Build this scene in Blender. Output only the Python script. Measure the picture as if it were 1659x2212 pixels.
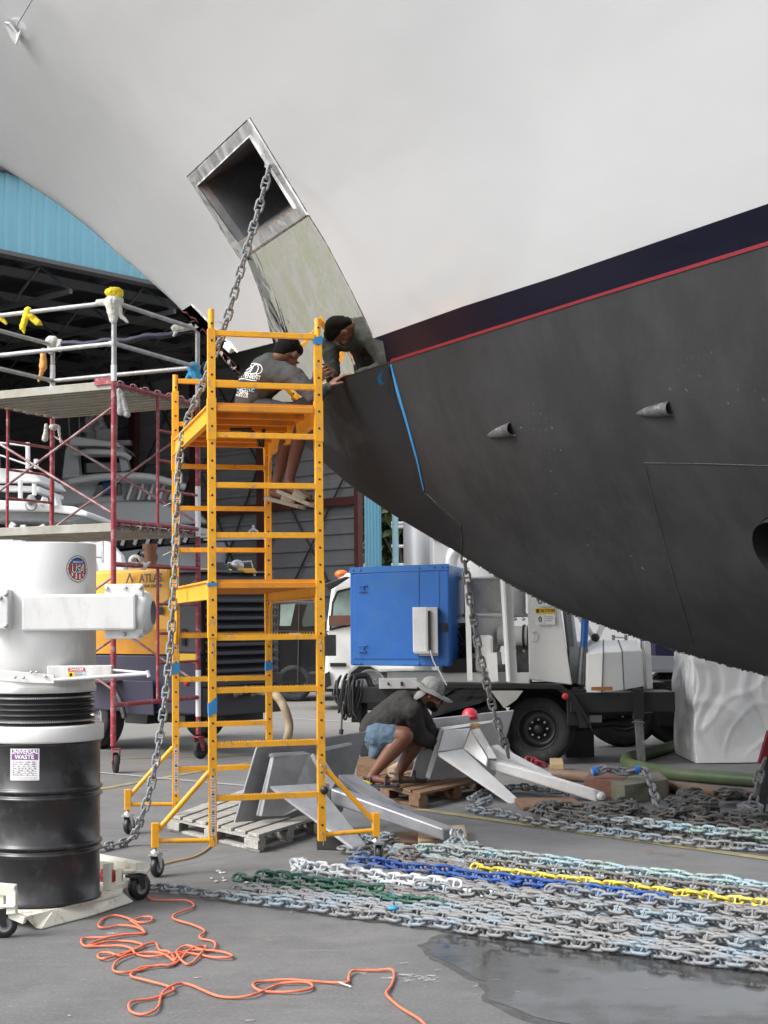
import bpy, bmesh, math, random
import numpy as np
from mathutils import Vector, Matrix, noise
R=math.radians
random.seed(7)
for o in list(bpy.data.objects): bpy.data.objects.remove(o)
SC=bpy.context.scene; COL=SC.collection
# ---------------- camera ----------------
FPX=3220.0; HOR=1341.0; CH=1.46; ROLL=R(0.65)
PITCH=math.atan((HOR-1106)/FPX)
cd=bpy.data.cameras.new('camera'); cam=bpy.data.objects.new('camera',cd); COL.objects.link(cam)
cd.sensor_fit='VERTICAL'; cd.sensor_height=36; cd.lens=36*FPX/2212; cd.clip_end=2000; cd.clip_start=.05
CM=Matrix.Translation((0,0,CH))@Matrix.Rotation(PITCH,4,'X')@Matrix.Rotation(R(90),4,'X')@Matrix.Rotation(-ROLL,4,'Z')
cam.matrix_world=CM; SC.camera=cam
# ---------------- world, sun, exposure ----------------
SUN_EL=R(44); SUN_AZ=R(244)     # azimuth clockwise from +Y
W=bpy.data.worlds.new('World'); SC.world=W; W.use_nodes=True
nt=W.node_tree; bg=nt.nodes['Background']
sky=nt.nodes.new('ShaderNodeTexSky'); sky.sky_type='NISHITA'; sky.sun_disc=False
sky.sun_elevation=SUN_EL; sky.sun_rotation=SUN_AZ; sky.air_density=1.0; sky.dust_density=4.0; sky.ozone_density=1.0
hs=nt.nodes.new('ShaderNodeHueSaturation'); hs.inputs['Saturation'].default_value=.22
hs.inputs['Value'].default_value=1.0
# overcast cloud structure: soft brighter and greyer patches over the sky
tc=nt.nodes.new('ShaderNodeTexCoord'); nz=nt.nodes.new('ShaderNodeTexNoise'); nz.inputs['Scale'].default_value=2.2; nz.inputs['Detail'].default_value=5
rp=nt.nodes.new('ShaderNodeMapRange'); rp.inputs['From Min'].default_value=.3; rp.inputs['From Max'].default_value=.7; rp.inputs['To Min'].default_value=.75; rp.inputs['To Max'].default_value=1.25
mx=nt.nodes.new('ShaderNodeVectorMath'); mx.operation='SCALE'
nt.links.new(tc.outputs['Generated'],nz.inputs['Vector']); nt.links.new(nz.outputs['Fac'],rp.inputs['Value'])
nt.links.new(sky.outputs[0],hs.inputs['Color']); nt.links.new(hs.outputs[0],mx.inputs[0]); nt.links.new(rp.outputs[0],mx.inputs['Scale'])
nt.links.new(mx.outputs[0],bg.inputs['Color']); bg.inputs['Strength'].default_value=.15
sd=bpy.data.lights.new('sun','SUN'); sd.energy=1.05; sd.angle=R(22); sd.color=(1,.985,.965)
sun=bpy.data.objects.new('sun',sd); COL.objects.link(sun)
_d=Vector((math.sin(SUN_AZ)*math.cos(SUN_EL),math.cos(SUN_AZ)*math.cos(SUN_EL),math.sin(SUN_EL)))
sun.rotation_euler=(-_d).to_track_quat('-Z','Y').to_euler()
vs=SC.view_settings; vs.view_transform='Standard'; vs.look='None'; vs.exposure=1.1; vs.gamma=1; vs.use_curve_mapping=False
# ---------------- pixel rays -> world ----------------
CR=CM.to_3x3(); CO=CM.translation
def ray(x,y): return CR@Vector(((x-829.5)/FPX,(1106-y)/FPX,-1))
def P(x,y,Z):
    d=ray(x,y); return CO+d*(Z/d.y)
def G(x,y,z=0.0):
    d=ray(x,y); return CO+d*((z-CH)/d.z)
def V(*a): return Vector(a)
def zc(ox,oy,sc): return lambda x,y:((ox+x/sc)/1.852,(oy+y/sc)/1.852)
# ---------------- materials ----------------
MATS={}
def mat(name,col,rough=.6,metal=0,var=.12,vs_=6,bump=.0,bs=40,dirt=None,dirt_s=3,dirt_a=.0,coat=0,rv=.1,spec=None,stretch=None,trans=0):
    if name in MATS: return MATS[name]
    m=bpy.data.materials.new(name); m.use_nodes=True; t=m.node_tree; N=t.nodes; L=t.links
    b=N['Principled BSDF']; b.inputs['Roughness'].default_value=rough; b.inputs['Metallic'].default_value=metal
    if coat: b.inputs['Coat Weight'].default_value=coat; b.inputs['Coat Roughness'].default_value=.05
    if spec is not None: b.inputs['Specular IOR Level'].default_value=spec
    if trans: b.inputs['Transmission Weight'].default_value=trans
    tc=N.new('ShaderNodeTexCoord'); src=tc.outputs['Object']
    if stretch:
        mp=N.new('ShaderNodeMapping'); mp.inputs['Scale'].default_value=stretch; L.new(src,mp.inputs['Vector']); src=mp.outputs[0]
    n1=N.new('ShaderNodeTexNoise'); n1.inputs['Scale'].default_value=vs_; n1.inputs['Detail'].default_value=6; n1.inputs['Roughness'].default_value=.65; L.new(src,n1.inputs['Vector'])
    cr=N.new('ShaderNodeValToRGB'); e=cr.color_ramp.elements
    c=col
    e[0].position=.3; e[1].position=.7
    e[0].color=(c[0]*(1-var),c[1]*(1-var),c[2]*(1-var),1); e[1].color=(min(1,c[0]*(1+var)),min(1,c[1]*(1+var)),min(1,c[2]*(1+var)),1)
    L.new(n1.outputs['Fac'],cr.inputs['Fac']); out=cr.outputs['Color']
    if dirt and dirt_a>0:
        n2=N.new('ShaderNodeTexNoise'); n2.inputs['Scale'].default_value=dirt_s; n2.inputs['Detail'].default_value=8; n2.inputs['Roughness'].default_value=.7; L.new(src,n2.inputs['Vector'])
        r2=N.new('ShaderNodeMapRange'); r2.inputs['From Min'].default_value=.62-dirt_a*.3; r2.inputs['From Max'].default_value=.72; L.new(n2.outputs['Fac'],r2.inputs['Value'])
        mxx=N.new('ShaderNodeMix'); mxx.data_type='RGBA'; L.new(r2.outputs[0],mxx.inputs['Factor']); L.new(out,mxx.inputs[6]); mxx.inputs[7].default_value=(*dirt,1); out=mxx.outputs[2]
    L.new(out,b.inputs['Base Color'])
    if rv:
        r3=N.new('ShaderNodeMapRange'); r3.inputs['To Min'].default_value=max(0,rough-rv); r3.inputs['To Max'].default_value=min(1,rough+rv); L.new(n1.outputs['Fac'],r3.inputs['Value']); L.new(r3.outputs[0],b.inputs['Roughness'])
    if bump:
        n4=N.new('ShaderNodeTexNoise'); n4.inputs['Scale'].default_value=bs; n4.inputs['Detail'].default_value=4; L.new(src,n4.inputs['Vector'])
        bp=N.new('ShaderNodeBump'); bp.inputs['Strength'].default_value=bump; bp.inputs['Distance'].default_value=.01; L.new(n4.outputs['Fac'],bp.inputs['Height']); L.new(bp.outputs[0],b.inputs['Normal'])
    MATS[name]=m; return m
# ---------------- mesh builder ----------------
ROOT={}
class MB:
    def __init__(s): s.v=[]; s.f=[]; s.m=[]; s.sm=[]; s.cur=0
    def add(s,vs,fs,smooth=False,mi=None):
        b=len(s.v); s.v+= [Vector(v) for v in vs]
        for f in fs: s.f.append([b+i for i in f]); s.m.append(s.cur if mi is None else mi); s.sm.append(smooth)
        return s
    def box(s,c,size,rot=None,mi=None):
        c=Vector(c); x,y,z=[a/2 for a in size]
        pts=[Vector((i*x,j*y,k*z)) for k in(-1,1) for j in(-1,1) for i in(-1,1)]
        if rot is not None: pts=[rot@p for p in pts]
        return s.add([p+c for p in pts],[(0,2,3,1),(4,5,7,6),(0,1,5,4),(2,6,7,3),(0,4,6,2),(1,3,7,5)],mi=mi)
    def hexa(s,p,mi=None):  # 4 bottom ccw, 4 top
        return s.add(p,[(3,2,1,0),(4,5,6,7),(0,1,5,4),(1,2,6,5),(2,3,7,6),(3,0,4,7)],mi=mi)
    def beam(s,p,q,w,h,up=(0,0,1),mi=None):
        p=Vector(p);q=Vector(q);d=(q-p).normalized(); u=Vector(up)
        if abs(d.dot(u))>.98: u=Vector((1,0,0))
        a=d.cross(u).normalized()*w/2; b=a.cross(d).normalized()*h/2
        return s.add([p-a-b,p+a-b,p+a+b,p-a+b,q-a-b,q+a-b,q+a+b,q-a+b],[(3,2,1,0),(4,5,6,7),(0,1,5,4),(1,2,6,5),(2,3,7,6),(3,0,4,7)],mi=mi)
    def tube(s,p,q,r,n=12,r2=None,cap=True,mi=None):
        return s.path([p,q],r if r2 is None else [r,r2],n,cap,mi)
    def path(s,pts,r,n=10,cap=True,mi=None):
        pts=[Vector(p) for p in pts]; k=len(pts); rr=r if isinstance(r,(list,tuple)) else [r]*k
        vs=[];fs=[]; u=None
        for i,p in enumerate(pts):
            d=(pts[min(i+1,k-1)]-pts[max(i-1,0)])
            if d.length<1e-9: d=Vector((0,0,1))
            d.normalize()
            if u is None:
                u=Vector((0,0,1)) if abs(d.z)<.9 else Vector((1,0,0))
            a=d.cross(u).normalized(); u2=a.cross(d).normalized(); u=u2
            for j in range(n):
                t=2*math.pi*j/n; vs.append(p+(a*math.cos(t)+u2*math.sin(t))*rr[i])
        for i in range(k-1):
            for j in range(n):
                j2=(j+1)%n; fs.append((i*n+j2,i*n+j,(i+1)*n+j,(i+1)*n+j2))
        b=len(s.v); s.add(vs,fs,True,mi)
        if cap: s.add([vs[j] for j in range(n)]+[vs[(k-1)*n+j] for j in range(n)],[tuple(range(n)),tuple(range(2*n-1,n-1,-1))],False,mi)
        return s
    def lathe(s,prof,c=(0,0,0),n=48,axis=None,smooth=True,mi=None,a0=0,a1=2*math.pi):
        c=Vector(c); vs=[];fs=[];k=len(prof)
        M=Matrix.Identity(3) if axis is None else Vector(axis).to_track_quat('Z','Y').to_matrix()
        full=abs(a1-a0-2*math.pi)<1e-6; nn=n if full else n+1
        for (r,z) in prof:
            for j in range(nn):
                t=a0+(a1-a0)*j/n; vs.append(c+M@Vector((r*math.cos(t),r*math.sin(t),z)))
        for i in range(k-1):
            for j in range(n):
                j2=(j+1)%nn; fs.append((i*nn+j,i*nn+j2,(i+1)*nn+j2,(i+1)*nn+j))
        return s.add(vs,fs,smooth,mi)
    def prism(s,poly,off,mi=None,mi2=None):  # planar polygon (3D pts), extruded by vector
        poly=[Vector(p) for p in poly]; off=Vector(off); n=len(poly)
        s.add(poly+[p+off for p in poly],[tuple(range(n)),tuple(range(2*n-1,n-1,-1))]+[((i+1)%n,i,n+i,n+(i+1)%n) for i in range(n)],mi=mi)
        return s
    def ball(s,c,r,sub=None,n=12,mi=None):
        c=Vector(c); r=(r,r,r) if not isinstance(r,(tuple,list,Vector)) else r
        k=n//2+1; vs=[c+Vector((0,0,-r[2]))]; fs=[]
        for i in range(1,k):
            ph=-math.pi/2+math.pi*i/k
            for j in range(n):
                t=2*math.pi*j/n; vs.append(c+Vector((math.cos(ph)*math.cos(t)*r[0],math.cos(ph)*math.sin(t)*r[1],math.sin(ph)*r[2])))
        vs.append(c+Vector((0,0,r[2])))
        for j in range(n): fs.append((0,1+(j+1)%n,1+j)); fs.append((len(vs)-1,1+(k-2)*n+j,1+(k-2)*n+(j+1)%n))
        for i in range(k-2):
            for j in range(n): a=1+i*n+j; b=1+i*n+(j+1)%n; fs.append((a,b,b+n,a+n))
        return s.add(vs,fs,True,mi)
    def xf(s,M):
        s.v=[M@v for v in s.v]; return s
    def build(s,name,mats,parent=None,bevel=0,label=None,sub=0,fix=True):
        me=bpy.data.meshes.new(name); off=Vector((0,0,0))
        if parent is not None: off=ROOT.get(parent.name,Vector((0,0,0)))
        me.from_pydata([tuple(v-off) for v in s.v],[],s.f)
        if not isinstance(mats,(list,tuple)): mats=[mats]
        for m in mats: me.materials.append(m)
        me.polygons.foreach_set('material_index',s.m); me.polygons.foreach_set('use_smooth',s.sm)
        if fix:
            bm=bmesh.new(); bm.from_mesh(me); bmesh.ops.recalc_face_normals(bm,faces=bm.faces); bm.to_mesh(me); bm.free()
        me.update()
        o=bpy.data.objects.new(name,me); COL.objects.link(o)
        if parent is not None: o.parent=parent; ROOT[o.name]=off
        else: ROOT[o.name]=Vector((0,0,0))
        if bevel:
            md=o.modifiers.new('bevel','BEVEL'); md.width=bevel; md.segments=2; md.limit_method='ANGLE'; md.angle_limit=R(40)
        if label: o['label']=label
        return o
def tag(o,label,cat,group=None,kind=None):
    if label: o['label']=label
    if cat: o['category']=cat
    if group: o['group']=group
    if kind: o['kind']=kind
    return o
def thing(name,label,cat,loc=(0,0,0),group=None):
    o=bpy.data.objects.new(name,None); COL.objects.link(o); o.location=Vector(loc); o.empty_display_size=.1
    tag(o,label,cat,group); ROOT[o.name]=Vector(loc); return o
def text2d(s,size,depth=.001,font_w=1.0,res=3,off=.018):
    cu=bpy.data.curves.new('t','FONT'); cu.body=s; cu.size=size; cu.align_x='CENTER'; cu.align_y='CENTER'; cu.resolution_u=res; cu.extrude=depth; cu.offset=size*off
    o=bpy.data.objects.new('t',cu); COL.objects.link(o); bpy.context.view_layer.update()
    dg=bpy.context.evaluated_depsgraph_get(); me=bpy.data.meshes.new_from_object(o.evaluated_get(dg))
    vs=[Vector((v.co.x*font_w,v.co.y,v.co.z)) for v in me.vertices]; fs=[tuple(p.vertices) for p in me.polygons]
    bpy.data.objects.remove(o); bpy.data.curves.remove(cu); bpy.data.meshes.remove(me); return vs,fs
def frame3(origin,xdir,ydir):
    x=Vector(xdir).normalized(); y=Vector(ydir); y=(y-x*y.dot(x)).normalized(); z=x.cross(y)
    M=Matrix((x,y,z)).transposed().to_4x4(); M.translation=Vector(origin); return M
def mesh_text(mb,s,size,M,depth=.001,w=1.0,mi=None):
    vs,fs=text2d(s,size,depth,w); mb.add([M@v for v in vs],fs,mi=mi); return mb
def organic(name,mb,mats,parent,voxel=.008,smooth=6,label=None,disp=0,dsize=.05,dens=1):
    """one continuous skin grown over overlapping closed volumes"""
    o=mb.build(name,mats,parent,label=label)
    r=o.modifiers.new('remesh','REMESH'); r.mode='VOXEL'; r.voxel_size=voxel; r.use_smooth_shade=True
    if smooth: s_=o.modifiers.new('smooth','SMOOTH'); s_.factor=.6; s_.iterations=smooth
    if disp:
        tx=bpy.data.textures.new(name+'_folds','CLOUDS'); tx.noise_scale=dsize; tx.noise_depth=2
        d=o.modifiers.new('folds','DISPLACE'); d.texture=tx; d.strength=disp; d.texture_coords='LOCAL'
    return o
def capsule(mb,p,q,r1,r2,n=14):
    p=Vector(p);q=Vector(q); d=q-p; L=max(d.length,1e-4); pr=[]
    for i in range(5): a=math.pi/2*(1-i/4); pr.append((r1*math.cos(a)+1e-5,-r1*math.sin(a)))
    for i in range(5): a=math.pi/2*(i/4); pr.append((r2*math.cos(a)+1e-5,L+r2*math.sin(a)))
    mb.lathe(pr,p,n,axis=d); return mb
def bez(pts,n=8):
    """catmull-rom"""
    pts=[Vector(p) for p in pts]; out=[]
    for i in range(len(pts)-1):
        p0=pts[max(i-1,0)];p1=pts[i];p2=pts[i+1];p3=pts[min(i+2,len(pts)-1)]
        for k in range(n):
            t=k/n; out.append(.5*((2*p1)+(p2-p0)*t+(2*p0-5*p1+4*p2-p3)*t*t+(3*p1-p0-3*p2+p3)*t**3))
    out.append(pts[-1]); return out
def each(name,m,parent,items,fn,bevel=0):
    for it in items:
        q=MB(); fn(q,it); q.build(name,m,parent,bevel=bevel)
# common materials
M_yel=mat('yellow_powdercoat',(.78,.365,.014),.47,var=.13,vs_=4,dirt=(.30,.22,.15),dirt_a=.30,dirt_s=17,bump=.08)
M_hole=mat('dark_hole',(.02,.015,.01),.8)
M_black=mat('black_paint',(.018,.018,.019),.42,bump=.05,bs=60)
M_rubber=mat('rubber',(.022,.022,.024),.75,var=.2,bump=.1,bs=80,dirt=(.08,.075,.07),dirt_a=.3,dirt_s=8)
M_white=mat('white_paint',(.64,.64,.635),.38,var=.05,dirt=(.46,.44,.40),dirt_a=.22,dirt_s=3.5,stretch=(1,1,.35))
M_zinc=mat('zinc_steel',(.55,.55,.56),.35,metal=.9,var=.15,vs_=20)
M_galv=mat('galvanised_tube',(.36,.36,.36),.5,metal=.35,var=.2,vs_=9,dirt=(.62,.6,.57),dirt_a=.25,dirt_s=7)
M_red=mat('red_scaffold_paint',(.27,.028,.04),.5,var=.25,vs_=10,dirt=(.42,.34,.33),dirt_a=.33,dirt_s=12,bump=.1)
M_blue_tape=mat('blue_tape',(.03,.19,.42),.7,var=.1)
# ================= setting: ground =================
def ground_mat():
    m=bpy.data.materials.new('yard_concrete'); m.use_nodes=True; t=m.node_tree; N=t.nodes; L=t.links; b=N['Principled BSDF']
    tc=N.new('ShaderNodeTexCoord'); mp=N.new('ShaderNodeMapping'); L.new(tc.outputs['Object'],mp.inputs['Vector']); mp.inputs['Rotation'].default_value=(0,0,R(-25))
    def noi(s,d=6,r=.6,vec=None):
        n=N.new('ShaderNodeTexNoise'); n.inputs['Scale'].default_value=s; n.inputs['Detail'].default_value=d; n.inputs['Roughness'].default_value=r; L.new(vec or mp.outputs[0],n.inputs['Vector']); return n.outputs['Fac']
    def rng(f,a,c,lo=0,hi=1):
        r=N.new('ShaderNodeMapRange'); r.inputs['From Min'].default_value=a; r.inputs['From Max'].default_value=c; r.inputs['To Min'].default_value=lo; r.inputs['To Max'].default_value=hi; L.new(f,r.inputs['Value']); return r.outputs[0]
    def mixc(f,a,c):
        x=N.new('ShaderNodeMix'); x.data_type='RGBA'; L.new(f,x.inputs['Factor'])
        for k,i in((a,6),(c,7)):
            if isinstance(k,tuple): x.inputs[i].default_value=(*k,1)
            else: L.new(k,x.inputs[i])
        return x.outputs[2]
    base=mixc(rng(noi(.35,8,.7),.35,.65),(.105,.107,.11),(.175,.174,.171))
    base=mixc(rng(noi(.9,7,.75),.56,.66,0,.55),base,(.075,.076,.078))
    base=mixc(rng(noi(2.2,8,.7),.4,.75,0,.8),base,(.08,.081,.083))
    # streaky scrub marks along one direction
    mp2=N.new('ShaderNodeMapping'); mp2.inputs['Scale'].default_value=(1,9,1); mp2.inputs['Rotation'].default_value=(0,0,R(20)); L.new(tc.outputs['Object'],mp2.inputs['Vector'])
    base=mixc(rng(noi(1.6,8,.75,mp2.outputs[0]),.54,.8,0,.38),base,(.3,.3,.29))
    base=mixc(rng(noi(60,3,.5),.5,.8,0,.35),base,(.3,.3,.3))
    base=mixc(rng(noi(9,6,.8),.64,.72,0,.6),base,(.36,.36,.36))
    base=mixc(rng(noi(5.3,7,.85),.60,.70,0,.6),base,(.06,.058,.055))
    # warm dusty concrete further away
    sx=N.new('ShaderNodeSeparateXYZ'); L.new(tc.outputs['Object'],sx.inputs[0])
    base=mixc(rng(sx.outputs['Y'],12,19,0,.75),base,(.23,.218,.20))
    # slab joints
    br=N.new('ShaderNodeTexBrick'); br.offset=0; br.inputs['Scale'].default_value=1; br.inputs['Brick Width'].default_value=4.1; br.inputs['Row Height'].default_value=4.1; br.inputs['Mortar Size'].default_value=.006; br.inputs['Mortar Smooth'].default_value=.3
    mp3=N.new('ShaderNodeMapping'); mp3.inputs['Rotation'].default_value=(0,0,R(-52)); mp3.inputs['Location'].default_value=(.9,1.6,0); L.new(tc.outputs['Object'],mp3.inputs['Vector']); L.new(mp3.outputs[0],br.inputs['Vector'])
    base=mixc(rng(br.outputs['Fac'],0,1,0,.8),base,(.03,.03,.03))
    # hairline cracks
    vo=N.new('ShaderNodeTexVoronoi'); vo.feature='DISTANCE_TO_EDGE'; vo.inputs['Scale'].default_value=.55
    vm=N.new('ShaderNodeVectorMath'); vm.operation='ADD'; nn=N.new('ShaderNodeTexNoise'); nn.inputs['Scale'].default_value=2.5; nn.inputs['Detail'].default_value=5; L.new(mp.outputs[0],nn.inputs['Vector']); L.new(mp.outputs[0],vm.inputs[0]); L.new(nn.outputs['Color'],vm.inputs[1]); L.new(vm.outputs[0],vo.inputs['Vector'])
    base=mixc(rng(vo.outputs['Distance'],.0,.0035,.35,0),base,(.05,.05,.05))
    L.new(base,b.inputs['Base Color'])
    L.new(rng(noi(1.5),.3,.7,.55,.85),b.inputs['Roughness'])
    bp=N.new('ShaderNodeBump'); bp.inputs['Strength'].default_value=.25; bp.inputs['Distance'].default_value=.004; L.new(noi(45,6,.7),bp.inputs['Height']); L.new(bp.outputs[0],b.inputs['Normal'])
    return m
g=MB(); g.add([(-500,-300,0),(500,-300,0),(500,900,0),(-500,900,0)],[(0,1,2,3)])
tag(g.build('ground',ground_mat()),None,None,kind='structure')
q=MB(); q.add([(-4.3,-18,.006),(-4.3,12.5,.006),(-42,12.5,.006),(-42,-18,.006)],[(0,1,2,3)])  # pale sheet added out of view to bounce light onto bow and wear plate
tag(q.build('bounce_apron',mat('pale_bounce_apron',(.50,.50,.48),.8,var=.1,vs_=1.5,dirt=(.32,.32,.30),dirt_a=.4,dirt_s=.8)),None,None,kind='structure')
# painted lines, thin sheets on the ground
M_yline=mat('worn_yellow_paint',(.33,.28,.10),.7,var=.35,vs_=5,dirt=(.15,.15,.14),dirt_a=.9,dirt_s=6)
M_wline=mat('worn_white_paint',(.42,.42,.41),.7,var=.3,vs_=5,dirt=(.15,.15,.14),dirt_a=.8,dirt_s=5)
def line(a,b,w,m,z=.004):
    a=G(*a);b=G(*b); d=(b-a).normalized(); n=Vector((-d.y,d.x,0))*w/2; q=MB(); up=Vector((0,0,z))
    k=24; vs=[];fs=[]
    for i in range(k+1):
        p=a+(b-a)*(i/k); j=.15*w
        vs+=[p-n+up+n*random.uniform(-.15,.15),p+n+up+n*random.uniform(-.15,.15)]
    for i in range(k): fs.append((2*i,2*i+2,2*i+3,2*i+1))
    q.add(vs,fs); tag(q.build('painted_line',m),None,None,kind='structure')
line((900,1748),(1800,1876),.10,M_yline); line((205,1707),(585,1640),.09,M_yline,.0044); line((200,1668),(640,1708),.07,M_wline,.0048); line((240,1640),(760,1625),.07,M_yline,.0052)
line((520,1545),(760,1560),.10,M_wline); line((250,1520),(640,1528),.12,M_wline,.0044)
# stains: thin sheets of dried paint and spilled dust
def blob(px,py,rx,ry,m,name,z,n=40,rough=.3,seed=1,kind='structure'):
    rnd=random.Random(seed); c=G(px,py); a=(G(px+rx,py)-c).length; b=(G(px,py-ry)-c).length
    q=MB(); vs=[]
    for i in range(n):
        t=2*math.pi*i/n; k=1+rough*(noise.noise(Vector((math.cos(t)*1.7,math.sin(t)*1.7,seed*3.1)))*1.6+rnd.uniform(-.18,.18))
        vs.append(c+Vector((math.cos(t)*a*k,math.sin(t)*b*k,z)))
    q.add(vs,[tuple(range(n))]); return tag(q.build(name,m),None,None,kind=kind)
M_dust=mat('white_dust',(.55,.55,.54),.9,var=.2,dirt=(.2,.2,.2),dirt_a=1.1,dirt_s=25)
M_rust=mat('rust_stain',(.26,.15,.10),.8,var=.2,dirt=(.16,.15,.15),dirt_a=.8,dirt_s=6)
def patchy(m,lo=.48,hi=.6,s=14):
    t=m.node_tree; N=t.nodes; L=t.links; b=N['Principled BSDF']; tc=N.new('ShaderNodeTexCoord'); n=N.new('ShaderNodeTexNoise'); n.inputs['Scale'].default_value=s; n.inputs['Detail'].default_value=8; n.inputs['Roughness'].default_value=.75; L.new(tc.outputs['Object'],n.inputs['Vector'])
    r=N.new('ShaderNodeMapRange'); r.inputs['From Min'].default_value=lo; r.inputs['From Max'].default_value=hi; r.inputs['To Max'].default_value=.85; L.new(n.outputs['Fac'],r.inputs['Value']); L.new(r.outputs[0],b.inputs['Alpha'])
patchy(M_dust,.46,.6,16); patchy(M_rust,.45,.75,5)
blob(893,2115,42,9,M_dust,'dust_patch',.004,rough=.9,seed=3); blob(800,2100,22,6,M_dust,'dust_patch',.0045,rough=.9,seed=5)
blob(246,2018,16,7,M_dust,'dust_patch',.005,rough=.7,seed=9); blob(1420,1842,60,7,M_rust,'rust_stain',.004,rough=.6,seed=11)
for i in range(60):
    rr=random.Random(i); blob(rr.uniform(0,1650),rr.uniform(1900,2212),rr.uniform(2,9),rr.uniform(.5,2),M_dust,'dust_patch',.0041+i*.00003,n=9,rough=.9,seed=i+20)
# wet patch
def wet():
    m=bpy.data.materials.new('wet_concrete'); m.use_nodes=True; t=m.node_tree; N=t.nodes; L=t.links; b=N['Principled BSDF']; b.inputs['IOR'].default_value=1.28
    tc=N.new('ShaderNodeTexCoord'); n=N.new('ShaderNodeTexNoise'); n.inputs['Scale'].default_value=1.6; n.inputs['Detail'].default_value=8; n.inputs['Roughness'].default_value=.65; L.new(tc.outputs['Object'],n.inputs['Vector'])
    cr=N.new('ShaderNodeValToRGB'); cr.color_ramp.elements[0].color=(.038,.039,.040,1); cr.color_ramp.elements[1].color=(.085,.085,.086,1); cr.color_ramp.elements[0].position=.35; cr.color_ramp.elements[1].position=.7
    L.new(n.outputs['Fac'],cr.inputs[0]); L.new(cr.outputs[0],b.inputs['Base Color'])
    r=N.new('ShaderNodeMapRange'); r.inputs['From Min'].default_value=.42; r.inputs['From Max'].default_value=.62; r.inputs['To Min'].default_value=.04; r.inputs['To Max'].default_value=.4; L.new(n.outputs['Fac'],r.inputs['Value']); L.new(r.outputs[0],b.inputs['Roughness'])
    n2=N.new('ShaderNodeTexNoise'); n2.inputs['Scale'].default_value=30; L.new(tc.outputs['Object'],n2.inputs['Vector']); bp=N.new('ShaderNodeBump'); bp.inputs['Strength'].default_value=.06; bp.inputs['Distance'].default_value=.003; L.new(n2.outputs['Fac'],bp.inputs['Height']); L.new(bp.outputs[0],b.inputs['Normal'])
    return m
pud=[(918,2046),(945,2040),(965,2020),(1010,2005),(1060,1985),(1200,1975),(1500,1990),(1900,2020),(1900,2400),(1500,2350),(1380,2255),(1300,2225),(1260,2216),(1200,2205),(1120,2180),(1060,2157),(1046,2120),(1010,2098),(960,2078),(930,2060)]
pp=[G(x,y,.003) for x,y in pud]; pp2=[]
for i in range(len(pp)):
    a=pp[i];b=pp[(i+1)%len(pp)]
    for k in range(8):
        p=a.lerp(b,k/8); nn=noise.noise_vector(p*6)*.03+noise.noise_vector(p*22)*.012; pp2.append(Vector((p.x+nn.x,p.y+nn.y,.003)))
q=MB(); q.add(pp2,[tuple(range(len(pp2)))]); tag(q.build('puddle',wet()),None,None,kind='structure')
cc=sum(pp2,Vector())/len(pp2); q=MB(); q.add([Vector((p.x+(p-cc).normalized().x*(.05+.06*noise.noise(p*3)),p.y+(p-cc).normalized().y*(.05+.06*noise.noise(p*3)),.0022)) for p in pp2],[tuple(range(len(pp2)))])
M_damp=mat('damp_concrete',(.085,.086,.088),.6,var=.2,vs_=5); patchy(M_damp,.3,.62,9); tag(q.build('damp_ground',M_damp),None,None,kind='structure')

# ================= yacht hull (bow of the big boat) =================
U=Vector((.7071,-.7071,0)); NN=Vector((-.7071,-.7071,0))
A0=P(600,872,11.06); WLZ=A0.z; A0=Vector((A0.x,A0.y,0))
def sbz(p): r=p-A0; return r.x*U.x+r.y*U.y, r.x*NN.x+r.y*NN.y, p.z
def cplane(x,y):   # pixel ray hits the centre plane
    d=ray(x,y); n=NN; t=(A0-CO).dot(n)/d.dot(n); return CO+d*t
CONT=[(0,358),(125,440),(200,498),(260,552),(342,622),(395,672),(450,738),(512,811),(560,858),(600,900),(650,952),(698,999),(760,1052),(845,1110),(920,1155),(1000,1200),(1100,1262),(1200,1312),(1300,1350),(1400,1385),(1500,1418),(1659,1460),(1800,1490)]
prof=[]
for x,y in CONT:
    s,b,z=sbz(cplane(x,y)); prof.append((z,s))
z0,s0=prof[0]; z1,s1=prof[1]; sl=(s0-s1)/(z0-z1)
prof=[(z0+3,s0+sl*3*.9),(z0+1.5,s0+sl*1.5*.95)]+prof
zl,sl_=prof[-1]; prof+=[(zl-.25,sl_+2.0),(zl-.4,sl_+6),(zl-.5,sl_+14)]
prof.sort(); PZ=np.array([a for a,b in prof]); PS=np.array([b for a,b in prof])
ZMIN,ZMAX=PZ[0],PZ[-1]-.3
def s_st(z): return float(np.interp(z,PZ,PS))
def hb(s,z):
    d=s-s_st(z)
    if d<=0: return d*2
    if z>=WLZ: B=2.4+.45*(z-WLZ); k=.369*(1+.10*(z-WLZ))/B
    else: B=2.4; k=.369/B
    r=B*math.tanh(k*d)
    return r+.02*(1-math.exp(-d/.05))
def HP(s,z,b=None):
    if b is None: b=hb(s,z)
    p=A0+U*s+NN*b; return Vector((p.x,p.y,z))
def hit(x,y,off=0.0):
    d=ray(x,y); d=d/d.y; lo=None; t=3.5; pf=None
    while t<20:
        p=CO+d*t; s,b,z=sbz(p); f=b-(hb(s,z) if z>ZMIN else -5)
        if pf is not None and f<=0:
            a,c=t-.1,t
            for _ in range(18):
                mth=(a+c)/2; p=CO+d*mth; s,b,z=sbz(p)
                if b-hb(s,z)>0: a=mth
                else: c=mth
            p=CO+d*a; break
        pf=f; t+=.1
    else: p=cplane(x,y)
    if off: p=p+hn(p)*off
    return p
def hn(p):
    s,b,z=sbz(p); e=.02
    ds=(hb(s+e,z)-hb(s-e,z))/(2*e); dz=(hb(s,z+e)-hb(s,z-e))/(2*e)
    return (NN-U*ds-Vector((0,0,dz))).normalized()
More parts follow.
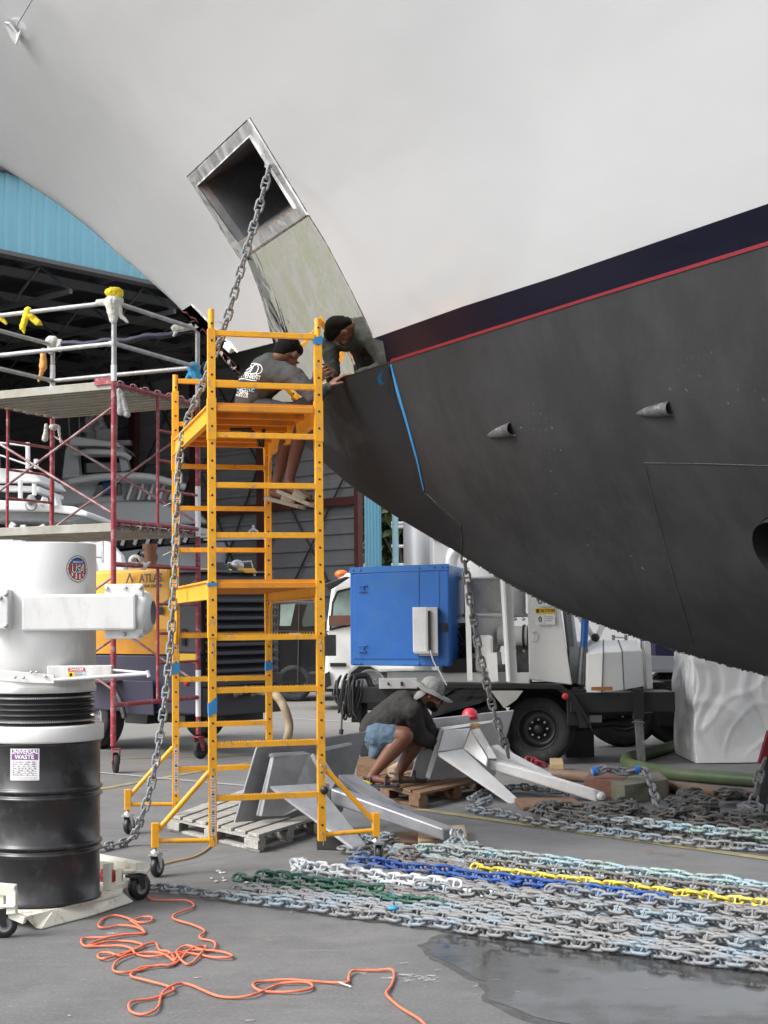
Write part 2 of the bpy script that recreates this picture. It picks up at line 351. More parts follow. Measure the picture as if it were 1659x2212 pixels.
# hull surface mesh
zr=list(np.linspace(ZMIN,2.95,34))+[3.0,3.06,3.12,3.2,3.3]+list(np.linspace(3.45,ZMAX,44))
dc=[0,.01,.03,.07,.14,.25,.4]+list(np.arange(.6,22,.28))
SPLIT=WLZ+.07
zr=sorted(zr+[SPLIT])
def gelcoat():
    m=mat('white_gelcoat',(.435,.44,.447),.16,var=.015,vs_=1.2,coat=.4,rv=.03); 
    N=m.node_tree.nodes; L=m.node_tree.links; b=N['Principled BSDF']
    tc=N['Texture Coordinate']; mp=N.new('ShaderNodeMapping'); mp.inputs['Scale'].default_value=(1,1,1.5); L.new(tc.outputs['Object'],mp.inputs[0])
    n=N.new('ShaderNodeTexNoise'); n.inputs['Scale'].default_value=1.1; n.inputs['Detail'].default_value=3; L.new(mp.outputs[0],n.inputs['Vector'])
    bp=N.new('ShaderNodeBump'); bp.inputs['Strength'].default_value=.25; bp.inputs['Distance'].default_value=.05; L.new(n.outputs['Fac'],bp.inputs['Height']); L.new(bp.outputs[0],b.inputs['Normal'])
    return m
M_gel=gelcoat()
M_af=mat('dark_bottom_paint',(.025,.0255,.0265),.7,spec=.22,var=.22,vs_=2.2,dirt=(.038,.038,.039),dirt_a=.55,dirt_s=2.8,bump=.25,bs=18,stretch=(1,1,.6),rv=.12)
N_=M_af.node_tree.nodes; L_=M_af.node_tree.links
# chalky scuffs and specks in the bottom paint
_tc=N_['Texture Coordinate']; _n=N_.new('ShaderNodeTexNoise'); _n.inputs['Scale'].default_value=26; _n.inputs['Detail'].default_value=5; _n.inputs['Roughness'].default_value=.8; L_.new(_tc.outputs['Object'],_n.inputs['Vector'])
_n3=N_.new('ShaderNodeTexNoise'); _n3.inputs['Scale'].default_value=1.4; _n3.inputs['Detail'].default_value=4; L_.new(_tc.outputs['Object'],_n3.inputs['Vector'])
_ad=N_.new('ShaderNodeMath'); _ad.operation='MULTIPLY'; L_.new(_n.outputs['Fac'],_ad.inputs[0]); L_.new(_n3.outputs['Fac'],_ad.inputs[1])
_r=N_.new('ShaderNodeMapRange'); _r.inputs['From Min'].default_value=.425; _r.inputs['From Max'].default_value=.47; L_.new(_ad.outputs[0],_r.inputs['Value'])
_b=N_['Principled BSDF']; _old=_b.inputs['Base Color'].links[0].from_socket; _m=N_.new('ShaderNodeMix'); _m.data_type='RGBA'; L_.new(_r.outputs[0],_m.inputs['Factor']); L_.new(_old,_m.inputs[6]); _m.inputs[7].default_value=(.25,.25,.24,1); L_.new(_m.outputs[2],_b.inputs['Base Color'])
def hull_side(sign):
    vs=[];fs=[];mi=[]
    for z in zr:
        for d in dc:
            s=min(s_st(z)+d,15.0); b=hb(s,z) if d>0 else 0.0
            vs.append(HP(s,z,sign*b))
    nc=len(dc)
    for i in range(len(zr)-1):
        for j in range(nc-1):
            f=(i*nc+j,i*nc+j+1,(i+1)*nc+j+1,(i+1)*nc+j); fs.append(f if sign>0 else f[::-1]); mi.append(1 if zr[i]<SPLIT-1e-6 else 0)
    return vs,fs,mi
yacht=thing('motor_yacht','huge white yacht bow with navy boot stripe and dark grey bottom above the yard','yacht',(A0.x,A0.y,0))
me=bpy.data.meshes.new('hull'); bm=bmesh.new()
for sg in(1,-1):
    vs,fs,mi=hull_side(sg); bv=[bm.verts.new(v-Vector((A0.x,A0.y,0))) for v in vs]
    for f,m_ in zip(fs,mi):
        try: ff=bm.faces.new([bv[i] for i in f]); ff.material_index=m_; ff.smooth=True
        except Exception: pass
bmesh.ops.remove_doubles(bm,verts=bm.verts,dist=.0008)
# cut the anchor pocket opening
POUT=[(540,254),(405,381),(521,563),(668,465)]; PIN=[(545,291),(431,398),(520,523),(641,448)]
PIN=[(545,293),(433,398),(521,521),(640,447)]
c0=CO-Vector((A0.x,A0.y,0)); pl=[]
MID=[((a[0]+b[0])/2,(a[1]+b[1])/2) for a,b in zip(POUT,PIN)]
cx=sum(p[0] for p in MID)/4; cy=sum(p[1] for p in MID)/4
for i in range(4):
    a=ray(*MID[i]); b=ray(*MID[(i+1)%4]); n=a.cross(b).normalized()
    if n.dot(ray(cx,cy))<0: n=-n
    pl.append(n)
def near(f): 
    c=f.calc_center_median()+Vector((A0.x,A0.y,0)); s,b,z=sbz(c); return b>0
for n in pl:
    gf=[f for f in bm.faces if near(f)]; ge=list({e for f in gf for e in f.edges}); gv=list({v for f in gf for v in f.verts})
    bmesh.ops.bisect_plane(bm,geom=gv+ge+gf,plane_co=c0,plane_no=n,dist=1e-6)
kill=[f for f in bm.faces if near(f) and all((f.calc_center_median()-c0).dot(n)>0 for n in pl)]
bmesh.ops.delete(bm,geom=kill,context='FACES')
TCN=hit(1700,1183); TN=hn(TCN); TQ=TN.to_track_quat('Z','Y').to_matrix(); TR=.168
TO=TCN-Vector((A0.x,A0.y,0)); K=24; tpl=[]
for i in range(K):
    t=2*math.pi*(i+.5)/K; tpl.append((TO+TQ@Vector((math.cos(t)*TR,math.sin(t)*TR,0)),-(TQ@Vector((math.cos(t),math.sin(t),0)))))
def neart(f): return (f.calc_center_median()-TO).length<.6
for pc,n in tpl:
    gf=[f for f in bm.faces if neart(f)]; ge=list({e for f in gf for e in f.edges}); gv=list({v for f in gf for v in f.verts}); bmesh.ops.bisect_plane(bm,geom=gv+ge+gf,plane_co=pc,plane_no=n,dist=1e-6)
bmesh.ops.delete(bm,geom=[f for f in bm.faces if neart(f) and all((f.calc_center_median()-pc).dot(n)>0 for pc,n in tpl)],context='FACES')
bmesh.ops.recalc_face_normals(bm,faces=bm.faces)
# deck cap and transom so the hull is closed from above
bm.to_mesh(me); bm.free(); me.materials.append(M_gel); me.materials.append(M_af)
ho=bpy.data.objects.new('hull',me); COL.objects.link(ho); ho.parent=yacht
q=MB(); a=[HP(min(s_st(ZMAX)+d,15.0),ZMAX) for d in dc]; b=[HP(min(s_st(ZMAX)+d,15.0),ZMAX,-hb(min(s_st(ZMAX)+d,15.0),ZMAX)) for d in dc]
q.add(a+b,[(i,i+1,len(dc)+i+1,len(dc)+i) for i in range(len(dc)-1)]); q.build('deck',M_gel,yacht)
def decal(poly,off,name,m,parent=yacht,step=18,thick=.0,label=None,smooth=True):
    bm=bmesh.new(); vs=[bm.verts.new((x,y,0)) for x,y in poly]; bm.faces.new(vs)
    xs=[p[0] for p in poly]; ys=[p[1] for p in poly]
    x=min(xs)+step
    while x<max(xs): bmesh.ops.bisect_plane(bm,geom=bm.verts[:]+bm.edges[:]+bm.faces[:],plane_co=(x,0,0),plane_no=(1,0,0),dist=1e-4); x+=step
    y=min(ys)+step
    while y<max(ys): bmesh.ops.bisect_plane(bm,geom=bm.verts[:]+bm.edges[:]+bm.faces[:],plane_co=(0,y,0),plane_no=(0,1,0),dist=1e-4); y+=step
    bmesh.ops.triangulate(bm,faces=bm.faces[:])
    bm.verts.ensure_lookup_table(); bm.verts.index_update()
    q=MB(); pts=[hit(v.co.x,v.co.y) for v in bm.verts]; pts=[p+hn(p)*off for p in pts]
    fs=[tuple(v.index for v in f.verts) for f in bm.faces]
    bound=[tuple(v.index for v in e.verts) for e in bm.edges if len(e.link_faces)==1]
    n=len(pts); q.add(pts,fs,smooth)
    if off>.0: # skirt back to the hull, gives the sheet its thickness
        inner=[p-hn(p)*(off+.002) for p in pts]; k=len(q.v); q.v+=inner; k2=len(q.v); q.v+=[p.copy() for p in pts]
        for a_,b_ in bound: q.f.append([k2+a_,k2+b_,k+b_,k+a_]); q.m.append(0); q.sm.append(False)
    bm.free(); return q.build(name,m,parent,label=label)
M_navy=mat('navy_gloss',(.0015,.0015,.010),.25,var=.1,coat=0,spec=.14,dirt=(.003,.003,.014),dirt_a=.4,dirt_s=2,rv=.06)
M_redl=mat('red_line_paint',(.17,.002,.010),.5,var=.06)
decal([(806,731),(1000,662),(1200,598),(1659,440),(1950,341),(1950,422),(1659,522),(1300,633),(845,777),(838,782),(829,738)],.003,'boot_stripe',M_navy)
decal([(845,776),(1300,632),(1659,521),(1950,421),(1950,436),(1659,530),(1300,639),(845,782)],.004,'red_line',M_redl,step=30)
def steel_mat(name,rough,col=(.80,.80,.77),wave=.25,refl_tint=True,br=.2):
    m=bpy.data.materials.new(name); m.use_nodes=True; t=m.node_tree; N=t.nodes; L=t.links; b=N['Principled BSDF']; b.inputs['Metallic'].default_value=1; b.inputs['Roughness'].default_value=rough
    tc=N.new('ShaderNodeTexCoord'); mp=N.new('ShaderNodeMapping'); mp.inputs['Rotation'].default_value=(0,R(-25),R(45)); mp.inputs['Scale'].default_value=(5,5,1.3); L.new(tc.outputs['Object'],mp.inputs[0])
    n=N.new('ShaderNodeTexNoise'); n.inputs['Scale'].default_value=1.6; n.inputs['Detail'].default_value=7; n.inputs['Roughness'].default_value=.6; n.inputs['Distortion'].default_value=1.4; L.new(mp.outputs[0],n.inputs['Vector'])
    r=N.new('ShaderNodeMapRange'); r.inputs['From Min'].default_value=.35; r.inputs['From Max'].default_value=.7; r.inputs['To Min'].default_value=max(0,rough-.04); r.inputs['To Max'].default_value=rough+br; L.new(n.outputs['Fac'],r.inputs['Value']); L.new(r.outputs[0],b.inputs['Roughness'])
    cr=N.new('ShaderNodeValToRGB'); e=cr.color_ramp.elements; e[0].position=.4; e[1].position=.62
    e[0].color=(col[0]*.86,col[1]*.90,col[2]*.72,1) if refl_tint else (*[c*.8 for c in col],1); e[1].color=(*col,1); L.new(n.outputs['Fac'],cr.inputs[0]); L.new(cr.outputs[0],b.inputs['Base Color'])  # greenish mottling puts reflected surroundings into the plate's colour
    nb=N.new('ShaderNodeTexNoise'); nb.inputs['Scale'].default_value=.9; nb.inputs['Detail'].default_value=2.5 if refl_tint else 6; nb.inputs['Distortion'].default_value=.8; L.new(mp.outputs[0],nb.inputs['Vector']); bp=N.new('ShaderNodeBump'); bp.inputs['Strength'].default_value=wave; bp.inputs['Distance'].default_value=.03; L.new(nb.outputs['Fac'],bp.inputs['Height']); L.new(bp.outputs[0],b.inputs['Normal'])
    return m
M_plate=steel_mat('polished_plate',.012,col=(.90,.90,.88),wave=.06,br=.012)
M_frame=steel_mat('brushed_frame',.28,col=(.9,.9,.9),wave=.15,refl_tint=False,br=.25)
M_pocket=mat('pocket_interior',(.075,.075,.08),.6,metal=.2,var=.4,vs_=3,dirt=(.25,.13,.08),dirt_a=.25,dirt_s=2)
PLATE=[(391,672),(414,658),(513,761),(592,741),(565,640),(534,556),(668,466),(706,527),(760,630),(790,693),(808,730),(829,738),(838,784),(746,813),(633,867),(580,868),(514,811),(450,738)]
decal(PLATE,.006,'anchor_wear_plate',M_plate,step=16,label='mirror polished steel wear plate below the pocket')
# pocket frame ring
def quadstrip(o4,i4,off,name,m,n=14):
    q=MB(); 
    for k in range(4):
        a0,a1=o4[k],o4[(k+1)%4]; b0,b1=i4[k],i4[(k+1)%4]; rows=[]
        for j in range(n+1):
            t=j/n; row=[]
            for u_ in (0,.12,.5,.88,1):
                ax=a0[0]+(a1[0]-a0[0])*t; ay=a0[1]+(a1[1]-a0[1])*t; bx=b0[0]+(b1[0]-b0[0])*t; by=b0[1]+(b1[1]-b0[1])*t
                h=off if 0<u_<1 else (-.01 if u_==0 else off*2.2)
                p=hit(ax+(bx-ax)*u_,ay+(by-ay)*u_); row.append(p+hn(p)*h)
            rows.append(row)
        vs=[p for r_ in rows for p in r_]; fs=[(j*5+i,j*5+i+1,(j+1)*5+i+1,(j+1)*5+i) for j in range(n) for i in range(4)]; q.add(vs,fs)
    return q.build(name,m,yacht)
quadstrip(POUT,PIN,.012,'pocket_frame',M_frame)
q=MB(); nin=hn(hit(540,410)); inn=[hit(*p)+nin*.02 for p in PIN]; dirin=(-nin+Vector((.1,.15,.25))).normalized()
c_=sum(inn,Vector())/4
back=[(p-c_)*.82+c_+dirin*.75 for p in inn]; lip=[(p-c_)*.955+c_-nin*.05 for p in inn]
for i in range(4):
    j=(i+1)%4; q.add([inn[i],inn[j],lip[j],lip[i]],[(0,1,2,3)],mi=0); q.add([lip[i],lip[j],back[j],back[i]],[(0,1,2,3)],mi=0)
q.add(back,[(0,1,2,3)],mi=0)
e0=back[0].lerp(lip[0],.5); e1=back[3].lerp(lip[3],.45); q.beam(e0.lerp(e1,.1),e0.lerp(e1,.9),.05,.05,mi=0)
q.build('anchor_pocket',[M_pocket,M_frame],yacht)
# smoother coat of paint on the cutwater, darkened also for its turned face's shading, weld seams, tape
M_af2=mat('smooth_bottom_paint',(.013,.014,.0165),.65,spec=.2,var=.12,vs_=1.5,dirt=(.05,.05,.05),dirt_a=.25,dirt_s=1.2,rv=.06)
decal([(842,786),(856,860),(890,955),(916,1062),(958,1100),(996,1132),(999,1196),(920,1151),(845,1106),(760,1048),(700,996),(655,950),(604,900),(585,876),(634,869),(748,815)],.003,'cutwater_paint',M_af2,step=20)
decal([(844,788),(847,788),(860,835),(884.5,922),(903,990),(917,1058),(915.5,1060),(900.5,994),(881,925),(856,840)],.006,'masking_tape',M_blue_tape,step=25)
tp=[hit(845,790,.01),hit(836,797,.03),hit(833,812,.05),hit(834,828,.03)]
q=MB(); tp=bez(tp,5); d=Vector((.012,0,.004)); q.add([p-d for p in tp]+[p+d for p in tp],[(i,i+1,len(tp)+i+1,len(tp)+i) for i in range(len(tp)-1)],True); q.build('tape_end',M_blue_tape,yacht)
M_weld=mat('weld_seam',(.045,.045,.045),.7,var=.5,vs_=60,bump=.5,bs=90)
def seam(pts,r,name='weld_seam',m=M_weld,j=.0):
    q=MB(); pp=[]
    for i in range(len(pts)-1):
        a,b=pts[i],pts[i+1]; k=max(2,int(math.dist(a,b)/8))
        for t in range(k): pp.append(hit(a[0]+(b[0]-a[0])*t/k+random.uniform(-j,j),a[1]+(b[1]-a[1])*t/k+random.uniform(-j,j),r*.2))
    q.path(pp,[r*random.uniform(.6,1.3) for _ in pp],6,cap=False); return q.build(name,m,yacht)
seam([(1392,1000),(1404,1050),(1416,1100),(1440,1190),(1468,1290),(1500,1400)],.0028)
seam([(1392,1000),(1500,1001),(1659,1006),(1750,1010)],.0022)
seam([(918,1064),(958,1102),(996,1134),(1000,1190)],.004,j=1)
for a_,b_ in (((540,254),(668,465)),((405,381),(540,254)),((405,381),(521,563)),((668,465),(534,555))): seam([a_,b_],.0035,'panel_gap',M_hole)
seam([(668,465),(706,527),(760,630),(790,693),(808,730)],.0028,'panel_gap',M_hole); seam([(534,556),(565,640),(592,741),(513,761),(414,658)],.0028,'panel_gap',M_hole)
# ragged keel edge of dried paint
q=MB(); kp=[]
for x,y in [(1000,1200),(1100,1262),(1200,1312),(1300,1350),(1400,1385),(1500,1418),(1659,1460),(1750,1480)]: kp.append(cplane(x,y))
kk=bez(kp,60); q.path([p+Vector((random.uniform(-.004,.004),random.uniform(-.004,.004),random.uniform(-.003,.006))) for p in kk],[random.choice((.0015,.002,.003,.004,.009,.006)) for _ in kk],5)
q.build('ragged_keel_edge',M_weld,yacht)
for a_,b_ in (((540,254),(668,465)),((405,381),(540,254)),((405,381),(521,563)),((668,465),(534,555))): seam([a_,b_],.0035,"panel_gap",M_hole)
seam([(668,465),(706,527),(760,630),(790,693),(808,730)],.0028,"panel_gap",M_hole); seam([(534,556),(565,640),(592,741),(513,761),(414,658)],.0028,"panel_gap",M_hole)
# water scoops
M_scoop=mat('scoop_paint',(.06,.06,.06),.5,var=.3,vs_=20,dirt=(.3,.3,.3),dirt_a=.3,dirt_s=20)
def scoop(tip,mouth,rpx):
    a=hit(*tip); b=hit(*mouth); n=hn(b); L=(b-a).length; q=MB(); r=rpx/FPX*b.y; ax=(b-a).normalized(); up=ax.cross(n).normalized(); K=12; vs=[];fs=[]
    S=[0,.15,.35,.6,.85,1.0]; W=[.1,.45,.72,.9,1,1.06]
    for s_,w_ in zip(S,W):
        c=a.lerp(b,s_)
        for j in range(K+1):
            t=math.pi*j/K; vs.append(c+up*math.cos(t)*r*w_+n*(math.sin(t)*r*w_*1.05-.004))
    for i in range(len(S)-1):
        for j in range(K): fs.append((i*(K+1)+j,i*(K+1)+j+1,(i+1)*(K+1)+j+1,(i+1)*(K+1)+j))
    q.add(vs,fs,True,mi=0)
    i0=(len(S)-1)*(K+1); rim=vs[i0:i0+K+1]; inn=[b-ax*.004+(p-b)*.82 for p in rim]; dk=[b-ax*L*.5+(p-b)*.6 for p in rim]
    q.add(rim+inn,[(j,j+1,K+1+j+1,K+1+j) for j in range(K)],mi=0); q.add(inn+dk,[(j,j+1,K+1+j+1,K+1+j) for j in range(K)],mi=1); q.add(dk,[tuple(range(K+1))],mi=1)
    q.build('water_scoop',[M_scoop,M_hole],yacht)
scoop((1052,942),(1108,926),15); scoop((1374,894),(1450,882),16)
# bow thruster tunnel
q=MB(); q.lathe([(TR-.004,.05),(TR-.004,-.55),(.001,-.55)],TCN,48,axis=TN); q.beam(TCN-TN*.25+TQ@Vector((-.17,0,0)),TCN-TN*.25+TQ@Vector((.17,0,0)),.02,.04); q.build('thruster_tunnel',M_black,yacht)
q=MB(); q.lathe([(TR-.004,.03),(TR-.004,.06),(TR+.012,.06),(TR+.012,-.03)],TCN,48,axis=TN); 
# stem fittings: chrome fairlead on the stem
q=MB(); p=cplane(492,745); q.box(hit(497,752)+NN*.02,(.10,.03,.05),Matrix.Rotation(R(-45),3,'Z')@Matrix.Rotation(R(35),3,'Y')); q.build('stem_fitting',M_zinc,yacht,bevel=.008)
# upper-left rail stay and small bracket, fender line seen on the topsides
q=MB(); a=hit(98,-20,.10); b=hit(47,50,.05); q.tube(a,b,.006); q.build('stay_rod',M_zinc,yacht)
q=MB(); q.prism([hit(17,44,.02),hit(29,44,.03),hit(47,68,.03),hit(62,55,.05),hit(48,91,.05),hit(40,82,.03)],hn(hit(40,60))*.02); q.build('bracket',M_frame,yacht)
# ================= shed behind =================
F=Vector((.66,.751,0)); WD=Vector((-.751,.66,0))
C0=Vector((-.2578*35,35,0)); C0=G(0,500,0) if False else C0
tt=(.2438*35)/(.66+.0075*.751*0+.0093)  # along the front line to the corner
def front(t,z=0): p=C0+F*t; return Vector((p.x,p.y,z))
# corner where the pixel column 788 meets the front line
lo,hi=0,40
for _ in range(40):
    m_=(lo+hi)/2; p=front(m_); 
    if p.x/p.y<(786-829.5)/3220: lo=m_
    else: hi=m_
TC=lo; EZ=P(0,545,35).z; TZ=EZ+1.95; CN=front(TC)
M_fas=mat('light_blue_cladding',(.25,.55,.68),.55,var=.05,vs_=1)
M_int=mat('grey_wall_cladding',(.27,.27,.275),.7,var=.15,vs_=.6)
M_roofm=mat('dark_roof_sheet',(.045,.045,.048),.8,var=.3,vs_=.4)
M_girt=mat('painted_purlin',(.13,.13,.135),.6)
M_col=mat('oxide_red_steel',(.11,.035,.03),.6,var=.2,vs_=2)
shed=thing('boat_shed','big open boat shed with light blue fascia and dark truss roof behind the scaffolds','shed',CN)
def ribbed(a,b,z0,z1,pitch,depth,nrm,name,m,horizontal=False,parent=shed):
    q=MB(); a=Vector(a);b=Vector(b);L=(b-a).length;d=(b-a).normalized()
    if not horizontal:
        k=int(L/pitch); vs=[]
        for i in range(k+1):
            for (u,h) in ((0,0),(.62,0),(.7,1),(.92,1)):
                p=a+d*min(L,(i+u)*pitch)+nrm*(h*depth); vs+=[Vector((p.x,p.y,z0)),Vector((p.x,p.y,z1))]
        q.add(vs,[(2*i,2*i+2,2*i+3,2*i+1) for i in range(len(vs)//2-1)])
    else:
        k=int((z1-z0)/pitch); vs=[]
        for i in range(k+1):
            for (u,h) in ((0,0),(.66,0),(.74,1),(.92,1)):
                z=min(z1,z0+(i+u)*pitch); vs+=[Vector((a.x,a.y,z))+nrm*h*depth,Vector((b.x,b.y,z))+nrm*h*depth]
        q.add(vs,[(2*i,2*i+1,2*i+3,2*i+2) for i in range(len(vs)//2-1)])
    return q.build(name,m,parent,fix=False)
out=-WD
ribbed(front(-12),front(TC+.75),EZ,TZ,.38,.05,-WD,'fascia',M_fas)
q=MB(); q.beam(front(-12,EZ-.03),front(TC+.7,EZ-.03),.35,.10); q.beam(front(-12,TZ+.03),front(TC+.8,TZ+.03),.5,.1); q.build('fascia_trim',M_girt,shed)
ribbed(front(TC+.02),front(TC+.72),0,EZ-.05,.15,.05,-WD,'corner_cladding',M_fas)
DEEP=62; SPAN=TC+12
WA=front(TC); WB=WA+WD*DEEP
ribbed(WA+WD*.05,WB,0,EZ+.95,.47,.07,-F,'side_wall_cladding',M_int,True)
bk0=front(-14)+WD*DEEP
q=MB(); q.prism([WB,bk0,bk0+Vector((0,0,EZ+.9)),WB+Vector((0,0,EZ+.9))],WD*.1); q.build('back_wall',M_roofm,shed)
q=MB(); lw=front(-12.2); q.prism([lw,lw+WD*DEEP,lw+WD*DEEP+Vector((0,0,EZ+.9)),lw+Vector((0,0,EZ+.9))],F*-.1); q.build('left_wall',M_roofm,shed)
# roof
q=MB(); rz=EZ+.9; up=Vector((0,0,1)); q.prism([front(-12)+WD*.2+up*(rz),front(TC)+WD*.2+up*rz,WB+up*rz,bk0+up*rz],up*.15); q.build('roof',M_roofm,shed)
q=MB()
for i in range(1,22):
    a=front(TC)+WD*(i*2.6); b=front(-12)+WD*(i*2.6); q.beam(a+up*(EZ+.3),b+up*(EZ+.3),.16,.22)
for j in range(0,10):
    a=front(-10+j*(TC+9.6)/9.0)+WD*.25; q.beam(a+up*(EZ+.55),a+WD*DEEP+up*(EZ+.55),.12,.2)
q.build('roof_purlins',M_girt,shed)
q=MB()
for j in range(0,7):
    a=front(-8+j*(TC+7.6)/6.0)+WD*.25; q.beam(a+up*(EZ-.55),a+WD*DEEP+up*(EZ-.55),.09,.12)
    for i in range(0,22): q.beam(a+WD*(i*2.6)+up*(EZ-.55),a+WD*(i*2.6+1.3)+up*(EZ+.3),.05,.05); q.beam(a+WD*(i*2.6+1.3)+up*(EZ+.3),a+WD*(i*2.6+2.6)+up*(EZ-.55),.05,.05)
q.build('roof_truss',M_girt,shed)
# columns and braces on the side wall
def wall_t(px):
    lo,hi=0,DEEP
    for _ in range(40):
        m_=(lo+hi)/2; p=WA+WD*m_
        if p.x/p.y>(px-829.5)/3220: lo=m_
        else: hi=m_
    return lo
for px in (786,578,432,300):
    t=wall_t(px); p=WA+WD*t-F*.25; q=MB(); q.box((p.x,p.y,EZ/2),(.30 if px<780 else .16,.22,EZ),Matrix.Rotation(math.atan2(WD.y,WD.x),3,'Z')); q.build('column',M_col,shed)
ts=[wall_t(p) for p in (786,578,432,300)]
q=MB()
for i in range(3):
    a=WA+WD*(ts[i]+.3)-F*.18; b=WA+WD*(ts[i+1]-.3)-F*.18
    for z0,z1 in ((1.2,6.3),(6.6,EZ)): q.tube(a+up*z0,b+up*z1,.03,6); q.tube(a+up*z1,b+up*z0,.03,6)
q.build('cross_brace',M_roofm,shed)
q=MB()
zg=P(700,1072,43).z
q.beam(WA-F*.15+up*zg,WA+WD*ts[3]-F*.15+up*zg,.2,.25); q.build('wall_girt',M_col,shed)
# ================= boats in the shed =================
M_bgrey=mat('grey_gelcoat',(.58,.59,.60),.35,var=.04,vs_=1)
M_bwhite=mat('white_boat_gelcoat',(.80,.80,.80),.35,var=.03,vs_=1)
M_bglass=mat('dark_boat_glass',(.01,.011,.013),.1)
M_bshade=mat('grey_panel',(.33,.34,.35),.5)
M_bblue=mat('blue_cover',(.01,.10,.33),.6)
Zb=47
def PB(x,y,z=Zb): return P(x,y,z)
gy=thing('grey_motor_yacht','large grey motor yacht with raked superstructure and antenna mast inside the shed','yacht',PB(330,1400))
def slab(poly,Z,dz,name,m,par,bev=0):
    q=MB(); q.prism([PB(x,y,Z) for x,y in poly],(0,dz,0)); return q.build(name,m,par,bevel=bev)
# hull: curved bow plan
def hullmesh(pts_top,pts_bot,Z0,beam,name,m,par,n=14):
    """near side from pixel outlines, curving away to the bow at the last point"""
    q=MB(); k=len(pts_top); vs=[]
    for side in (0,1):
        for i in range(k):
            t=i/(k-1); w=beam*(1-t**2.2)
            Zt=Z0+(beam-w)*.5 if side==0 else Z0+(beam-w)*.5+w
            a=P(*pts_top[i],Z0); b=P(*pts_bot[i],Z0)
            vs.append(Vector((a.x,Zt,a.z))); vs.append(Vector((a.x*.4+b.x*.6,(Zt+(.12*w if side==0 else -.12*w)),(a.z+b.z)/2))); vs.append(Vector((b.x,Zt+(.3*w if side==0 else -.3*w),b.z)))
    K=3*k
    fs=[]
    for i in range(k-1):
        for j in range(2): a=3*i+j; fs.append((a,a+3,a+4,a+1)); fs.append((K+a,K+a+1,K+a+4,K+a+3))
        fs.append((3*i,K+3*i,K+3*i+3,3*i+3)); fs.append((3*i+2,3*i+5,K+3*i+5,K+3*i+2))
    q.add(vs,fs,True); return q.build(name,m,par)
hullmesh([(60,1235),(150,1212),(250,1192),(350,1178),(450,1168),(530,1163),(590,1160)],[(60,1420),(150,1415),(250,1410),(350,1395),(430,1370),(490,1320),(545,1240)],47,5.5,'hull',M_bgrey,gy)
slab([(235,1135),(300,1128),(395,1132),(450,1142),(455,1158),(400,1150),(300,1146),(235,1150)],47.2,4.5,'upper_deck',M_bwhite,gy,.05)
slab([(165,1090),(240,1082),(330,1083),(420,1100),(450,1130),(235,1140),(150,1138)],47.5,4,'foredeck_house',M_bgrey,gy,.1)
slab([(225,1155),(445,1150),(430,1172),(300,1180),(225,1190)],47.6,3.6,'saloon_windows',M_bglass,gy)
for i in range(8):
    x=240+i*27; q=MB(); q.beam(PB(x+6,1150,47.4),PB(x-4,1180-i*1.4,47.4),.12,.1); q.build('window_mullion',M_bwhite,gy)
slab([(130,1035),(170,1028),(330,1026),(385,1050),(380,1085),(120,1095)],48,3.6,'bridge_house',M_bgrey,gy,.1)
slab([(215,1040),(258,1036),(262,1068),(200,1072)],47.85,.12,'side_door',M_bglass,gy)
slab([(222,1041),(250,1038),(250,1066),(222,1068)],47.7,.1,'door_cover',M_bblue,gy)
slab([(262,1044),(392,1046),(378,1082),(268,1080)],47.9,.3,'bridge_front',M_bshade,gy)
for i in range(5):
    x=278+i*23; q=MB(); q.beam(PB(x+9,1045,47.8),PB(x-3,1080,47.8),.10,.08); q.beam(PB(x+3,1048,47.8),PB(x-9,1078,47.8),.05,.06,mi=1); q.build('bridge_mullion',[M_bwhite,M_bglass],gy)
q=MB(); q.path(bez([PB(150,1040,47.3),PB(220,1030,47.2),PB(320,1030,47.2),PB(400,1052,47.5)],6),.12,8); q.build('visor_rim',M_bwhite,gy)
slab([(140,975),(150,950),(165,945),(172,1030),(133,1035)],48.5,.5,'arch_leg',M_bgrey,gy,.03)
slab([(148,952),(160,942),(255,955),(262,966),(150,962)],48.3,3,'flybridge_roof',M_bwhite,gy,.05)
slab([(250,962),(264,960),(280,1015),(262,1020)],48.5,.5,'arch_leg',M_bgrey,gy,.03)
slab([(172,962),(255,968),(262,1018),(175,1022)],49.2,1.5,'flybridge_shade',M_bglass,gy)
q=MB(); q.path(bez([PB(160,980,48.2),PB(200,976,48),PB(260,980,48.2),PB(280,990,48.4)],5),.1,8); q.build('flybridge_coaming',M_bwhite,gy)
q=MB()
for x in (190,199,207): q.tube(PB(x,962,49),PB(x,900,49),.10,8)
q.beam(PB(180,932,49),PB(245,938,49),.3,.08); q.beam(PB(186,915,49),PB(222,915,49),.2,.06)
for x,y in ((198,895),(214,905),(218,918),(210,925),(224,928),(232,948),(238,935)): q.ball(PB(x,y,48.9),.16,n=8)
q.box(PB(232,946,49),(.6,.6,.5)); q.box(PB(212,958,49),(2.2,.4,.15))
for x0,y0,x1,y1 in ((145,862,152,960),(170,860,172,950),(247,880,246,950),(253,885,253,940)): q.tube(PB(x0,y0,49),PB(x1,y1,49),.025,5)
q.build('antenna_mast',mat('mast_grey',(.36,.36,.36),.5),gy)
q=MB(); 
q.path([PB(140+i*18,1028-(1 if i%2 else 0),47.4) for i in range(9)],.03,5); q.build('roof_rail',M_bwhite,gy)
q=MB(); q.path([PB(430,1160,46.8),PB(520,1154,46.8),PB(585,1157,46.8),PB(588,1163,46.8)],.05,6); q.path([PB(440,1166,46.8),PB(586,1163,46.8)],.04,6)
for x in (450,480,510,540,570): q.tube(PB(x,1166,46.8),PB(x,1157,46.8),.03,5)
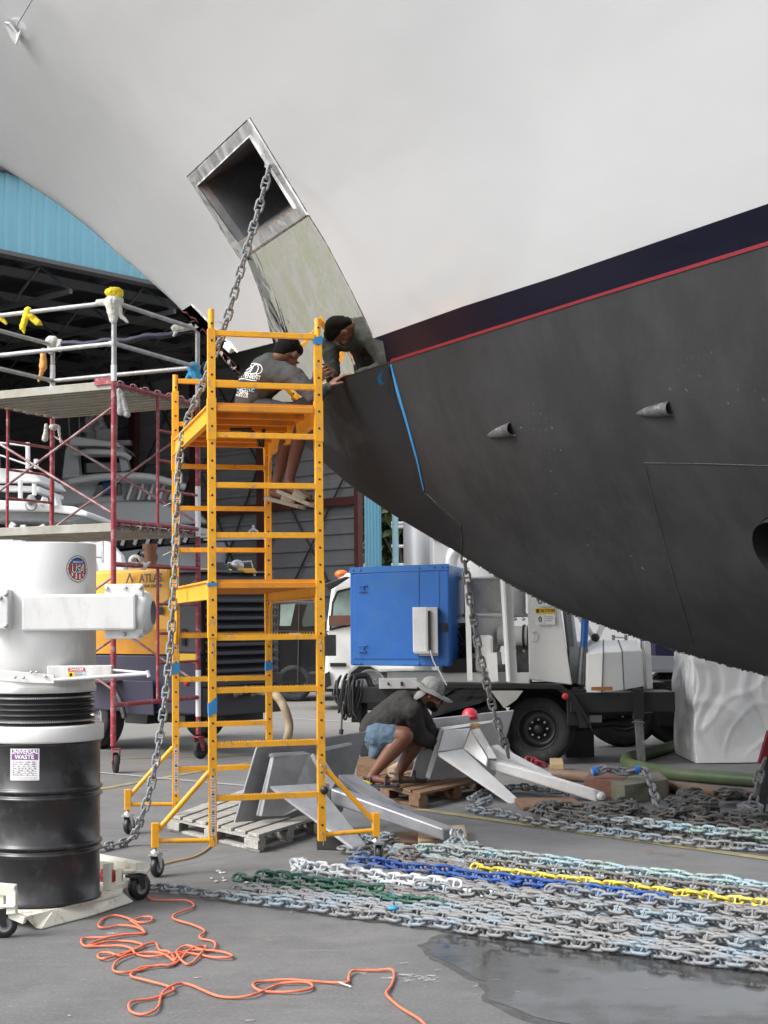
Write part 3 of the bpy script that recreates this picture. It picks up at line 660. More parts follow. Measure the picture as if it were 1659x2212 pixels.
q.tube(PB(547,1160,46.8),PB(547,1134,46.8),.05,6); q.path([PB(538,1157,46.7),PB(538,1148,46.7),PB(547,1142,46.7),PB(556,1148,46.7),PB(556,1157,46.7)],.05,6); q.build('bow_rail',M_bwhite,gy)
q=MB(); q.lathe([(.28,0),(.33,.02),(.33,.05),(.22,.05),(.2,0)],PB(318,1205,46.6),16,axis=(0,-1,0)); q.build('porthole',M_bglass,gy)
# white sport boat at the left
ws=thing('white_motor_boat','white motor boat with open flybridge and hardtop partly behind the red scaffold','boat',P(60,1400,31))
hullmesh([(-60,1150),(20,1152),(90,1158),(150,1175),(200,1210),(245,1235)],[(-60,1400),(20,1395),(90,1385),(150,1370),(200,1330),(236,1260)],31,3.6,'hull',M_bwhite,ws)
def W_(poly,Z,dz,name,m,bev=.03): q=MB(); q.prism([P(x,y,Z) for x,y in poly],(0,dz,0)); return q.build(name,m,ws,bevel=bev)
W_([(-40,1078),(70,1084),(88,1088),(160,1094),(190,1107),(188,1115),(100,1104),(-40,1102)],31,3,'foredeck',M_bwhite)
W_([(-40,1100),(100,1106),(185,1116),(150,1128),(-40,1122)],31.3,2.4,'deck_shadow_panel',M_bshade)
W_([(-40,1010),(15,1012),(60,1014),(78,1024),(90,1040),(70,1042),(-40,1044)],31.3,2.5,'hardtop',M_bwhite)
W_([(-40,1046),(85,1050),(86,1058),(80,1062),(-40,1060)],31.4,2.4,'flybridge_coaming',M_bwhite)
W_([(-40,1060),(75,1062),(72,1080),(-40,1078)],31.7,1.8,'flybridge_interior',M_bglass)
q=MB()
for x,y0,y1 in ((44,1037,1080),(74,1045,1070),(60,956,1012),(78,992,1012),(-5,985,1012)): q.tube(P(x,y0,31.2),P(x,y1,31.2),.05,6)
q.path([P(-10,980,31.2),P(20,990,31.2),P(60,1004,31.2)],.02,5); q.path([P(-10,955,31.2),P(62,964,31.2)],.02,5); q.build('radio_mast',M_bwhite,ws)
W_([(82,1090),(92,1070),(96,1092)],30.9,.5,'deck_vent',M_bwhite); W_([(102,1092),(117,1066),(126,1094)],30.9,.5,'deck_vent',M_bwhite)
q=MB(); q.lathe([(.09,0),(.12,.03),(.13,.12),(.10,.14)],P(67,1092,30.9),14,axis=(.3,-1,0)); q.ball(P(67,1080,31),(.1,.1,.12),n=8); q.build('search_light',M_bshade,ws)
q=MB()
for a,b in (((10,1160),(30,1130)),((52,1160),(50,1134)),((104,1160),(90,1134)),((158,1135),(178,1165))): q.beam(P(*a,30.8),P(*b,30.8),.12,.1)
q.build('windscreen_pillar',M_bwhite,ws)
W_([(130,1160),(200,1165),(235,1170),(262,1200),(270,1240),(215,1240),(200,1180)],30.6,.4,'bow_flare',M_bwhite)
q=MB(); q.path([P(205,1170,30.2),P(222,1168,30.2),P(222,1215,30.2)],.025,6); q.path([P(202,1202,30.2),P(222,1204,30.2)],.025,6)
q.path([P(152,1164,30.2),P(178,1166,30.2),P(205,1170,30.2)],.02,5)
q.build('bow_rail',M_zinc,ws)
# ================= trees and things beyond =================
def leafmat(n,c): 
    m=mat(n,c,.7,var=.55,vs_=3.5,rv=.05); m.node_tree.nodes['Principled BSDF'].inputs['Subsurface Weight'].default_value=0; return m
M_leafs=[leafmat('leaf_green',(.07,.11,.035)),leafmat('leaf_light',(.13,.17,.06)),leafmat('leaf_dark',(.03,.05,.02))]
M_bark=mat('bark',(.09,.07,.05),.9,var=.3)
def tree(x,Y,h,r,seed,label,n=1400,ls=.22):
    rnd=random.Random(seed); t=thing('tree',label,'tree',(x,Y,0),group='trees beyond the yard')
    q=MB(); top=Vector((x+rnd.uniform(-.4,.4),Y,h*.55)); q.path([(x,Y,0),(x+.1,Y,h*.25),top],[.28,.22,.12],8)
    cl=[]
    for i in range(9):
        a=rnd.uniform(0,6.28); e=top+Vector((math.cos(a)*r*rnd.uniform(.3,.8),math.sin(a)*r*rnd.uniform(.3,.8),h*rnd.uniform(-.15,.35))); q.path([top-Vector((0,0,h*.2*rnd.random())),e],[.09,.03],5); cl.append((e,r*rnd.uniform(.28,.5)))
    q.build('trunk',M_bark,t)
    q=MB()
    for i in range(n):
        c,cr=rnd.choice(cl); d=Vector((rnd.gauss(0,1),rnd.gauss(0,1),rnd.gauss(0,1))).normalized()*cr*rnd.random()**.4; p=c+d
        a=Vector((rnd.gauss(0,1),rnd.gauss(0,1),rnd.gauss(0,1))).normalized(); b=a.orthogonal().normalized()*ls*rnd.uniform(.5,1); a=a*ls*rnd.uniform(.7,1.4)
        q.add([p-a,p+b,p+a,p-b],[(0,1,2,3)],mi=rnd.choice((0,0,1,2)))
    q.build('crown',M_leafs,t,fix=False); return t
tl=['tall leafy tree standing just right of the blue shed corner','dense tree further right behind the silver silo','bushy tree behind the blue shed corner column','broad dark tree behind the hoppers of the trailer','lower round tree beyond the yard under the yacht keel']
for i,(x,Y,h,r) in enumerate([(1.3,70,9,4.0),(4.5,74,10,4.5),(-1.5,78,10,4),(10,76,11,5),(16,80,10,5)]): tree(x,Y,h,r,i+1,tl[i],n=2600,ls=.3)
# trees added out of view on the left, for reflections in the polished steel
for i,(x,Y,h,r) in enumerate([(-30,10,9,4.5),(-33,2,11,5),(-28,-7,9,4.5),(-31,-16,10,5),(-24,-26,9,5)]):
    t=tree(x,Y,h,r,i+11,'leafy tree added out of view on the left for reflections',n=900,ls=.5); t['group']='unseen trees added for reflections'
# silo, pale building and pipe rack beyond the trailer
M_silver=mat('silver_cladding',(.50,.51,.53),.35,metal=.5,var=.08,vs_=1)
q=MB(); c=P(907,1300,40); r=34/3220*40; q.lathe([(r,0),(r,4.4),(r*.98,4.6),(.01,4.9)],(c.x,c.y,0),40); tag(q.build('silo',M_silver),'tall silver silo cylinder standing right of the trees','silo')
M_wb=mat('off_white_wall',(.40,.40,.40),.5,var=.03)
wb=thing('white_container','large plain white container block behind the blue cabinet','container',P(1050,1400,36))
q=MB(); a=P(938,1300,36);b=P(1500,1300,38); q.box(((a.x+b.x)/2,37.6,1.9),(b.x-a.x,2.4,3.7)); q.build('container_body',M_wb,wb,bevel=.03)
q=MB(); 
for z in (.3,3.5): q.beam((a.x,36.37,z),(b.x,36.37,z),.06,.14)
q.build('container_rail',M_silver,wb)
q=MB(); q.path(bez([P(972,1240,33),P(974,1205,33),P(990,1185,33),P(1015,1180,33),P(1040,1190,33)],6),.16,14); tag(q.build('duct_elbow',M_silver),'silver bent exhaust duct rising above the blue cabinet','duct')
rk=thing('pole_rack','white and blue pipe rack poles in front of the trees','pole',P(862,1400,45))
q=MB(); a=P(855,1250,45); q.tube((a.x,a.y,0),(a.x,a.y,5),.10,10); q.build('pole',mat('pale_blue_paint',(.35,.55,.62),.5),rk)
each('cross_pipe',M_bwhite,rk,(1130,1138,1180,1220),lambda q,y:q.tube(P(845,y,45),P(900,y,45),.05,8))
# ================= drum and white dust hopper =================
DZ=7.70
def Zof(y,x): # ground depth of a pixel
    return G(x,y).y
DC=P(94,1700,DZ); DX,DY=DC.x,DC.y
def zat(y,x=94,Z=DZ): return P(x,y,Z).z
zb=.075
drum=thing('steel_drum','black steel drum with a purple and white waste label on a low dolly','drum',(DX,DY,zb))
r=.285; zt=zat(1598); H=zt-zb
pr=[(.001,0),(r-.01,0),(r+.006,.004),(r+.008,.014),(r,.022)]
def bead(z,h=.024): return [(r,z-h),(r+.004,z-h*.7),(r+.012,z-h*.25),(r+.012,z+h*.25),(r+.004,z+h*.7),(r,z+h)]
def dbead(z): return bead(z-.018,.014)+bead(z+.018,.016)
pr+=dbead(H*.335)+dbead(H*.68)+[(r,H-.02),(r+.006,H-.01),(r+.006,H),(.001,H)]
q=MB(); q.lathe(pr,(DX,DY,zb),72); q.build('drum_shell',mat('black_drum_paint',(.014,.014,.016),.36,var=.3,vs_=3,dirt=(.055,.053,.05),dirt_a=.28,dirt_s=8,bump=.06,bs=12,coat=.2),drum)
def on_cyl(mb,R_,ang0,z0,pts_faces,mi=None,cx=DX,cy=DY):
    vs,fs=pts_faces; o=[]
    for v in vs:
        a=ang0+v[0]/R_; o.append(Vector((cx+R_*math.cos(a)+ v[2]*math.cos(a),cy+R_*math.sin(a)+v[2]*math.sin(a),z0+v[1])))
    mb.add(o,fs,mi=mi)
def rectgrid(w,h,dx=0,dy=0,off=.0015,n=10):
    vs=[];fs=[]
    for j in range(2):
        for i in range(n+1): vs.append((dx-w/2+w*i/n,dy-h/2+h*j,off))
    for i in range(n): fs.append((i,i+1,n+1+i+1,n+1+i))
    return vs,fs
def ang_px(x,R_): # angle on the drum for pixel column x (front side)
    best=None
    for k in range(2000):
        a=-math.pi+math.pi*k/2000; p=Vector((DX+R_*math.cos(a),DY+R_*math.sin(a),1.0)); sx=829.5+3220*p.x/(p.y)
        # project exactly
        l=CM.inverted()@p; sx=829.5+FPX*l.x/(-l.z)
        if best is None or abs(sx-x)<best[0]: best=(abs(sx-x),a)
    return best[1]
M_lab=mat('white_label',(.72,.71,.72),.5,var=.05); M_pur=mat('purple_label',(.19,.07,.22),.5,var=.15,vs_=40); M_ink=mat('black_ink',(.02,.02,.02),.6); M_wink=mat('white_ink',(.8,.8,.8),.6)
a_=ang_px(53,r); zl=zat(1651,Z=DZ-.28); W0,H0=.148,.155
q=MB(); on_cyl(q,r,a_,zl,rectgrid(W0,H0)); q.build('waste_label',M_lab,drum)
q=MB(); on_cyl(q,r,a_,zl,rectgrid(W0*.92,H0*.33,0,H0*.31,.0022)); q.build('waste_label_band',M_pur,drum)
q=MB()
for s_,dy,sz in (('UNIVERSAL',.40,.030),('WASTE',.235,.030)):
    vs,fs=text2d(s_,sz,.0003,.93 if s_!='WASTE' else 1.0); on_cyl(q,r,a_,zl+H0*dy,([(v.x,v.y,v.z+.003) for v in vs],fs))
q.build('label_lettering',M_wink,drum)
q=MB()
for i in range(8): on_cyl(q,r,a_,zl,rectgrid(W0*.85,.0012,0,H0*(.06-.068*i),.0022))
rr=random.Random(3)
for i in range(7):
    x=-W0*.38
    while x<W0*.36: 
        w=rr.uniform(.003,.012); on_cyl(q,r,a_,zl,rectgrid(w,.0030,x,H0*(.085-.068*i),.0022,2)); x+=w+rr.uniform(.002,.02)
on_cyl(q,r,a_,zl,rectgrid(W0*.92,.0012,0,-H0*.46,.0022)); q.build('label_print',M_ink,drum)
# hopper
hop=thing('dust_hopper','white cylindrical dust hopper with black bellows and slide gate on the black drum','hopper',(DX,DY,zt))
q=MB(); z0=zt+.002; z1=zat(1563); q.lathe([(.28,0),(.300,0),(.303,.01),(.303,z1-z0-.01),(.296,z1-z0),(.20,z1-z0)],(DX,DY,z0),72); q.build('clamp_ring',M_white,hop)
zbl1=zat(1494); n=6; pr=[(.22,0)]
for i in range(n*8+1):
    t=i/(n*8); pr.append((.246+.014*math.cos(t*n*2*math.pi),t*(zbl1-z1)))
q=MB(); q.lathe(pr,(DX,DY,z1),72); q.build('bellows',mat('bellows_rubber',(.035,.035,.037),.45,var=.2,vs_=20),hop)
q=MB()
for zc_ in (z1+.022,zbl1-.022):
    for i in range(90):
        a=math.pi+math.pi*i/90; q.box((DX+.262*math.cos(a),DY+.262*math.sin(a),zc_),(.006,.002,.008),Matrix.Rotation(a+math.pi/2,3,'Z'))
q.build('clamp_band',M_zinc,hop)
RH=.262; ztop=zat(1176)
q=MB(); q.lathe([(.20,0),(.258,0),(.264,.004),(.264,.03),(.260,.034),(RH-.006,.036),(RH-.006,.06),(RH,.064),(RH,ztop-zbl1-.006),(RH-.004,ztop-zbl1),(.245,ztop-zbl1),(.245,-.2+ztop-zbl1)],(DX,DY,zbl1),72); q.build('hopper_body',M_white,hop)
# duct tangential to the right
yF=DY-.285
def XP(x,Z=yF): return P(x,1300,Z).x
def ZP(y,x=200,Z=yF): return P(x,y,Z).z
x0,x1=XP(105),XP(293); za,zb_=ZP(1362),ZP(1283)
q=MB(); q.box(((DX-.05+x1)/2,yF+.14,(za+zb_)/2),(x1-DX+.05,.28,zb_-za)); 
o=q.build('inlet_duct',M_white,hop,bevel=.012)
xa,xb=XP(226,yF+.05),XP(309,yF+.05); zq0,zq1=ZP(1381,Z=yF+.05),ZP(1262,Z=yF+.05)
q=MB(); q.box(((xa+xb)/2,yF+.065,(zq0+zq1)/2),(xb-xa,.03,zq1-zq0)); q.build('flange_plate',M_white,hop,bevel=.006)
each('bolt',M_zinc,hop,((231,1272),(271,1271),(303,1270),(303,1322),(302,1373),(269,1370)),lambda q,p:q.lathe([(.001,.014),(.006,.014),(.0065,.004),(.011,.003),(.011,0)],P(*p,yF+.048),8,axis=(0,-1,0)))
q=MB(); q.lathe([(.07,0),(.105,0),(.112,.01),(.112,.03),(.10,.05),(.06,.07)],(XP(300,yF+.1),yF+.13,(za+zb_)/2-.005),32,axis=(1,-.1,0)); q.build('duct_end_cap',M_white,hop)
# left access box
q=MB(); q.box((XP(4)-.02,yF+.05,ZP(1314)),(.12,.16,.2)); q.build('access_box',M_white,hop,bevel=.008)
each('bolt',M_zinc,hop,((13,1284),(13,1352),(1,1292)),lambda q,p:q.lathe([(.001,.012),(.008,.012),(.009,.003),(.013,0)],P(*p,yF-.03),8,axis=(0,-1,0)))
# slide gate
q=MB(); q.box((XP(172),yF+.03,ZP(1452)),(XP(229)-XP(90),.06,.066)); q.build('gate_housing',M_white,hop,bevel=.004)
q=MB(); q.tube(P(116,1469,yF-.05),P(322,1455,yF-.02),.009,10); q.tube(P(228,1446,yF+.02),P(320,1454,yF-.02),.007,10); q.tube(P(318,1448,yF-.02),P(322,1462,yF-.02),.010,10); q.build('gate_lever',M_white,hop)
q=MB(); q.prism([P(-5,1447,yF-.02),P(98,1456,yF-.03),P(117,1459,yF-.04),P(117,1477,yF-.04),P(52,1475,yF-.03),P(-5,1470,yF-.02)],(0,.02,0)); q.build('gate_bracket',M_white,hop,bevel=.003)
each('bolt',M_zinc,hop,((33,1463),(51,1464),(68,1452),(80,1452),(98,1461)),lambda q,p:q.lathe([(.001,.01),(.006,.01),(.008,0)],P(*p,yF-.04),8,axis=(0,-1,0)))
M_dred=mat('sign_red',(.5,.03,.03),.5,var=.05); M_syel=mat('sign_yellow',(.8,.5,.03),.5,var=.05)
def flat_sign(cx,cy,w,h,Z,name,parent,bands,texts,xd=(1,0,0),zd=(0,0,1),prints=()):
    o=P(cx,cy,Z); M=frame3(o,xd,zd); q=MB()
    q.add([M@Vector((x*w/2,y*h/2,.0)) for x,y in((-1,-1),(1,-1),(1,1),(-1,1))],[(0,1,2,3)],mi=0)
    ms=[M_lab,M_dred,M_syel,M_ink,M_wink]
    for (u0,v0,u1,v1,mi) in bands: q.add([M@Vector((u*w/2,v*h/2,.0015)) for u,v in((u0,v0),(u1,v0),(u1,v1),(u0,v1))],[(0,1,2,3)],mi=mi)
    for (s_,u,v,sz,mi,wf) in texts:
        vs,fs=text2d(s_,sz,.0002,wf); q.add([M@Vector((p.x+u*w/2,p.y+v*h/2,.003+p.z)) for p in vs],fs,mi=mi)
    return q.build(name,ms,parent,fix=False)
flat_sign(165,1453,.082,.048,yF-.002,'danger_sign',hop,[(-1,.25,1,1,1),(-1,-1,-.3,.2,2),(-.2,-.1,.8,0,3),(-.2,-.4,.9,-.3,3),(-.2,-.7,.7,-.6,3),(-.8,-.75,-.5,-.1,3)],[('DANGER',.05,.62,.017,4,1)])
# MADE IN THE USA roundel
a_=ang_px(167,RH); zz=zat(1229,Z=DZ-.2); q=MB()
def disk(Rd,off,mi,y0=-9,y1=9,n=48,rin=0):
    vs=[];fs=[]
    if rin:
        for i in range(n): t=2*math.pi*i/n; vs+= [(Rd*math.cos(t),Rd*math.sin(t),off),(rin*math.cos(t),rin*math.sin(t),off)]
        for i in range(n): j=(i+1)%n; fs.append((2*i,2*j,2*j+1,2*i+1))
    else:
        K=16
        for j in range(K+1):
            y=max(y0,-Rd)+(min(y1,Rd)-max(y0,-Rd))*j/K; hw=math.sqrt(max(0,Rd*Rd-y*y))
            for i in range(9): vs.append((-hw+2*hw*i/8,y,off))
        for j in range(K):
            for i in range(8): a=j*9+i; fs.append((a,a+1,a+10,a+9))
    on_cyl(q,RH,a_,zz,(vs,fs),mi=mi)
Rr=.068; disk(Rr,.001,0); disk(Rr,.0022,3,rin=Rr*.955); disk(Rr*.84,.0022,3,rin=Rr*.79)
disk(Rr*.79,.0016,1); disk(Rr*.79,.0026,2,y0=Rr*.38)
for i in range(-4,5,2):
    x=i*Rr*.17+Rr*.17; hw=math.sqrt(max(0,(Rr*.78)**2-(abs(x)+.004)**2)); on_cyl(q,RH,a_,zz,rectgrid(Rr*.11,hw+Rr*.36,x,(-hw+Rr*.36)/2,.0024,2),mi=0)
vs,fs=text2d('USA',.054,.0003,.80,3,.075); on_cyl(q,RH,a_,zz-.004,([(v.x,v.y,v.z+.0036) for v in vs],fs),mi=3)
vs,fs=text2d('USA',.054,.0003,.80,3,.0); on_cyl(q,RH,a_,zz-.004,([(v.x,v.y,v.z+.0048) for v in vs],fs),mi=0)
vs,fs=text2d('MADE IN THE',.0135,.0002,.75); on_cyl(q,RH,a_,zz+Rr*.5,([(v.x,v.y,v.z+.0036) for v in vs],fs),mi=0)
for i in range(14): t=2*math.pi*i/14; on_cyl(q,RH,a_,zz,([(Rr*.89*math.cos(t)+.0022*math.cos(k),Rr*.89*math.sin(t)+.0022*math.sin(k),.003) for k in (0,1.26,2.5,3.8,5)],[(0,1,2,3,4)]),mi=3)
q.build('country_roundel',[M_lab,mat('roundel_red',(.45,.07,.06),.5),mat('roundel_blue',(.03,.09,.28),.5),M_ink],hop,fix=False)
# dolly
dl=thing('drum_dolly','chipped white wheeled dolly with a low ramp under the black drum','dolly',(DX,DY,0))
M_dw=mat('chipped_white_paint',(.70,.69,.60),.45,var=.08,vs_=6,dirt=(.20,.10,.05),dirt_a=.18,dirt_s=9)
zx=lambda x,y:(x/4.389,1673.9+y/4.389)
q=MB(); top=[G(*zx(150,1290),.07),G(*zx(390,1435),.015)]
inner=[G(34,1968,.072),G(116,1964,.072),G(190,1940,.072),G(264,1926,.072)]; outer=[G(77,2003,.014),G(91,2004,.012),G(198,1976,.012),G(287,1947,.014),G(284,1940,.02)]
q.add([G(55,1979,.07),G(116,1966,.07),G(190,1943,.07),G(264,1927,.07),G(287,1946,.014),G(198,1976,.010),G(91,2004,.010),G(77,2002,.014)],[(0,1,6,7),(1,2,5,6),(2,3,4,5)])
k=len(q.v); q.v+=[v-Vector((0,0,.006)) for v in q.v[:]]; 
for f in [(0,1,6,7),(1,2,5,6),(2,3,4,5)]: q.f.append([i+k for i in f][::-1]); q.m.append(0); q.sm.append(False)
for i in range(8): j=(i+1)%8; q.f.append([j,i,k+i,k+j]); q.m.append(0); q.sm.append(False)
q.build('ramp_lip',M_dw,dl)
q=MB(); q.prism([G(25,1972,.071),G(55,1980,.071),G(264,1928,.071),G(270,1890,.071),G(-60,1880,.071),G(-60,1960,.071)],(0,0,-.012)); q.build('base_plate',M_dw,dl)
rim=mat('grey_rim',(.30,.30,.31),.5,metal=.3)
def caster(parent,c,rw,w,axis,plate_z,name='caster',body=M_black,rimm=rim,forkm=None,tag_=True):
    """c: wheel centre; axis: horizontal axle direction"""
    axis=Vector(axis).normalized(); c=Vector(c); q=MB()
    q.lathe([(rw*.55,-w*.5),(rw*.9,-w*.5),(rw,-w*.3),(rw*1.01,0),(rw,w*.3),(rw*.9,w*.5),(rw*.55,w*.5)],c,28,axis=axis); wh=q.build('wheel',body,parent)
    q=MB(); q.lathe([(.001,-w*.48),(rw*.2,-w*.55),(rw*.22,-w*.4),(rw*.5,-w*.36),(rw*.62,-w*.52),(rw*.62,w*.52),(rw*.5,w*.36),(rw*.22,w*.4),(rw*.2,w*.55),(.001,w*.48)],c,24,axis=axis); q.build('rim',rimm,wh)
    fwd=axis.cross(Vector((0,0,1))); q=MB(); off=fwd*rw*.35
    for sg in(-1,1):
        a=c+axis*sg*w*.72; t=Vector((c.x,c.y,plate_z))+off+axis*sg*w*.72
        q.prism([a-fwd*rw*.2-axis*.002-Vector((0,0,rw*.15)),a+fwd*rw*.2-Vector((0,0,rw*.15)),t+fwd*rw*.42,t-fwd*rw*.42],axis*.004)
    q.box(Vector((c.x,c.y,plate_z-.004))+off,(w*1.7,w*1.9,.012),Matrix.Rotation(math.atan2(axis.y,axis.x),3,'Z')); q.tube(c-axis*w*.8,c+axis*w*.8,rw*.1,8)
    q.build('fork',forkm or M_zinc,wh); return wh
Zc=G(301,1943).y; c=P(301,1913,Zc); caster(dl,(c.x,c.y,.068),.068,.045,(1,-.75,0),P(290,1884,Zc).z-.012,forkm=M_black)
q=MB(); q.box((c.x-.02,c.y+.03,P(290,1882,Zc).z),(.13,.11,.01)); q.build('caster_plate',M_dw,dl)
c2=c; 
q=MB(); q.beam(P(170,1852,Zc+.35),P(303,1877,Zc+.02),.055,.07); q.build('frame_beam',M_dw,dl,bevel=.005)
q=MB(); q.beam(P(232,1868,Zc-.05),P(232,1926,Zc-.12),.04,.04,up=(0,1,0)); q.beam(P(205,1866,Zc+.1),P(240,1871,Zc-.06),.035,.035); q.beam(P(258,1878,Zc+.05),P(258,1915,Zc),.035,.035,up=(0,1,0)); q.beam(P(236,1922,Zc-.08),P(280,1908,Zc),.03,.03); q.build('frame_upright',M_dw,dl,bevel=.003)
q=MB(); q.ball(P(243,1892,Zc+.05),(.03,.03,.035),n=10); q.tube(P(222,1885,Zc+.1),P(250,1893,Zc+.05),.02,10); q.ball(P(222,1890,Zc+.15),(.035,.03,.04),n=10); q.build('hose_coupling',mat('red_plastic',(.35,.03,.03),.4),dl)
Zl=G(9,2025).y; c=P(9,2000,Zl); caster(dl,(c.x,c.y,.062),.062,.04,(.25,-1,0),.125,forkm=M_black)
q=MB(); q.beam(P(-40,1917,Zl),P(34,1923,Zl),.05,.05); q.beam(P(26,1922,Zl),P(26,1975,Zl-.02),.045,.045,up=(0,1,0)); q.beam(P(2,1924,Zl),P(2,1960,Zl),.03,.03,up=(0,1,0)); q.box(P(5,1955,Zl),(.14,.1,.01)); q.beam(P(20,1974,Zl),P(55,1988,Zl-.02),.03,.035); q.build('frame_beam',M_dw,dl,bevel=.004)

# ================= compressor (yellow and charcoal) =================
M_cy=mat('compressor_yellow',(.86,.43,.025),.38,var=.05,vs_=2,coat=.2); M_cg=mat('charcoal_panel',(.055,.055,.062),.5,var=.12,vs_=3); M_cg2=mat('navy_charcoal_panel',(.034,.032,.060),.5,var=.1,vs_=3)
ZK=G(441,1592).y; 
def fd(px,py_bot): return G(px,py_bot).y
Zc0=16.3; Cn=P(432,1400,Zc0); Cn=Vector((Cn.x,Cn.y,0)); SL=Vector((-.75,.66,0)); SE=Vector((.66,.75,0))
cz0=P(432,1545,Zc0).z; cz1=P(432,1236,Zc0).z; czm=P(432,1414,Zc0).z
comp=thing('air_compressor','yellow and charcoal towable air compressor with louvred end behind the scaffolds','compressor',Cn)
def cp(s,e,z): return Cn+SL*s+SE*e+Vector((0,0,z))
LL=3.0; LW=1.32
def px_s(px,e=0): # distance along SL for pixel column
    lo,hi=0,6
    for _ in range(30):
        m_=(lo+hi)/2; p=Cn+SL*m_+SE*e
        if p.x/p.y>(px-829.5)/3220: lo=m_
        else: hi=m_
    return lo
def px_e(px):
    lo,hi=0,4
    for _ in range(30):
        m_=(lo+hi)/2; p=Cn+SE*m_
        if p.x/p.y<(px-829.5)/3220: lo=m_
        else: hi=m_
    return lo
LW=px_e(598); sY=px_s(372)
czy=P(372,1226,16.75).z; q=MB(); q.hexa([cp(sY,0,czm),cp(LL,0,czm),cp(LL,LW,czm),cp(sY,LW,czm),cp(sY+.1,.03,czy),cp(LL,.03,czy),cp(LL,LW,czy),cp(sY+.1,LW,czy)]); q.build('yellow_canopy',M_cy,comp,bevel=.04)
q=MB(); q.hexa([cp(sY+.02,-.012,czm-.0),cp(LL,-.012,czm),cp(LL,.1,czm),cp(sY+.02,.1,czm),cp(sY+.04,-.012,czm+.28),cp(LL,-.012,czm+.28),cp(LL,.1,czm+.28),cp(sY+.04,.1,czm+.28)]); q.build('canopy_lower_band',mat('compressor_amber',(.55,.24,.01),.4),comp)
q=MB(); q.hexa([cp(0,0,cz0),cp(LL,0,cz0),cp(LL,LW,cz0),cp(0,LW,cz0),cp(0,0,czm-.01),cp(LL,0,czm-.01),cp(LL,LW,czm-.01),cp(0,LW,czm-.01)]); q.build('lower_body',M_cg2,comp,bevel=.02)
q=MB(); q.hexa([cp(0,0,czm-.008),cp(sY-.01,0,czm-.008),cp(sY-.01,LW,czm-.008),cp(0,LW,czm-.008),cp(.05,.03,cz1),cp(sY+.07,.03,cz1),cp(sY+.07,LW,cz1),cp(.05,LW,cz1)]); q.build('end_cowl',M_cg,comp,bevel=.04)
q=MB(); q.hexa([cp(-.02,.0,cz1+.001),cp(sY+.05,0,cz1+.001),cp(sY+.05,LW,cz1+.001),cp(-.02,LW,cz1+.001),cp(.02,.05,cz1+.03),cp(sY+.05,.05,cz1+.05),cp(sY+.05,LW-.05,cz1+.05),cp(.02,LW-.05,cz1+.03)]); q.build('cowl_cap',M_cg,comp,bevel=.02)
# louvres on the end
q=MB(); eL=.06; eR=LW-.08; zt_=P(440,1300,Zc0).z-.0; zb2=P(440,1455,Zc0).z
z_hi=P(440,1282,Zc0).z; q.prism([cp(-.012,eL,zb2),cp(-.012,eR,zb2),cp(-.012,eR,z_hi),cp(-.012,eL,z_hi)],-SL*.008); q.build('louvre_recess',M_hole,comp)
nl=9
for i in range(nl):
    z=zb2+(z_hi-zb2)*(i+.35)/nl; q=MB(); q.prism([cp(-.02,eL,z),cp(-.02,eR,z),cp(-.10,eR,z-.035),cp(-.10,eL,z-.035)],Vector((0,0,.035))); q.build('louvre_slat',M_cg,comp,bevel=.006)
q=MB(); zz_=P(440,1470,Zc0).z; q.prism([cp(-.02,0,zz_-.07),cp(-.02,LW,zz_-.07),cp(-.02,LW,zz_+.05),cp(-.02,0,zz_+.05)],SL*-.05); q.build('bumper_panel',M_cg,comp,bevel=.01)
M_sticker=mat('sticker_white',(.6,.6,.6),.5)
Mx=frame3(cp(-.075,LW*.5,zz_+.0),SE,(0,0,1)); q=MB(); mesh_text(q,'QUALITY AIR  ENGINEERING',.055,Mx,.001,.85); q.build('lettering',M_sticker,comp)
# lettering on the yellow side
Mx=frame3(cp(px_s(346),-.004,P(346,1253,Zc0+.8).z),-SL,(0,0,1))
sA=(px_s(303),px_s(378)); M_lt=mat('letter_grey',(.10,.10,.11),.5)
c_s=px_s(327); Mx=frame3(cp(c_s,-.02,P(327,1251,Zc0+.75).z),-SL,(0,0,1)); q=MB(); mesh_text(q,'ATLAS',.135,Mx,.002,1.02); q.build('lettering',M_lt,comp)
Mx=frame3(cp(px_s(326),-.02,P(322,1267,Zc0+.75).z),-SL,(0,0,1)); q=MB(); mesh_text(q,'MARINE GROUP',.045,Mx,.002,1.25); q.build('lettering',M_lt,comp)
s1=px_s(281); zc0=P(281,1250,Zc0+1.0).z; q=MB(); q.prism([cp(s1+.07,-.012,zc0-.055),cp(s1+.045,-.012,zc0-.055),cp(s1,-.012,zc0+.03),cp(s1-.045,-.012,zc0-.055),cp(s1-.07,-.012,zc0-.055),cp(s1,-.012,zc0+.065)],SE*-.006); q.build('logo_mark',M_lt,comp)
for (px,py,w,h,m_) in ((320,1347,.1,.09,M_lab),(321,1356,.09,.05,M_ink),(349,1320,.07,.09,M_ink),(385,1401,.0,.0,None),):
    if m_: q=MB(); s_=px_s(px); z_=P(px,py,Zc0+.6).z; q.prism([cp(s_+w/2,-.014,z_-h/2),cp(s_-w/2,-.014,z_-h/2),cp(s_-w/2,-.014,z_+h/2),cp(s_+w/2,-.014,z_+h/2)],SE*-.004); q.build('sticker',m_,comp)
q=MB(); s_=px_s(408); z_=P(408,1422,Zc0+.1).z; q.prism([cp(s_+.16,-.004,z_-.05),cp(s_-.14,-.004,z_-.05),cp(s_-.14,-.004,z_+.05),cp(s_+.16,-.004,z_+.05)],SE*-.004); q.build('yellow_plate',M_syel,comp)
q=MB(); q.lathe([(.001,.02),(.03,.02),(.035,0)],cp(px_s(402),-.004,P(402,1476,Zc0).z),16,axis=-SE); q.build('tail_light',M_dred,comp)
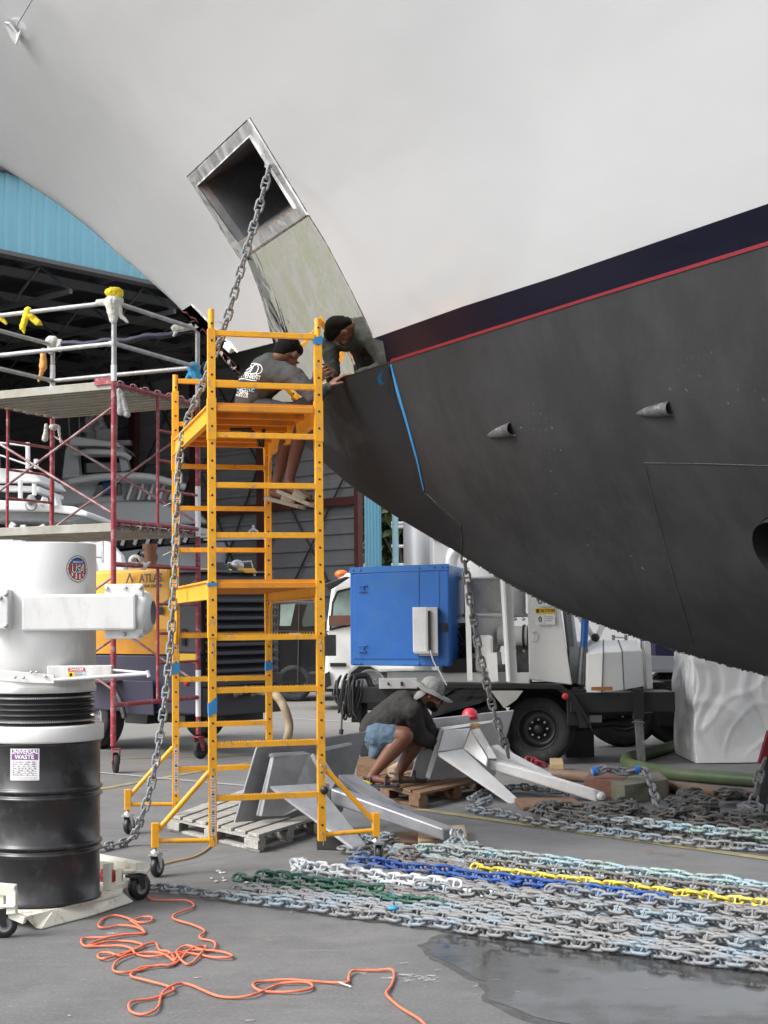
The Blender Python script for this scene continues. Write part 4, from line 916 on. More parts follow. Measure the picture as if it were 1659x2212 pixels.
q=MB(); q.beam(cp(px_s(398),-.02,P(398,1395,Zc0+.1).z),cp(px_s(398),-.02,P(398,1358,Zc0+.1).z),.04,.03,up=(0,1,0)); q.build('door_handle',M_black,comp)
# roof details: exhaust, lifting eye, cap
q=MB(); p=P(324,1235,Zc0+.9); q.tube(p,p+Vector((0,0,.28)),.075,14); q.tube(p+Vector((0,0,.26)),p+Vector((0,0,.32)),.085,14); q.build('exhaust_pipe',mat('rusty_pipe',(.16,.08,.05),.8,var=.3,vs_=15),comp)
q=MB(); p=P(320,1205,Zc0+.9); q.lathe([(.001,0),(.07,.005),(.075,.012),(.001,.014)],p+Vector((-.02,0,.05)),16,axis=(.3,-.8,.5)); q.build('rain_flap',M_black,comp)
q=MB(); p=P(292,1222,Zc0+1.0); q.lathe([(.045,-.012),(.08,-.012),(.08,.012),(.045,.012),(.045,-.012)],p+Vector((0,0,.05)),20,axis=(0,1,0)); q.box(p-Vector((0,0,.03)),(.16,.024,.14)); q.build('lifting_eye',M_white,comp)
q=MB(); q.hexa([P(450,1238,16.6),P(500,1240,16.6),P(500,1240,17.2),P(450,1238,17.2),P(462,1213,16.7),P(485,1213,16.7),P(485,1213,17.1),P(462,1213,17.1)]); q.build('intake_hood',M_cg,comp,bevel=.02)
q=MB(); a=P(512,1222,16.9); q.path([a-Vector((.1,0,.12)),a-Vector((.1,0,-.03)),a+Vector((.16,0,.05)),a+Vector((.2,0,-.12))],.012,6); q.ball(a,(.08,.08,.07),n=10); q.build('work_light',M_silver,comp)
q=MB(); q.hexa([P(512,1238,16.8),P(556,1238,16.8),P(556,1238,17.1),P(512,1238,17.1),P(514,1228,16.8),P(550,1228,16.8),P(550,1228,17.1),P(514,1228,17.1)]); q.build('roof_hatch',M_cy,comp,bevel=.01)
# wheels and fender
def big_wheel(parent,c,r,w,axis,hubm,name='wheel',bolts=8,dish=.3):
    axis=Vector(axis).normalized(); c=Vector(c); q=MB()
    prf=[(r*.58,-w*.45),(r*.72,-w*.52),(r*.9,-w*.5),(r*.97,-w*.36)]
    for i in range(5): u=-.3+.15*i; prf+=[(r,w*(u-.06)),(r,w*(u+.045)),(r*.965,w*(u+.05)),(r*.965,w*(u+.085))]
    prf+=[(r*.97,w*.38),(r*.9,w*.5),(r*.72,w*.52),(r*.58,w*.45)]
    q.lathe(prf,c,48,axis=axis); wh=q.build('wheel',M_rubber,parent)
    q=MB(); q.lathe([(r*.6,w*.46),(r*.57,w*.5),(r*.53,w*.42),(r*.50,w*dish*.3),(r*.36,w*.05),(r*.3,w*.12),(r*.16,w*.14),(r*.14,w*.34),(r*.10,w*.38),(.001,w*.38)],c,40,axis=axis)
    q.build('rim',hubm,wh)
    q=MB(); M=axis.to_track_quat('Z','Y').to_matrix()
    for i in range(bolts): t=2*math.pi*i/bolts; q.lathe([(.001,.03),(.014,.03),(.014,0)],c+M@Vector((r*.25*math.cos(t),r*.25*math.sin(t),w*.12)),6,axis=axis)
    q.build('wheel_nuts',M_zinc,wh); return wh
Zw=G(237,1617).y; c=P(210,1549,Zw); big_wheel(comp,(c.x,c.y+.05,.37),.37,.26,-SE+SL*.0,M_galv)
Zw2=G(441,1592).y; c=P(441,1540,Zw2); big_wheel(comp,(c.x,c.y,.33),.33,.22,-SE,M_galv)
q=MB(); pf=px_s(250,-.2); q.path([cp(px_s(205),-.16,cz0+.32),cp(px_s(262),-.16,cz0+.36),cp(px_s(285),-.16,cz0+.12),cp(px_s(292),-.16,cz0-.06)],.03,8); 
q.prism([cp(px_s(200),-.22,cz0+.32),cp(px_s(275),-.22,cz0+.34),cp(px_s(275),0,cz0+.34),cp(px_s(200),0,cz0+.32)],Vector((0,0,.02))); q.build('fender',M_cg,comp)
q=MB(); q.prism([cp(px_s(262),-.05,cz0+.36),cp(px_s(340),-.05,cz0+.36),cp(px_s(342),-.05,cz0-.02),cp(px_s(270),-.05,cz0-.02)],SE*-.03); q.build('side_box',M_cg2,comp,bevel=.01)
q=MB(); q.beam(cp(.0,.3,cz0-.06),cp(LL,.3,cz0-.06),.1,.12); q.beam(cp(.3,0,cz0-.07),cp(.3,LW,cz0-.07),.1,.1); q.hexa([cp(px_s(300),.1,cz0-.14),cp(px_s(255),.1,cz0-.14),cp(px_s(255),.4,cz0-.14),cp(px_s(300),.4,cz0-.14),cp(px_s(305),.1,cz0),cp(px_s(250),.1,cz0),cp(px_s(250),.4,cz0),cp(px_s(305),.4,cz0)]); q.build('chassis',M_black,comp)
q=MB(); q.prism([cp(-.03,0,cz0-.02),cp(-.03,LW,cz0-.02),cp(-.03,LW,zz_-.08),cp(-.03,0,zz_-.08)],SL*-.02); q.build('end_skirt',M_cg,comp,bevel=.01)
q=MB(); rr=random.Random(8)
for i in range(26):
    e=rr.uniform(LW*.35,LW*.95); p=cp(-.10,e,zz_-.14+rr.uniform(-.05,.05)); q.ball(p,(rr.uniform(.02,.05),.03,rr.uniform(.015,.03)),n=6)
q.build('hose_fittings',mat('fitting_metal',(.25,.24,.20),.4,metal=.6,var=.5,vs_=30),comp)
# tan hose
q=MB(); q.path(bez([cp(-.12,LW*.62,zz_-.14),P(588,1497,15.5),P(610,1520,15.3),P(624,1560,15.3),P(622,1590,15.3),P(612,1618,15.5),P(590,1628,15.8)],8),.045,12); tag(q.build('suction_hose',mat('tan_hose',(.32,.25,.16),.55,var=.12,vs_=8)),'thick tan hose curving down from the louvred end of the compressor','hose')
# ================= dark suv =================
M_car=mat('black_car_paint',(.010,.011,.012),.22,var=.2,coat=.6,rv=.05); M_glass=mat('tinted_glass',(.05,.075,.075),.05,var=.3,vs_=.5,coat=1)
M_lglass=mat('greenish_glass',(.22,.30,.28),.08,var=.5,vs_=.8,coat=1)
Zs=G(630,1508).y; Zs=27.5
suv=thing('parked_suv','black suv parked between the compressor and the white truck','car',P(650,1500,Zs))
def SP(x,y,Z=Zs): return P(x,y,Z)
q=MB(); q.prism([SP(500,1480),SP(780,1478),SP(780,1400),SP(765,1390),SP(720,1384),SP(690,1300),SP(600,1296),SP(560,1300),SP(530,1380),SP(500,1390)],(0,1.8,0)); q.build('body',M_car,suv,bevel=.06)
for poly in ([(606,1306),(638,1304),(628,1352),(604,1352)],[(664,1304),(688,1304),(700,1350),(655,1354),(652,1344)],[(560,1306),(596,1306),(594,1352),(548,1354)]):
    q=MB(); q.prism([SP(x,y,Zs-.012) for x,y in poly],(0,.01,0)); q.build('window',M_lglass if poly[0][0]==606 else M_glass,suv)
q=MB(); 
for x in (601,646,708): q.beam(SP(x,1300,Zs-.02),SP(x-3,1475,Zs-.02),.02,.02,up=(0,1,0))
q.beam(SP(540,1362,Zs-.02),SP(770,1366,Zs-.02),.03,.02); q.build('door_seam',mat('seam_grey',(.05,.05,.055),.3),suv)
q=MB(); q.box(SP(636,1370,Zs-.04),(.2,.04,.05)); q.build('door_handle',M_zinc,suv)
for px in (634,530): c=SP(px,1460); big_wheel(suv,(c.x,c.y+.12,.35),.35,.24,(0,-1,0),M_black)
# ================= white truck =================
Zt=G(735,1503).y; Zt=24.5
tr=thing('box_truck','white cab over truck standing behind the blue cabinet trailer','truck',P(760,1500,Zt))
def TP(x,y,Z=Zt): return P(x,y,Z)
q=MB(); q.prism([TP(700,1488),(TP(706,1350)),TP(716,1272),TP(728,1252),TP(745,1238),TP(790,1235),TP(840,1236),TP(900,1240),TP(900,1450),TP(820,1452),TP(800,1440),TP(775,1440),TP(757,1455),TP(748,1488)],(0,2.0,0)); q.build('cab',mat('truck_white',(.74,.74,.72),.3,var=.03,coat=.3),tr,bevel=.05)
q=MB(); q.prism([TP(711,1362,Zt-.02),TP(717,1300,Zt-.02),TP(728,1276,Zt-.02),TP(760,1268,Zt-.02),TP(840,1268,Zt-.02),TP(840,1350,Zt-.02),TP(760,1352,Zt-.02)],(0,.02,0)); q.build('window_frame',M_black,tr)
q=MB(); q.prism([TP(716,1357,Zt-.05),TP(721,1304,Zt-.05),TP(731,1281,Zt-.05),TP(760,1273,Zt-.05),TP(835,1273,Zt-.05),TP(835,1346,Zt-.05),TP(755,1347,Zt-.05)],(0,.02,0)); q.build('side_window',M_lglass,tr)
q=MB(); q.box(TP(740,1340,Zt-.07),(.45,.01,.16)); q.build('seat_back',mat('brown_seat',(.12,.05,.03),.7),tr)
q=MB(); q.prism([TP(700,1262,Zt-.1),TP(722,1254,Zt-.1),TP(745,1246,Zt-.1),TP(757,1247,Zt-.1),TP(725,1268,Zt-.1),TP(712,1276,Zt-.1)],(0,-.15,0)); q.build('sun_visor',M_black,tr,bevel=.02)
q=MB(); q.ball(TP(737,1240,Zt+.1),(.11,.11,.07),n=12); q.build('roof_beacon',mat('orange_lens',(.8,.16,.03),.3),tr)
q=MB(); q.box(TP(714,1394,Zt-.3),(.18,.1,.34)); q.path([TP(712,1380,Zt-.25),TP(704,1366,Zt-.1),TP(708,1364,Zt)],.015,6); q.build('mirror',M_black,tr,bevel=.02)
q=MB(); q.beam(TP(713,1436,Zt-.02),TP(748,1436,Zt-.02),.02,.06); q.build('side_trim',M_black,tr)
q=MB(); q.box(TP(790,1475,Zt+.8),(1.1,1.2,.35)); q.box(TP(860,1470,Zt+.8),(3,1.2,.3)); q.build('truck_chassis',M_black,tr)
c=TP(800,1470); big_wheel(tr,(c.x,c.y+.2,.42),.42,.28,(0,-1,0),M_galv)
q=MB(); q.prism([TP(716,1480,Zt-.01),TP(702,1488,Zt-.01),TP(702,1455,Zt-.01),TP(712,1450,Zt-.01)],(0,-.05,0)); q.build('front_bumper',M_black,tr)
# ================= vacuum / recovery trailer =================
ZT=15.2
vt=thing('recovery_trailer','black trailer carrying a bright blue cabinet, white hoppers and vessels','trailer',P(1100,1640,ZT))
M_vb=mat('bright_blue_panel',(.010,.105,.38),.40,var=.14,vs_=1.5,coat=.1,dirt=(.03,.13,.33),dirt_a=.35,dirt_s=5); M_vb2=mat('blue_trim',(.02,.13,.40),.45,var=.1)
M_vw=mat('vessel_white',(.72,.72,.70),.4,var=.05,vs_=2,dirt=(.5,.48,.44),dirt_a=.15,dirt_s=3)
def VP(x,y,Z=ZT): return P(x,y,Z)
f0=[(757,1437),(971,1440),(969,1220),(756,1228)]
b0=ZT+.0; fr=[VP(757,1437,ZT),VP(971,1440,ZT-.25),VP(969,1220,ZT-.25),VP(756,1228,ZT)]; ofs=Vector((.55,1.35,0))
ofs=Vector(( (VP(1010,1300,ZT+.9)-VP(969,1300,ZT-.25)).x,1.15,0))
q=MB(); q.hexa([fr[0],fr[1],fr[1]+ofs,fr[0]+ofs,fr[3],fr[2],fr[2]+ofs,fr[3]+ofs]); q.build('cabinet',M_vb,vt,bevel=.012)
def onf(x,y,d=.01): # on the cabinet front
    t=(x-757)/(971-757); return VP(x,y,ZT-.25*t-d)
q=MB(); q.prism([onf(755,1239,.012),onf(755,1226,.012),onf(970,1217.5,.012),onf(970,1231,.012)],(0,.03,0)); q.build('top_flange',M_vb2,vt,bevel=.003)
q=MB(); q.prism([onf(765,1424,.008),onf(765,1241,.008),onf(906,1232,.008),onf(906,1424,.008)],(0,.015,0)); q.build('cabinet_door',M_vb,vt,bevel=.006)
q=MB(); q.prism([onf(787,1437,.010),onf(787,1428,.010),onf(905,1428,.010),onf(905,1437,.010)],(0,.02,0)); q.prism([onf(945,1438,.008),onf(945,1233,.008),onf(948,1233,.008),onf(948,1438,.008)],(0,.02,0)); q.build('seam_strip',M_vb2,vt)
def _hinge(q,yy):
    q.beam(onf(774,yy,.02),onf(792,yy,.02),.02,.012); q.beam(onf(783,yy,.02),onf(783,yy+12,.02),.03,.012,up=(0,1,0)); q.beam(onf(774,yy+12,.02),onf(790,yy+12,.02),.02,.01)
each('door_hinge',M_vb2,vt,(1265,1395),_hinge)
each('bolt',M_vb2,vt,[(x,1232-(x-757)*.035,.016) for x in (763,778,905,938,955,966)]+[(x,1434,.012) for x in (763,778,905,938,955,966)],lambda q,p:q.lathe([(.001,.006),(.009,.006),(.01,0)],onf(*p),8,axis=(0,-1,0)))
q=MB(); q.hexa([onf(893,1410,.02),onf(945,1411,.02),onf(947,1411,-.0),onf(893,1410,-.0),onf(892,1313,.02),onf(945,1315,.02),onf(947,1315,0),onf(892,1313,0)]) if False else None
q.box(onf(920,1362,.07),(.235,.13,.46)); q.box(onf(926,1412,.05),(.19,.10,.04)); q.build('control_box',mat('grey_box_paint',(.50,.50,.50),.45),vt,bevel=.006)
q=MB(); q.box(onf(907,1360,.145),(.14,.015,.445)); q.build('control_box_door',mat('pale_box_paint',(.66,.67,.67),.4),vt,bevel=.005)
q=MB(); q.box(onf(927.5,1363,.14),(.028,.012,.40)); q.build('control_box_gap',M_hole,vt)
q=MB(); q.path(bez([onf(930,1405,.15),onf(937,1430,.25),VP(952,1455,ZT-.6),VP(965,1480,ZT-.7)],5),.008,6); q.build('control_cable',mat('grey_cable',(.25,.25,.25),.5),vt)
q=MB(); q.box(onf(960,1355,.03),(.06,.05,.08)); q.build('door_latch',M_black,vt,bevel=.006)
q=MB(); q.prism([onf(986,1262,.0)+Vector((0,.15,0))]*1+[onf(998,1262,-.3),onf(998,1248,-.3)],(0,.01,0)) if False else None
# fan ring in the recess
q=MB(); c=VP(1003,1391,ZT+.35); q.lathe([(.20,-.03),(.22,-.03),(.22,.03),(.20,.03),(.20,-.03)],c,40,axis=(.75,-.66,0)); q.lathe([(.001,0),(.20,.0)],c-Vector((.0,-.02,0)),40,axis=(.75,-.66,0))
for i in range(10):
    t=2*math.pi*i/10; M=Vector((.75,-.66,0)).to_track_quat('Z','Y').to_matrix(); q.beam(c+M@Vector((.04*math.cos(t),.04*math.sin(t),.02)),c+M@Vector((.2*math.cos(t),.2*math.sin(t),.02)),.03,.012)
q.build('cooling_fan',M_black,vt)
q=MB(); q.box(VP(1003,1435,ZT+.4),(.5,.9,.14)); q.build('engine_block',M_black,vt,bevel=.01)
# vessels
def cylv(x0,x1,yt,yb,Z,name,m,cone=None,top=True,ribs=()):
    a=VP(x0,1300,Z);b=VP(x1,1300,Z); r=(b.x-a.x)/2; cx=(a.x+b.x)/2; z1=VP((x0+x1)/2,yt,Z).z; z0=VP((x0+x1)/2,yb,Z).z
    pr=[]
    if cone: 
        cr=cone[0]/FPX*Z; zc_=VP((x0+x1)/2,cone[1],Z).z; pr+=[(.001,zc_),(cr,zc_),(r,z0)]
    else: pr+=[(.001,z0),(r,z0)]
    for yr in ribs:
        zr_=VP((x0+x1)/2,yr,Z).z; pr+=[(r,zr_-.02),(r+.02,zr_-.018),(r+.02,zr_+.018),(r,zr_+.02)]
    pr+=[(r,z1),(.001,z1+.03)]
    q=MB(); q.lathe(pr,(cx,Z+r*.3,0),40); return q.build(name,m,vt)
cylv(1003,1098,1150,1331,ZT+.35,'hopper_vessel',M_vw,cone=(25,1420),ribs=(1247,1329))
cylv(1098,1136,1190,1331,ZT+.7,'filter_vessel',M_vw,ribs=(1329,))
q=MB(); q.path(bez([VP(1047,1410,ZT+.3),VP(1050,1440,ZT+.3),VP(1060,1470,ZT+.3)],4),.17,20); q.build('cone_outlet',M_vw,vt)
q=MB(); q.box(VP(1046,1412,ZT-.1),(.17,.2,.37)); q.build('small_tank',M_vw,vt,bevel=.03)
q=MB(); q.beam(VP(1008,1225,ZT-.25),VP(1015,1470,ZT-.25),.05,.05,up=(0,1,0)); q.build('frame_post',M_vw,vt)
q=MB(); q.beam(VP(1092,1245,ZT-.3),VP(1106,1472,ZT-.3),.11,.05,up=(0,1,0)); q.beam(VP(1087,1245,ZT-.33),VP(1099,1472,ZT-.33),.02,.12,up=(0,1,0)); q.build('frame_post',M_vw,vt)
q=MB(); q.beam(VP(1063,1410,ZT-.2),VP(1066,1472,ZT-.2),.09,.06,up=(0,1,0)); q.build('frame_post',M_vw,vt)
c=VP(1118,1374,ZT+.25); q=MB(); q.lathe([(.10,-.2),(.105,.1),(.10,.12)],c,28,axis=(1,-.25,0)); q.build('side_pipe',M_vw,vt)
q=MB(); q.lathe([(.10,0),(.118,0),(.118,.02),(.10,.02)],c+Vector((.06,-.02,0)),28,axis=(1,-.25,0)); q.lathe([(.10,.04),(.118,.04),(.118,.06),(.10,.06)],c+Vector((.07,-.02,0)),28,axis=(1,-.25,0)); q.build('pipe_flange',M_black,vt)
q=MB(); q.box(VP(1120,1420,ZT+.5),(.25,.3,.5)); q.box(VP(1085,1450,ZT+.3),(.3,.3,.14)); q.build('valve_block',mat('grey_machinery',(.28,.28,.28),.6,var=.3,vs_=15),vt,bevel=.01)
each('bolt',M_zinc,vt,((1113,1337),(1131,1337),(1114,1407),(1132,1407)),lambda q,p:q.ball(VP(*p,ZT+.2),.02,n=8))
# big white panel with caution signs
q=MB(); q.hexa([VP(1143,1468,ZT-.15),VP(1236,1480,ZT-.2),VP(1236,1480,ZT+.9),VP(1143,1468,ZT+.9),VP(1137,1180,ZT-.15),VP(1190,1180,ZT-.2),VP(1190,1180,ZT+.9),VP(1137,1180,ZT+.9)]); q.build('side_panel',M_vw,vt,bevel=.012)
Zs_=ZT-.19
flat_sign(1177.5,1319.5,.198,.056,Zs_-.03,'caution_header',vt,[(-1,-1,1,1,2),(-.88,-.6,-.66,.6,3)],[('CAUTION',.14,0,.046,3,.82)])
flat_sign(1177.5,1338,.198,.105,Zs_-.03,'caution_panel',vt,[(-.05,-.9,-.03,.9,3),(.05,.45,.8,.52,3),(.05,.1,.85,.17,3),(.05,-.25,.7,-.18,3)],[('0',-.5,0,.075,3,.9)])
flat_sign(1177.5,1298,.198,.105,Zs_-.03,'caution_panel',vt,[(-.05,-.9,-.03,.9,3)],[('0',-.5,-.1,.085,3,1.1)])
q=MB(); q.ball(VP(1152,1365,ZT-.2),(.02,.015,.02),n=8); q.prism([VP(1148,1385,ZT-.18),VP(1160,1385,ZT-.18),VP(1164,1372,ZT-.18),VP(1154,1362,ZT-.18)],(0,.02,0)); q.build('latch',M_vw,vt,bevel=.003)
q=MB(); q.tube(VP(1222,1280,ZT+.1),VP(1236,1395,ZT+.1),.055,14); q.build('lift_cylinder',mat('grey_metal_tube',(.32,.32,.33),.4,metal=.5),vt)
q=MB(); q.box(VP(1240,1430,ZT+.2),(.12,.2,.42)); q.build('cylinder_base',M_vw,vt,bevel=.01)
q=MB(); q.tube(VP(1266,1300,ZT-.1),VP(1261,1399,ZT-.1),.038,16); q.build('blue_jack_tube',M_vb,vt)
q=MB(); q.tube(VP(1261,1398,ZT-.1),VP(1254,1478,ZT-.1),.045,16); q.build('jack_shaft',mat('greasy_shaft',(.16,.16,.17),.35,metal=.7,var=.3,vs_=12),vt)
q=MB(); q.tube(VP(1245,1320,ZT+.5),VP(1283,1378,ZT+.4),.03,12); q.tube(VP(1268,1395,ZT+.4),VP(1290,1375,ZT+.4),.03,12); q.tube(VP(1290,1378,ZT+.4),VP(1310,1330,ZT+.6),.03,12); q.build('vent_pipes',M_vw,vt)
q=MB(); q.ball(VP(1286,1377,ZT+.3),.045,n=12); q.build('pipe_plug',M_black,vt)
# faceted white hood
q=MB(); lowf=[VP(1266,1495,ZT-.2),VP(1300,1496,ZT-.25),VP(1348,1490,ZT-.2),VP(1391,1482,ZT+.0)]; midf=[VP(1268,1412,ZT-.2),VP(1303,1409,ZT-.25),VP(1344,1407,ZT-.2),VP(1387,1406,ZT+.0)]; topf=[VP(1289,1388,ZT+.15),VP(1303,1383,ZT+.15),VP(1335,1383,ZT+.15),VP(1376,1383,ZT+.25)]
bk=Vector((.0,1.0,0)); vs=lowf+midf+topf+[p+bk for p in (lowf[0],lowf[3],midf[0],midf[3],topf[0],topf[3])]
q.add(vs,[(0,1,5,4),(1,2,6,5),(2,3,7,6),(4,5,9,8),(5,6,10,9),(6,7,11,10),(0,4,14,12),(4,8,16,14),(3,13,15,7),(7,15,17,11),(8,9,10,11,17,16)]); q.build('engine_hood',M_vw,vt,bevel=.01)
q=MB()
for i in (1,2): q.path([lowf[i]+Vector((0,-.004,0)),midf[i]+Vector((0,-.004,0)),topf[i]+Vector((0,-.004,.004))],.006,6)
q.build('hood_seam',mat('seam_dark',(.08,.08,.08),.6),vt)
q=MB(); 
for x in (1325,1352): q.box(VP(x,1378,ZT+.3),(.03,.03,.06))
q.path([VP(1325,1376,ZT+.3),VP(1352,1378,ZT+.3)],.008,6); q.build('hood_handle',M_zinc,vt)
q=MB(); q.beam(VP(1398,1385,ZT+.1),VP(1403,1488,ZT+.05),.06,.05,up=(0,1,0)); q.beam(VP(1390,1385,ZT+.3),VP(1393,1488,ZT+.3),.03,.05,up=(0,1,0)); q.build('frame_post',M_vw,vt)
# deck, fenders, chassis
q=MB(); q.beam(VP(838,1465,ZT+.2),VP(1145,1468,ZT-.1),.08,.14); q.beam(VP(860,1452,ZT+.5),VP(1145,1456,ZT+.3),.05,.03); q.build('white_subframe',M_vw,vt,bevel=.004)
q=MB(); q.box(VP(860,1476,ZT-.25),(.38,.2,.10)); q.build('silver_toolbox',mat('alu_box',(.50,.50,.50),.4,metal=.4),vt,bevel=.005)
q=MB(); q.box(VP(839,1477,ZT-.36),(.02,.01,.025)); q.box(VP(868,1477,ZT-.36),(.025,.012,.04)); q.build('toolbox_lock',M_black,vt)
c1=VP(1018,1568,ZT); c2=VP(1156,1568,ZT)
Mrim=mat('black_rim',(.02,.02,.022),.35,var=.1)
for c in (c1,c2): big_wheel(vt,(c.x+.05,ZT+.05,.355),.355,.26,(-.28,-1,0),Mrim,bolts=8)
q=MB(); yF0=ZT-.35
top=[(940,1478),(975,1476),(1212,1478),(1240,1500),(1275,1560),(1280,1575)]
sec=[P(x,y,yF0) for x,y in top]; vs=[];
for p in sec: vs+=[p,p+Vector((0,.55,0)),p-Vector((0,0,.045))]
q.add(vs,[(3*i,3*i+3,3*i+4,3*i+1) for i in range(5)]+[(3*i,3*i+2,3*i+5,3*i+3) for i in range(5)]); q.build('fender',M_black,vt)
# fender side plate with two wheel arches
q=MB(); outl=[(945,1482)]; 
def arc(cx,cy,r_,a0,a1,n): return [(cx+r_*math.cos(R(a0+(a1-a0)*i/n)),cy-r_*math.sin(R(a0+(a1-a0)*i/n))) for i in range(n+1)]
bot=arc(1018,1572,90,178,35,12)+arc(1160,1572,92,145,0,12)
tp_=[(1270,1572),(1243,1506),(1212,1484),(940,1484)]
pts=[P(x,y,yF0+.02) for x,y in bot+tp_]
q.prism(pts,(0,.02,0)); q.build('wheel_arch_panel',M_black,vt)
q=MB(); q.prism([P(x,y,yF0+.0) for x,y in [(1060,1492),(1130,1492),(1115,1512),(1089,1530)]],(0,.015,0)); q.build('mud_plate',mat('dull_silver_plate',(.42,.41,.39),.5,metal=.3),vt)
q=MB(); q.beam(VP(765,1500,ZT-.1),VP(1000,1502,ZT-.15),.25,.16); q.build('drawbar',M_black,vt,bevel=.01); q=MB(); q.box(VP(1330,1512,ZT+.2),(1.05,.9,.20)); q.beam(VP(1230,1540,ZT),VP(1370,1538,ZT+.1),.10,.05); q.box(VP(1240,1525,ZT+.1),(.22,.6,.36)); q.build('chassis',M_black,vt,bevel=.01)
q=MB(); q.box(VP(1100,1500,ZT+.6),(3.2,.5,.24)); q.tube(VP(1230,1570,ZT+.3),VP(1330,1560,ZT+.4),.05,10); q.box(VP(1250,1600,ZT+.8),(.3,.2,.35)); q.build('under_frame',M_black,vt)
q=MB(); q.beam(VP(770,1485,ZT-.1),VP(770,1560,ZT-.1),.10,.08,up=(0,1,0)); q.beam(VP(785,1505,ZT),VP(787,1632,ZT-.2),.08,.08,up=(0,1,0)); q.build('tongue_jack',M_black,vt)
q=MB(); q.lathe([(.001,.008),(.028,.008),(.032,0)],VP(1221,1504,ZT-.40),20,axis=(0,-1,0)); q.build('side_marker',M_dred,vt)
q=MB(); q.box(VP(1300,1487.5,ZT-.28),(.21,.02,.035)); q.build('amber_strip',mat('amber_strip',(.35,.13,.04),.5),vt)
q=MB(); q.prism([VP(1347,1550,ZT+.2),VP(1340,1562,ZT+.2),VP(1362,1562,ZT+.2),VP(1358,1550,ZT+.2)],(0,.02,0)) if False else q.box(VP(1287,1550,ZT+.25),(.12,.02,.10)); q.build('number_plate_back',M_vw,vt)
# landing leg
q=MB(); q.beam(VP(1378,1488,ZT-.25),VP(1379,1553,ZT-.25),.10,.10,up=(0,1,0)); q.build('leg_sleeve',M_black,vt)
lg=G(1386,1626); q=MB(); q.beam(VP(1379,1550,ZT-.25),Vector((VP(1385,1620,ZT-.25).x,ZT-.25,.02)),.075,.075,up=(0,1,0)); q.tube(VP(1366,1560,ZT-.35),VP(1392,1561,ZT-.3),.008,8); q.build('landing_leg',mat('worn_grey_leg',(.16,.16,.16),.6,metal=.3,var=.35,vs_=18),vt)
# cable bundle hanging at the tongue
q=MB(); rr=random.Random(5)
for i in range(14):
    x=rr.uniform(728,765); x2=x+rr.uniform(-14,18); 
    q.path(bez([VP(x+8,1462+rr.uniform(-6,6),ZT-.2),VP(x,1480+rr.uniform(-8,8),ZT-.3),VP(x+rr.uniform(-6,6),1520+rr.uniform(-10,10),ZT-.3),VP(x+rr.uniform(0,12),1540+rr.uniform(-15,15),ZT-.28),VP(x2,1505,ZT-.25),VP(x2+5,1470,ZT-.2)],6),.011,6)
q.path(bez([VP(742,1520,ZT-.3),VP(738,1560,ZT-.35),VP(738,1585,ZT-.4)],4),.011,6); q.tube(VP(738,1575,ZT-.4),VP(736,1586,ZT-.4),.022,8)
q.path(bez([VP(760,1530,ZT-.3),VP(775,1558,ZT-.3),VP(800,1566,ZT-.2),VP(812,1545,ZT-.1)],6),.011,6)
q.path(bez([VP(765,1462,ZT-.2),VP(790,1460,ZT-.1),VP(800,1478,ZT-.1),VP(805,1488,ZT-.1)],6),.03,8)
tag(q.build('cable_bundle',mat('black_cable',(.018,.018,.018),.5)),'coiled bundle of black cables hanging from the tongue of the trailer','cable')
# dark flatbed truck at the right, behind the bag
ZR=17.0
fb=thing('flatbed_truck','dark flatbed lorry in shade with silver side rail behind the white bag','truck',P(1460,1600,ZR))
q=MB(); q.beam(P(1395,1432,ZR),P(1700,1436,ZR),.3,.16); q.beam(P(1395,1447,ZR-.05),P(1700,1450,ZR-.05),.3,.04); q.build('side_rail',M_silver,fb)
q=MB(); q.box(P(1560,1398,ZR+.6),(1.75,1.0,.30)); q.build('navy_load',mat('navy_tarp',(.015,.012,.06),.6),fb)
q=MB(); q.box(P(1560,1510,ZR+.5),(1.75,1.5,.5)); q.box(P(1480,1488,ZR-.5),(1.4,.3,.05)); q.box(P(1440,1478,ZR-.5),(.5,.2,.09)); q.build('truck_frame',M_black,fb)
for px in (1350,1475): c=P(px,1560,ZR); big_wheel(fb,(c.x,c.y+.2,.45),.45,.3,(0,-1,0),Mrim)
q=MB(); q.box(P(1395,1532,ZR-1.0),(.14,.03,.075)); q.build('tail_lamp',[mat('lamp_white',(.6,.58,.55),.3)],fb)
q=MB(); q.box(P(1383,1532,ZR-1.0),(.035,.03,.09)); q.build('tail_lamp',M_dred,fb)
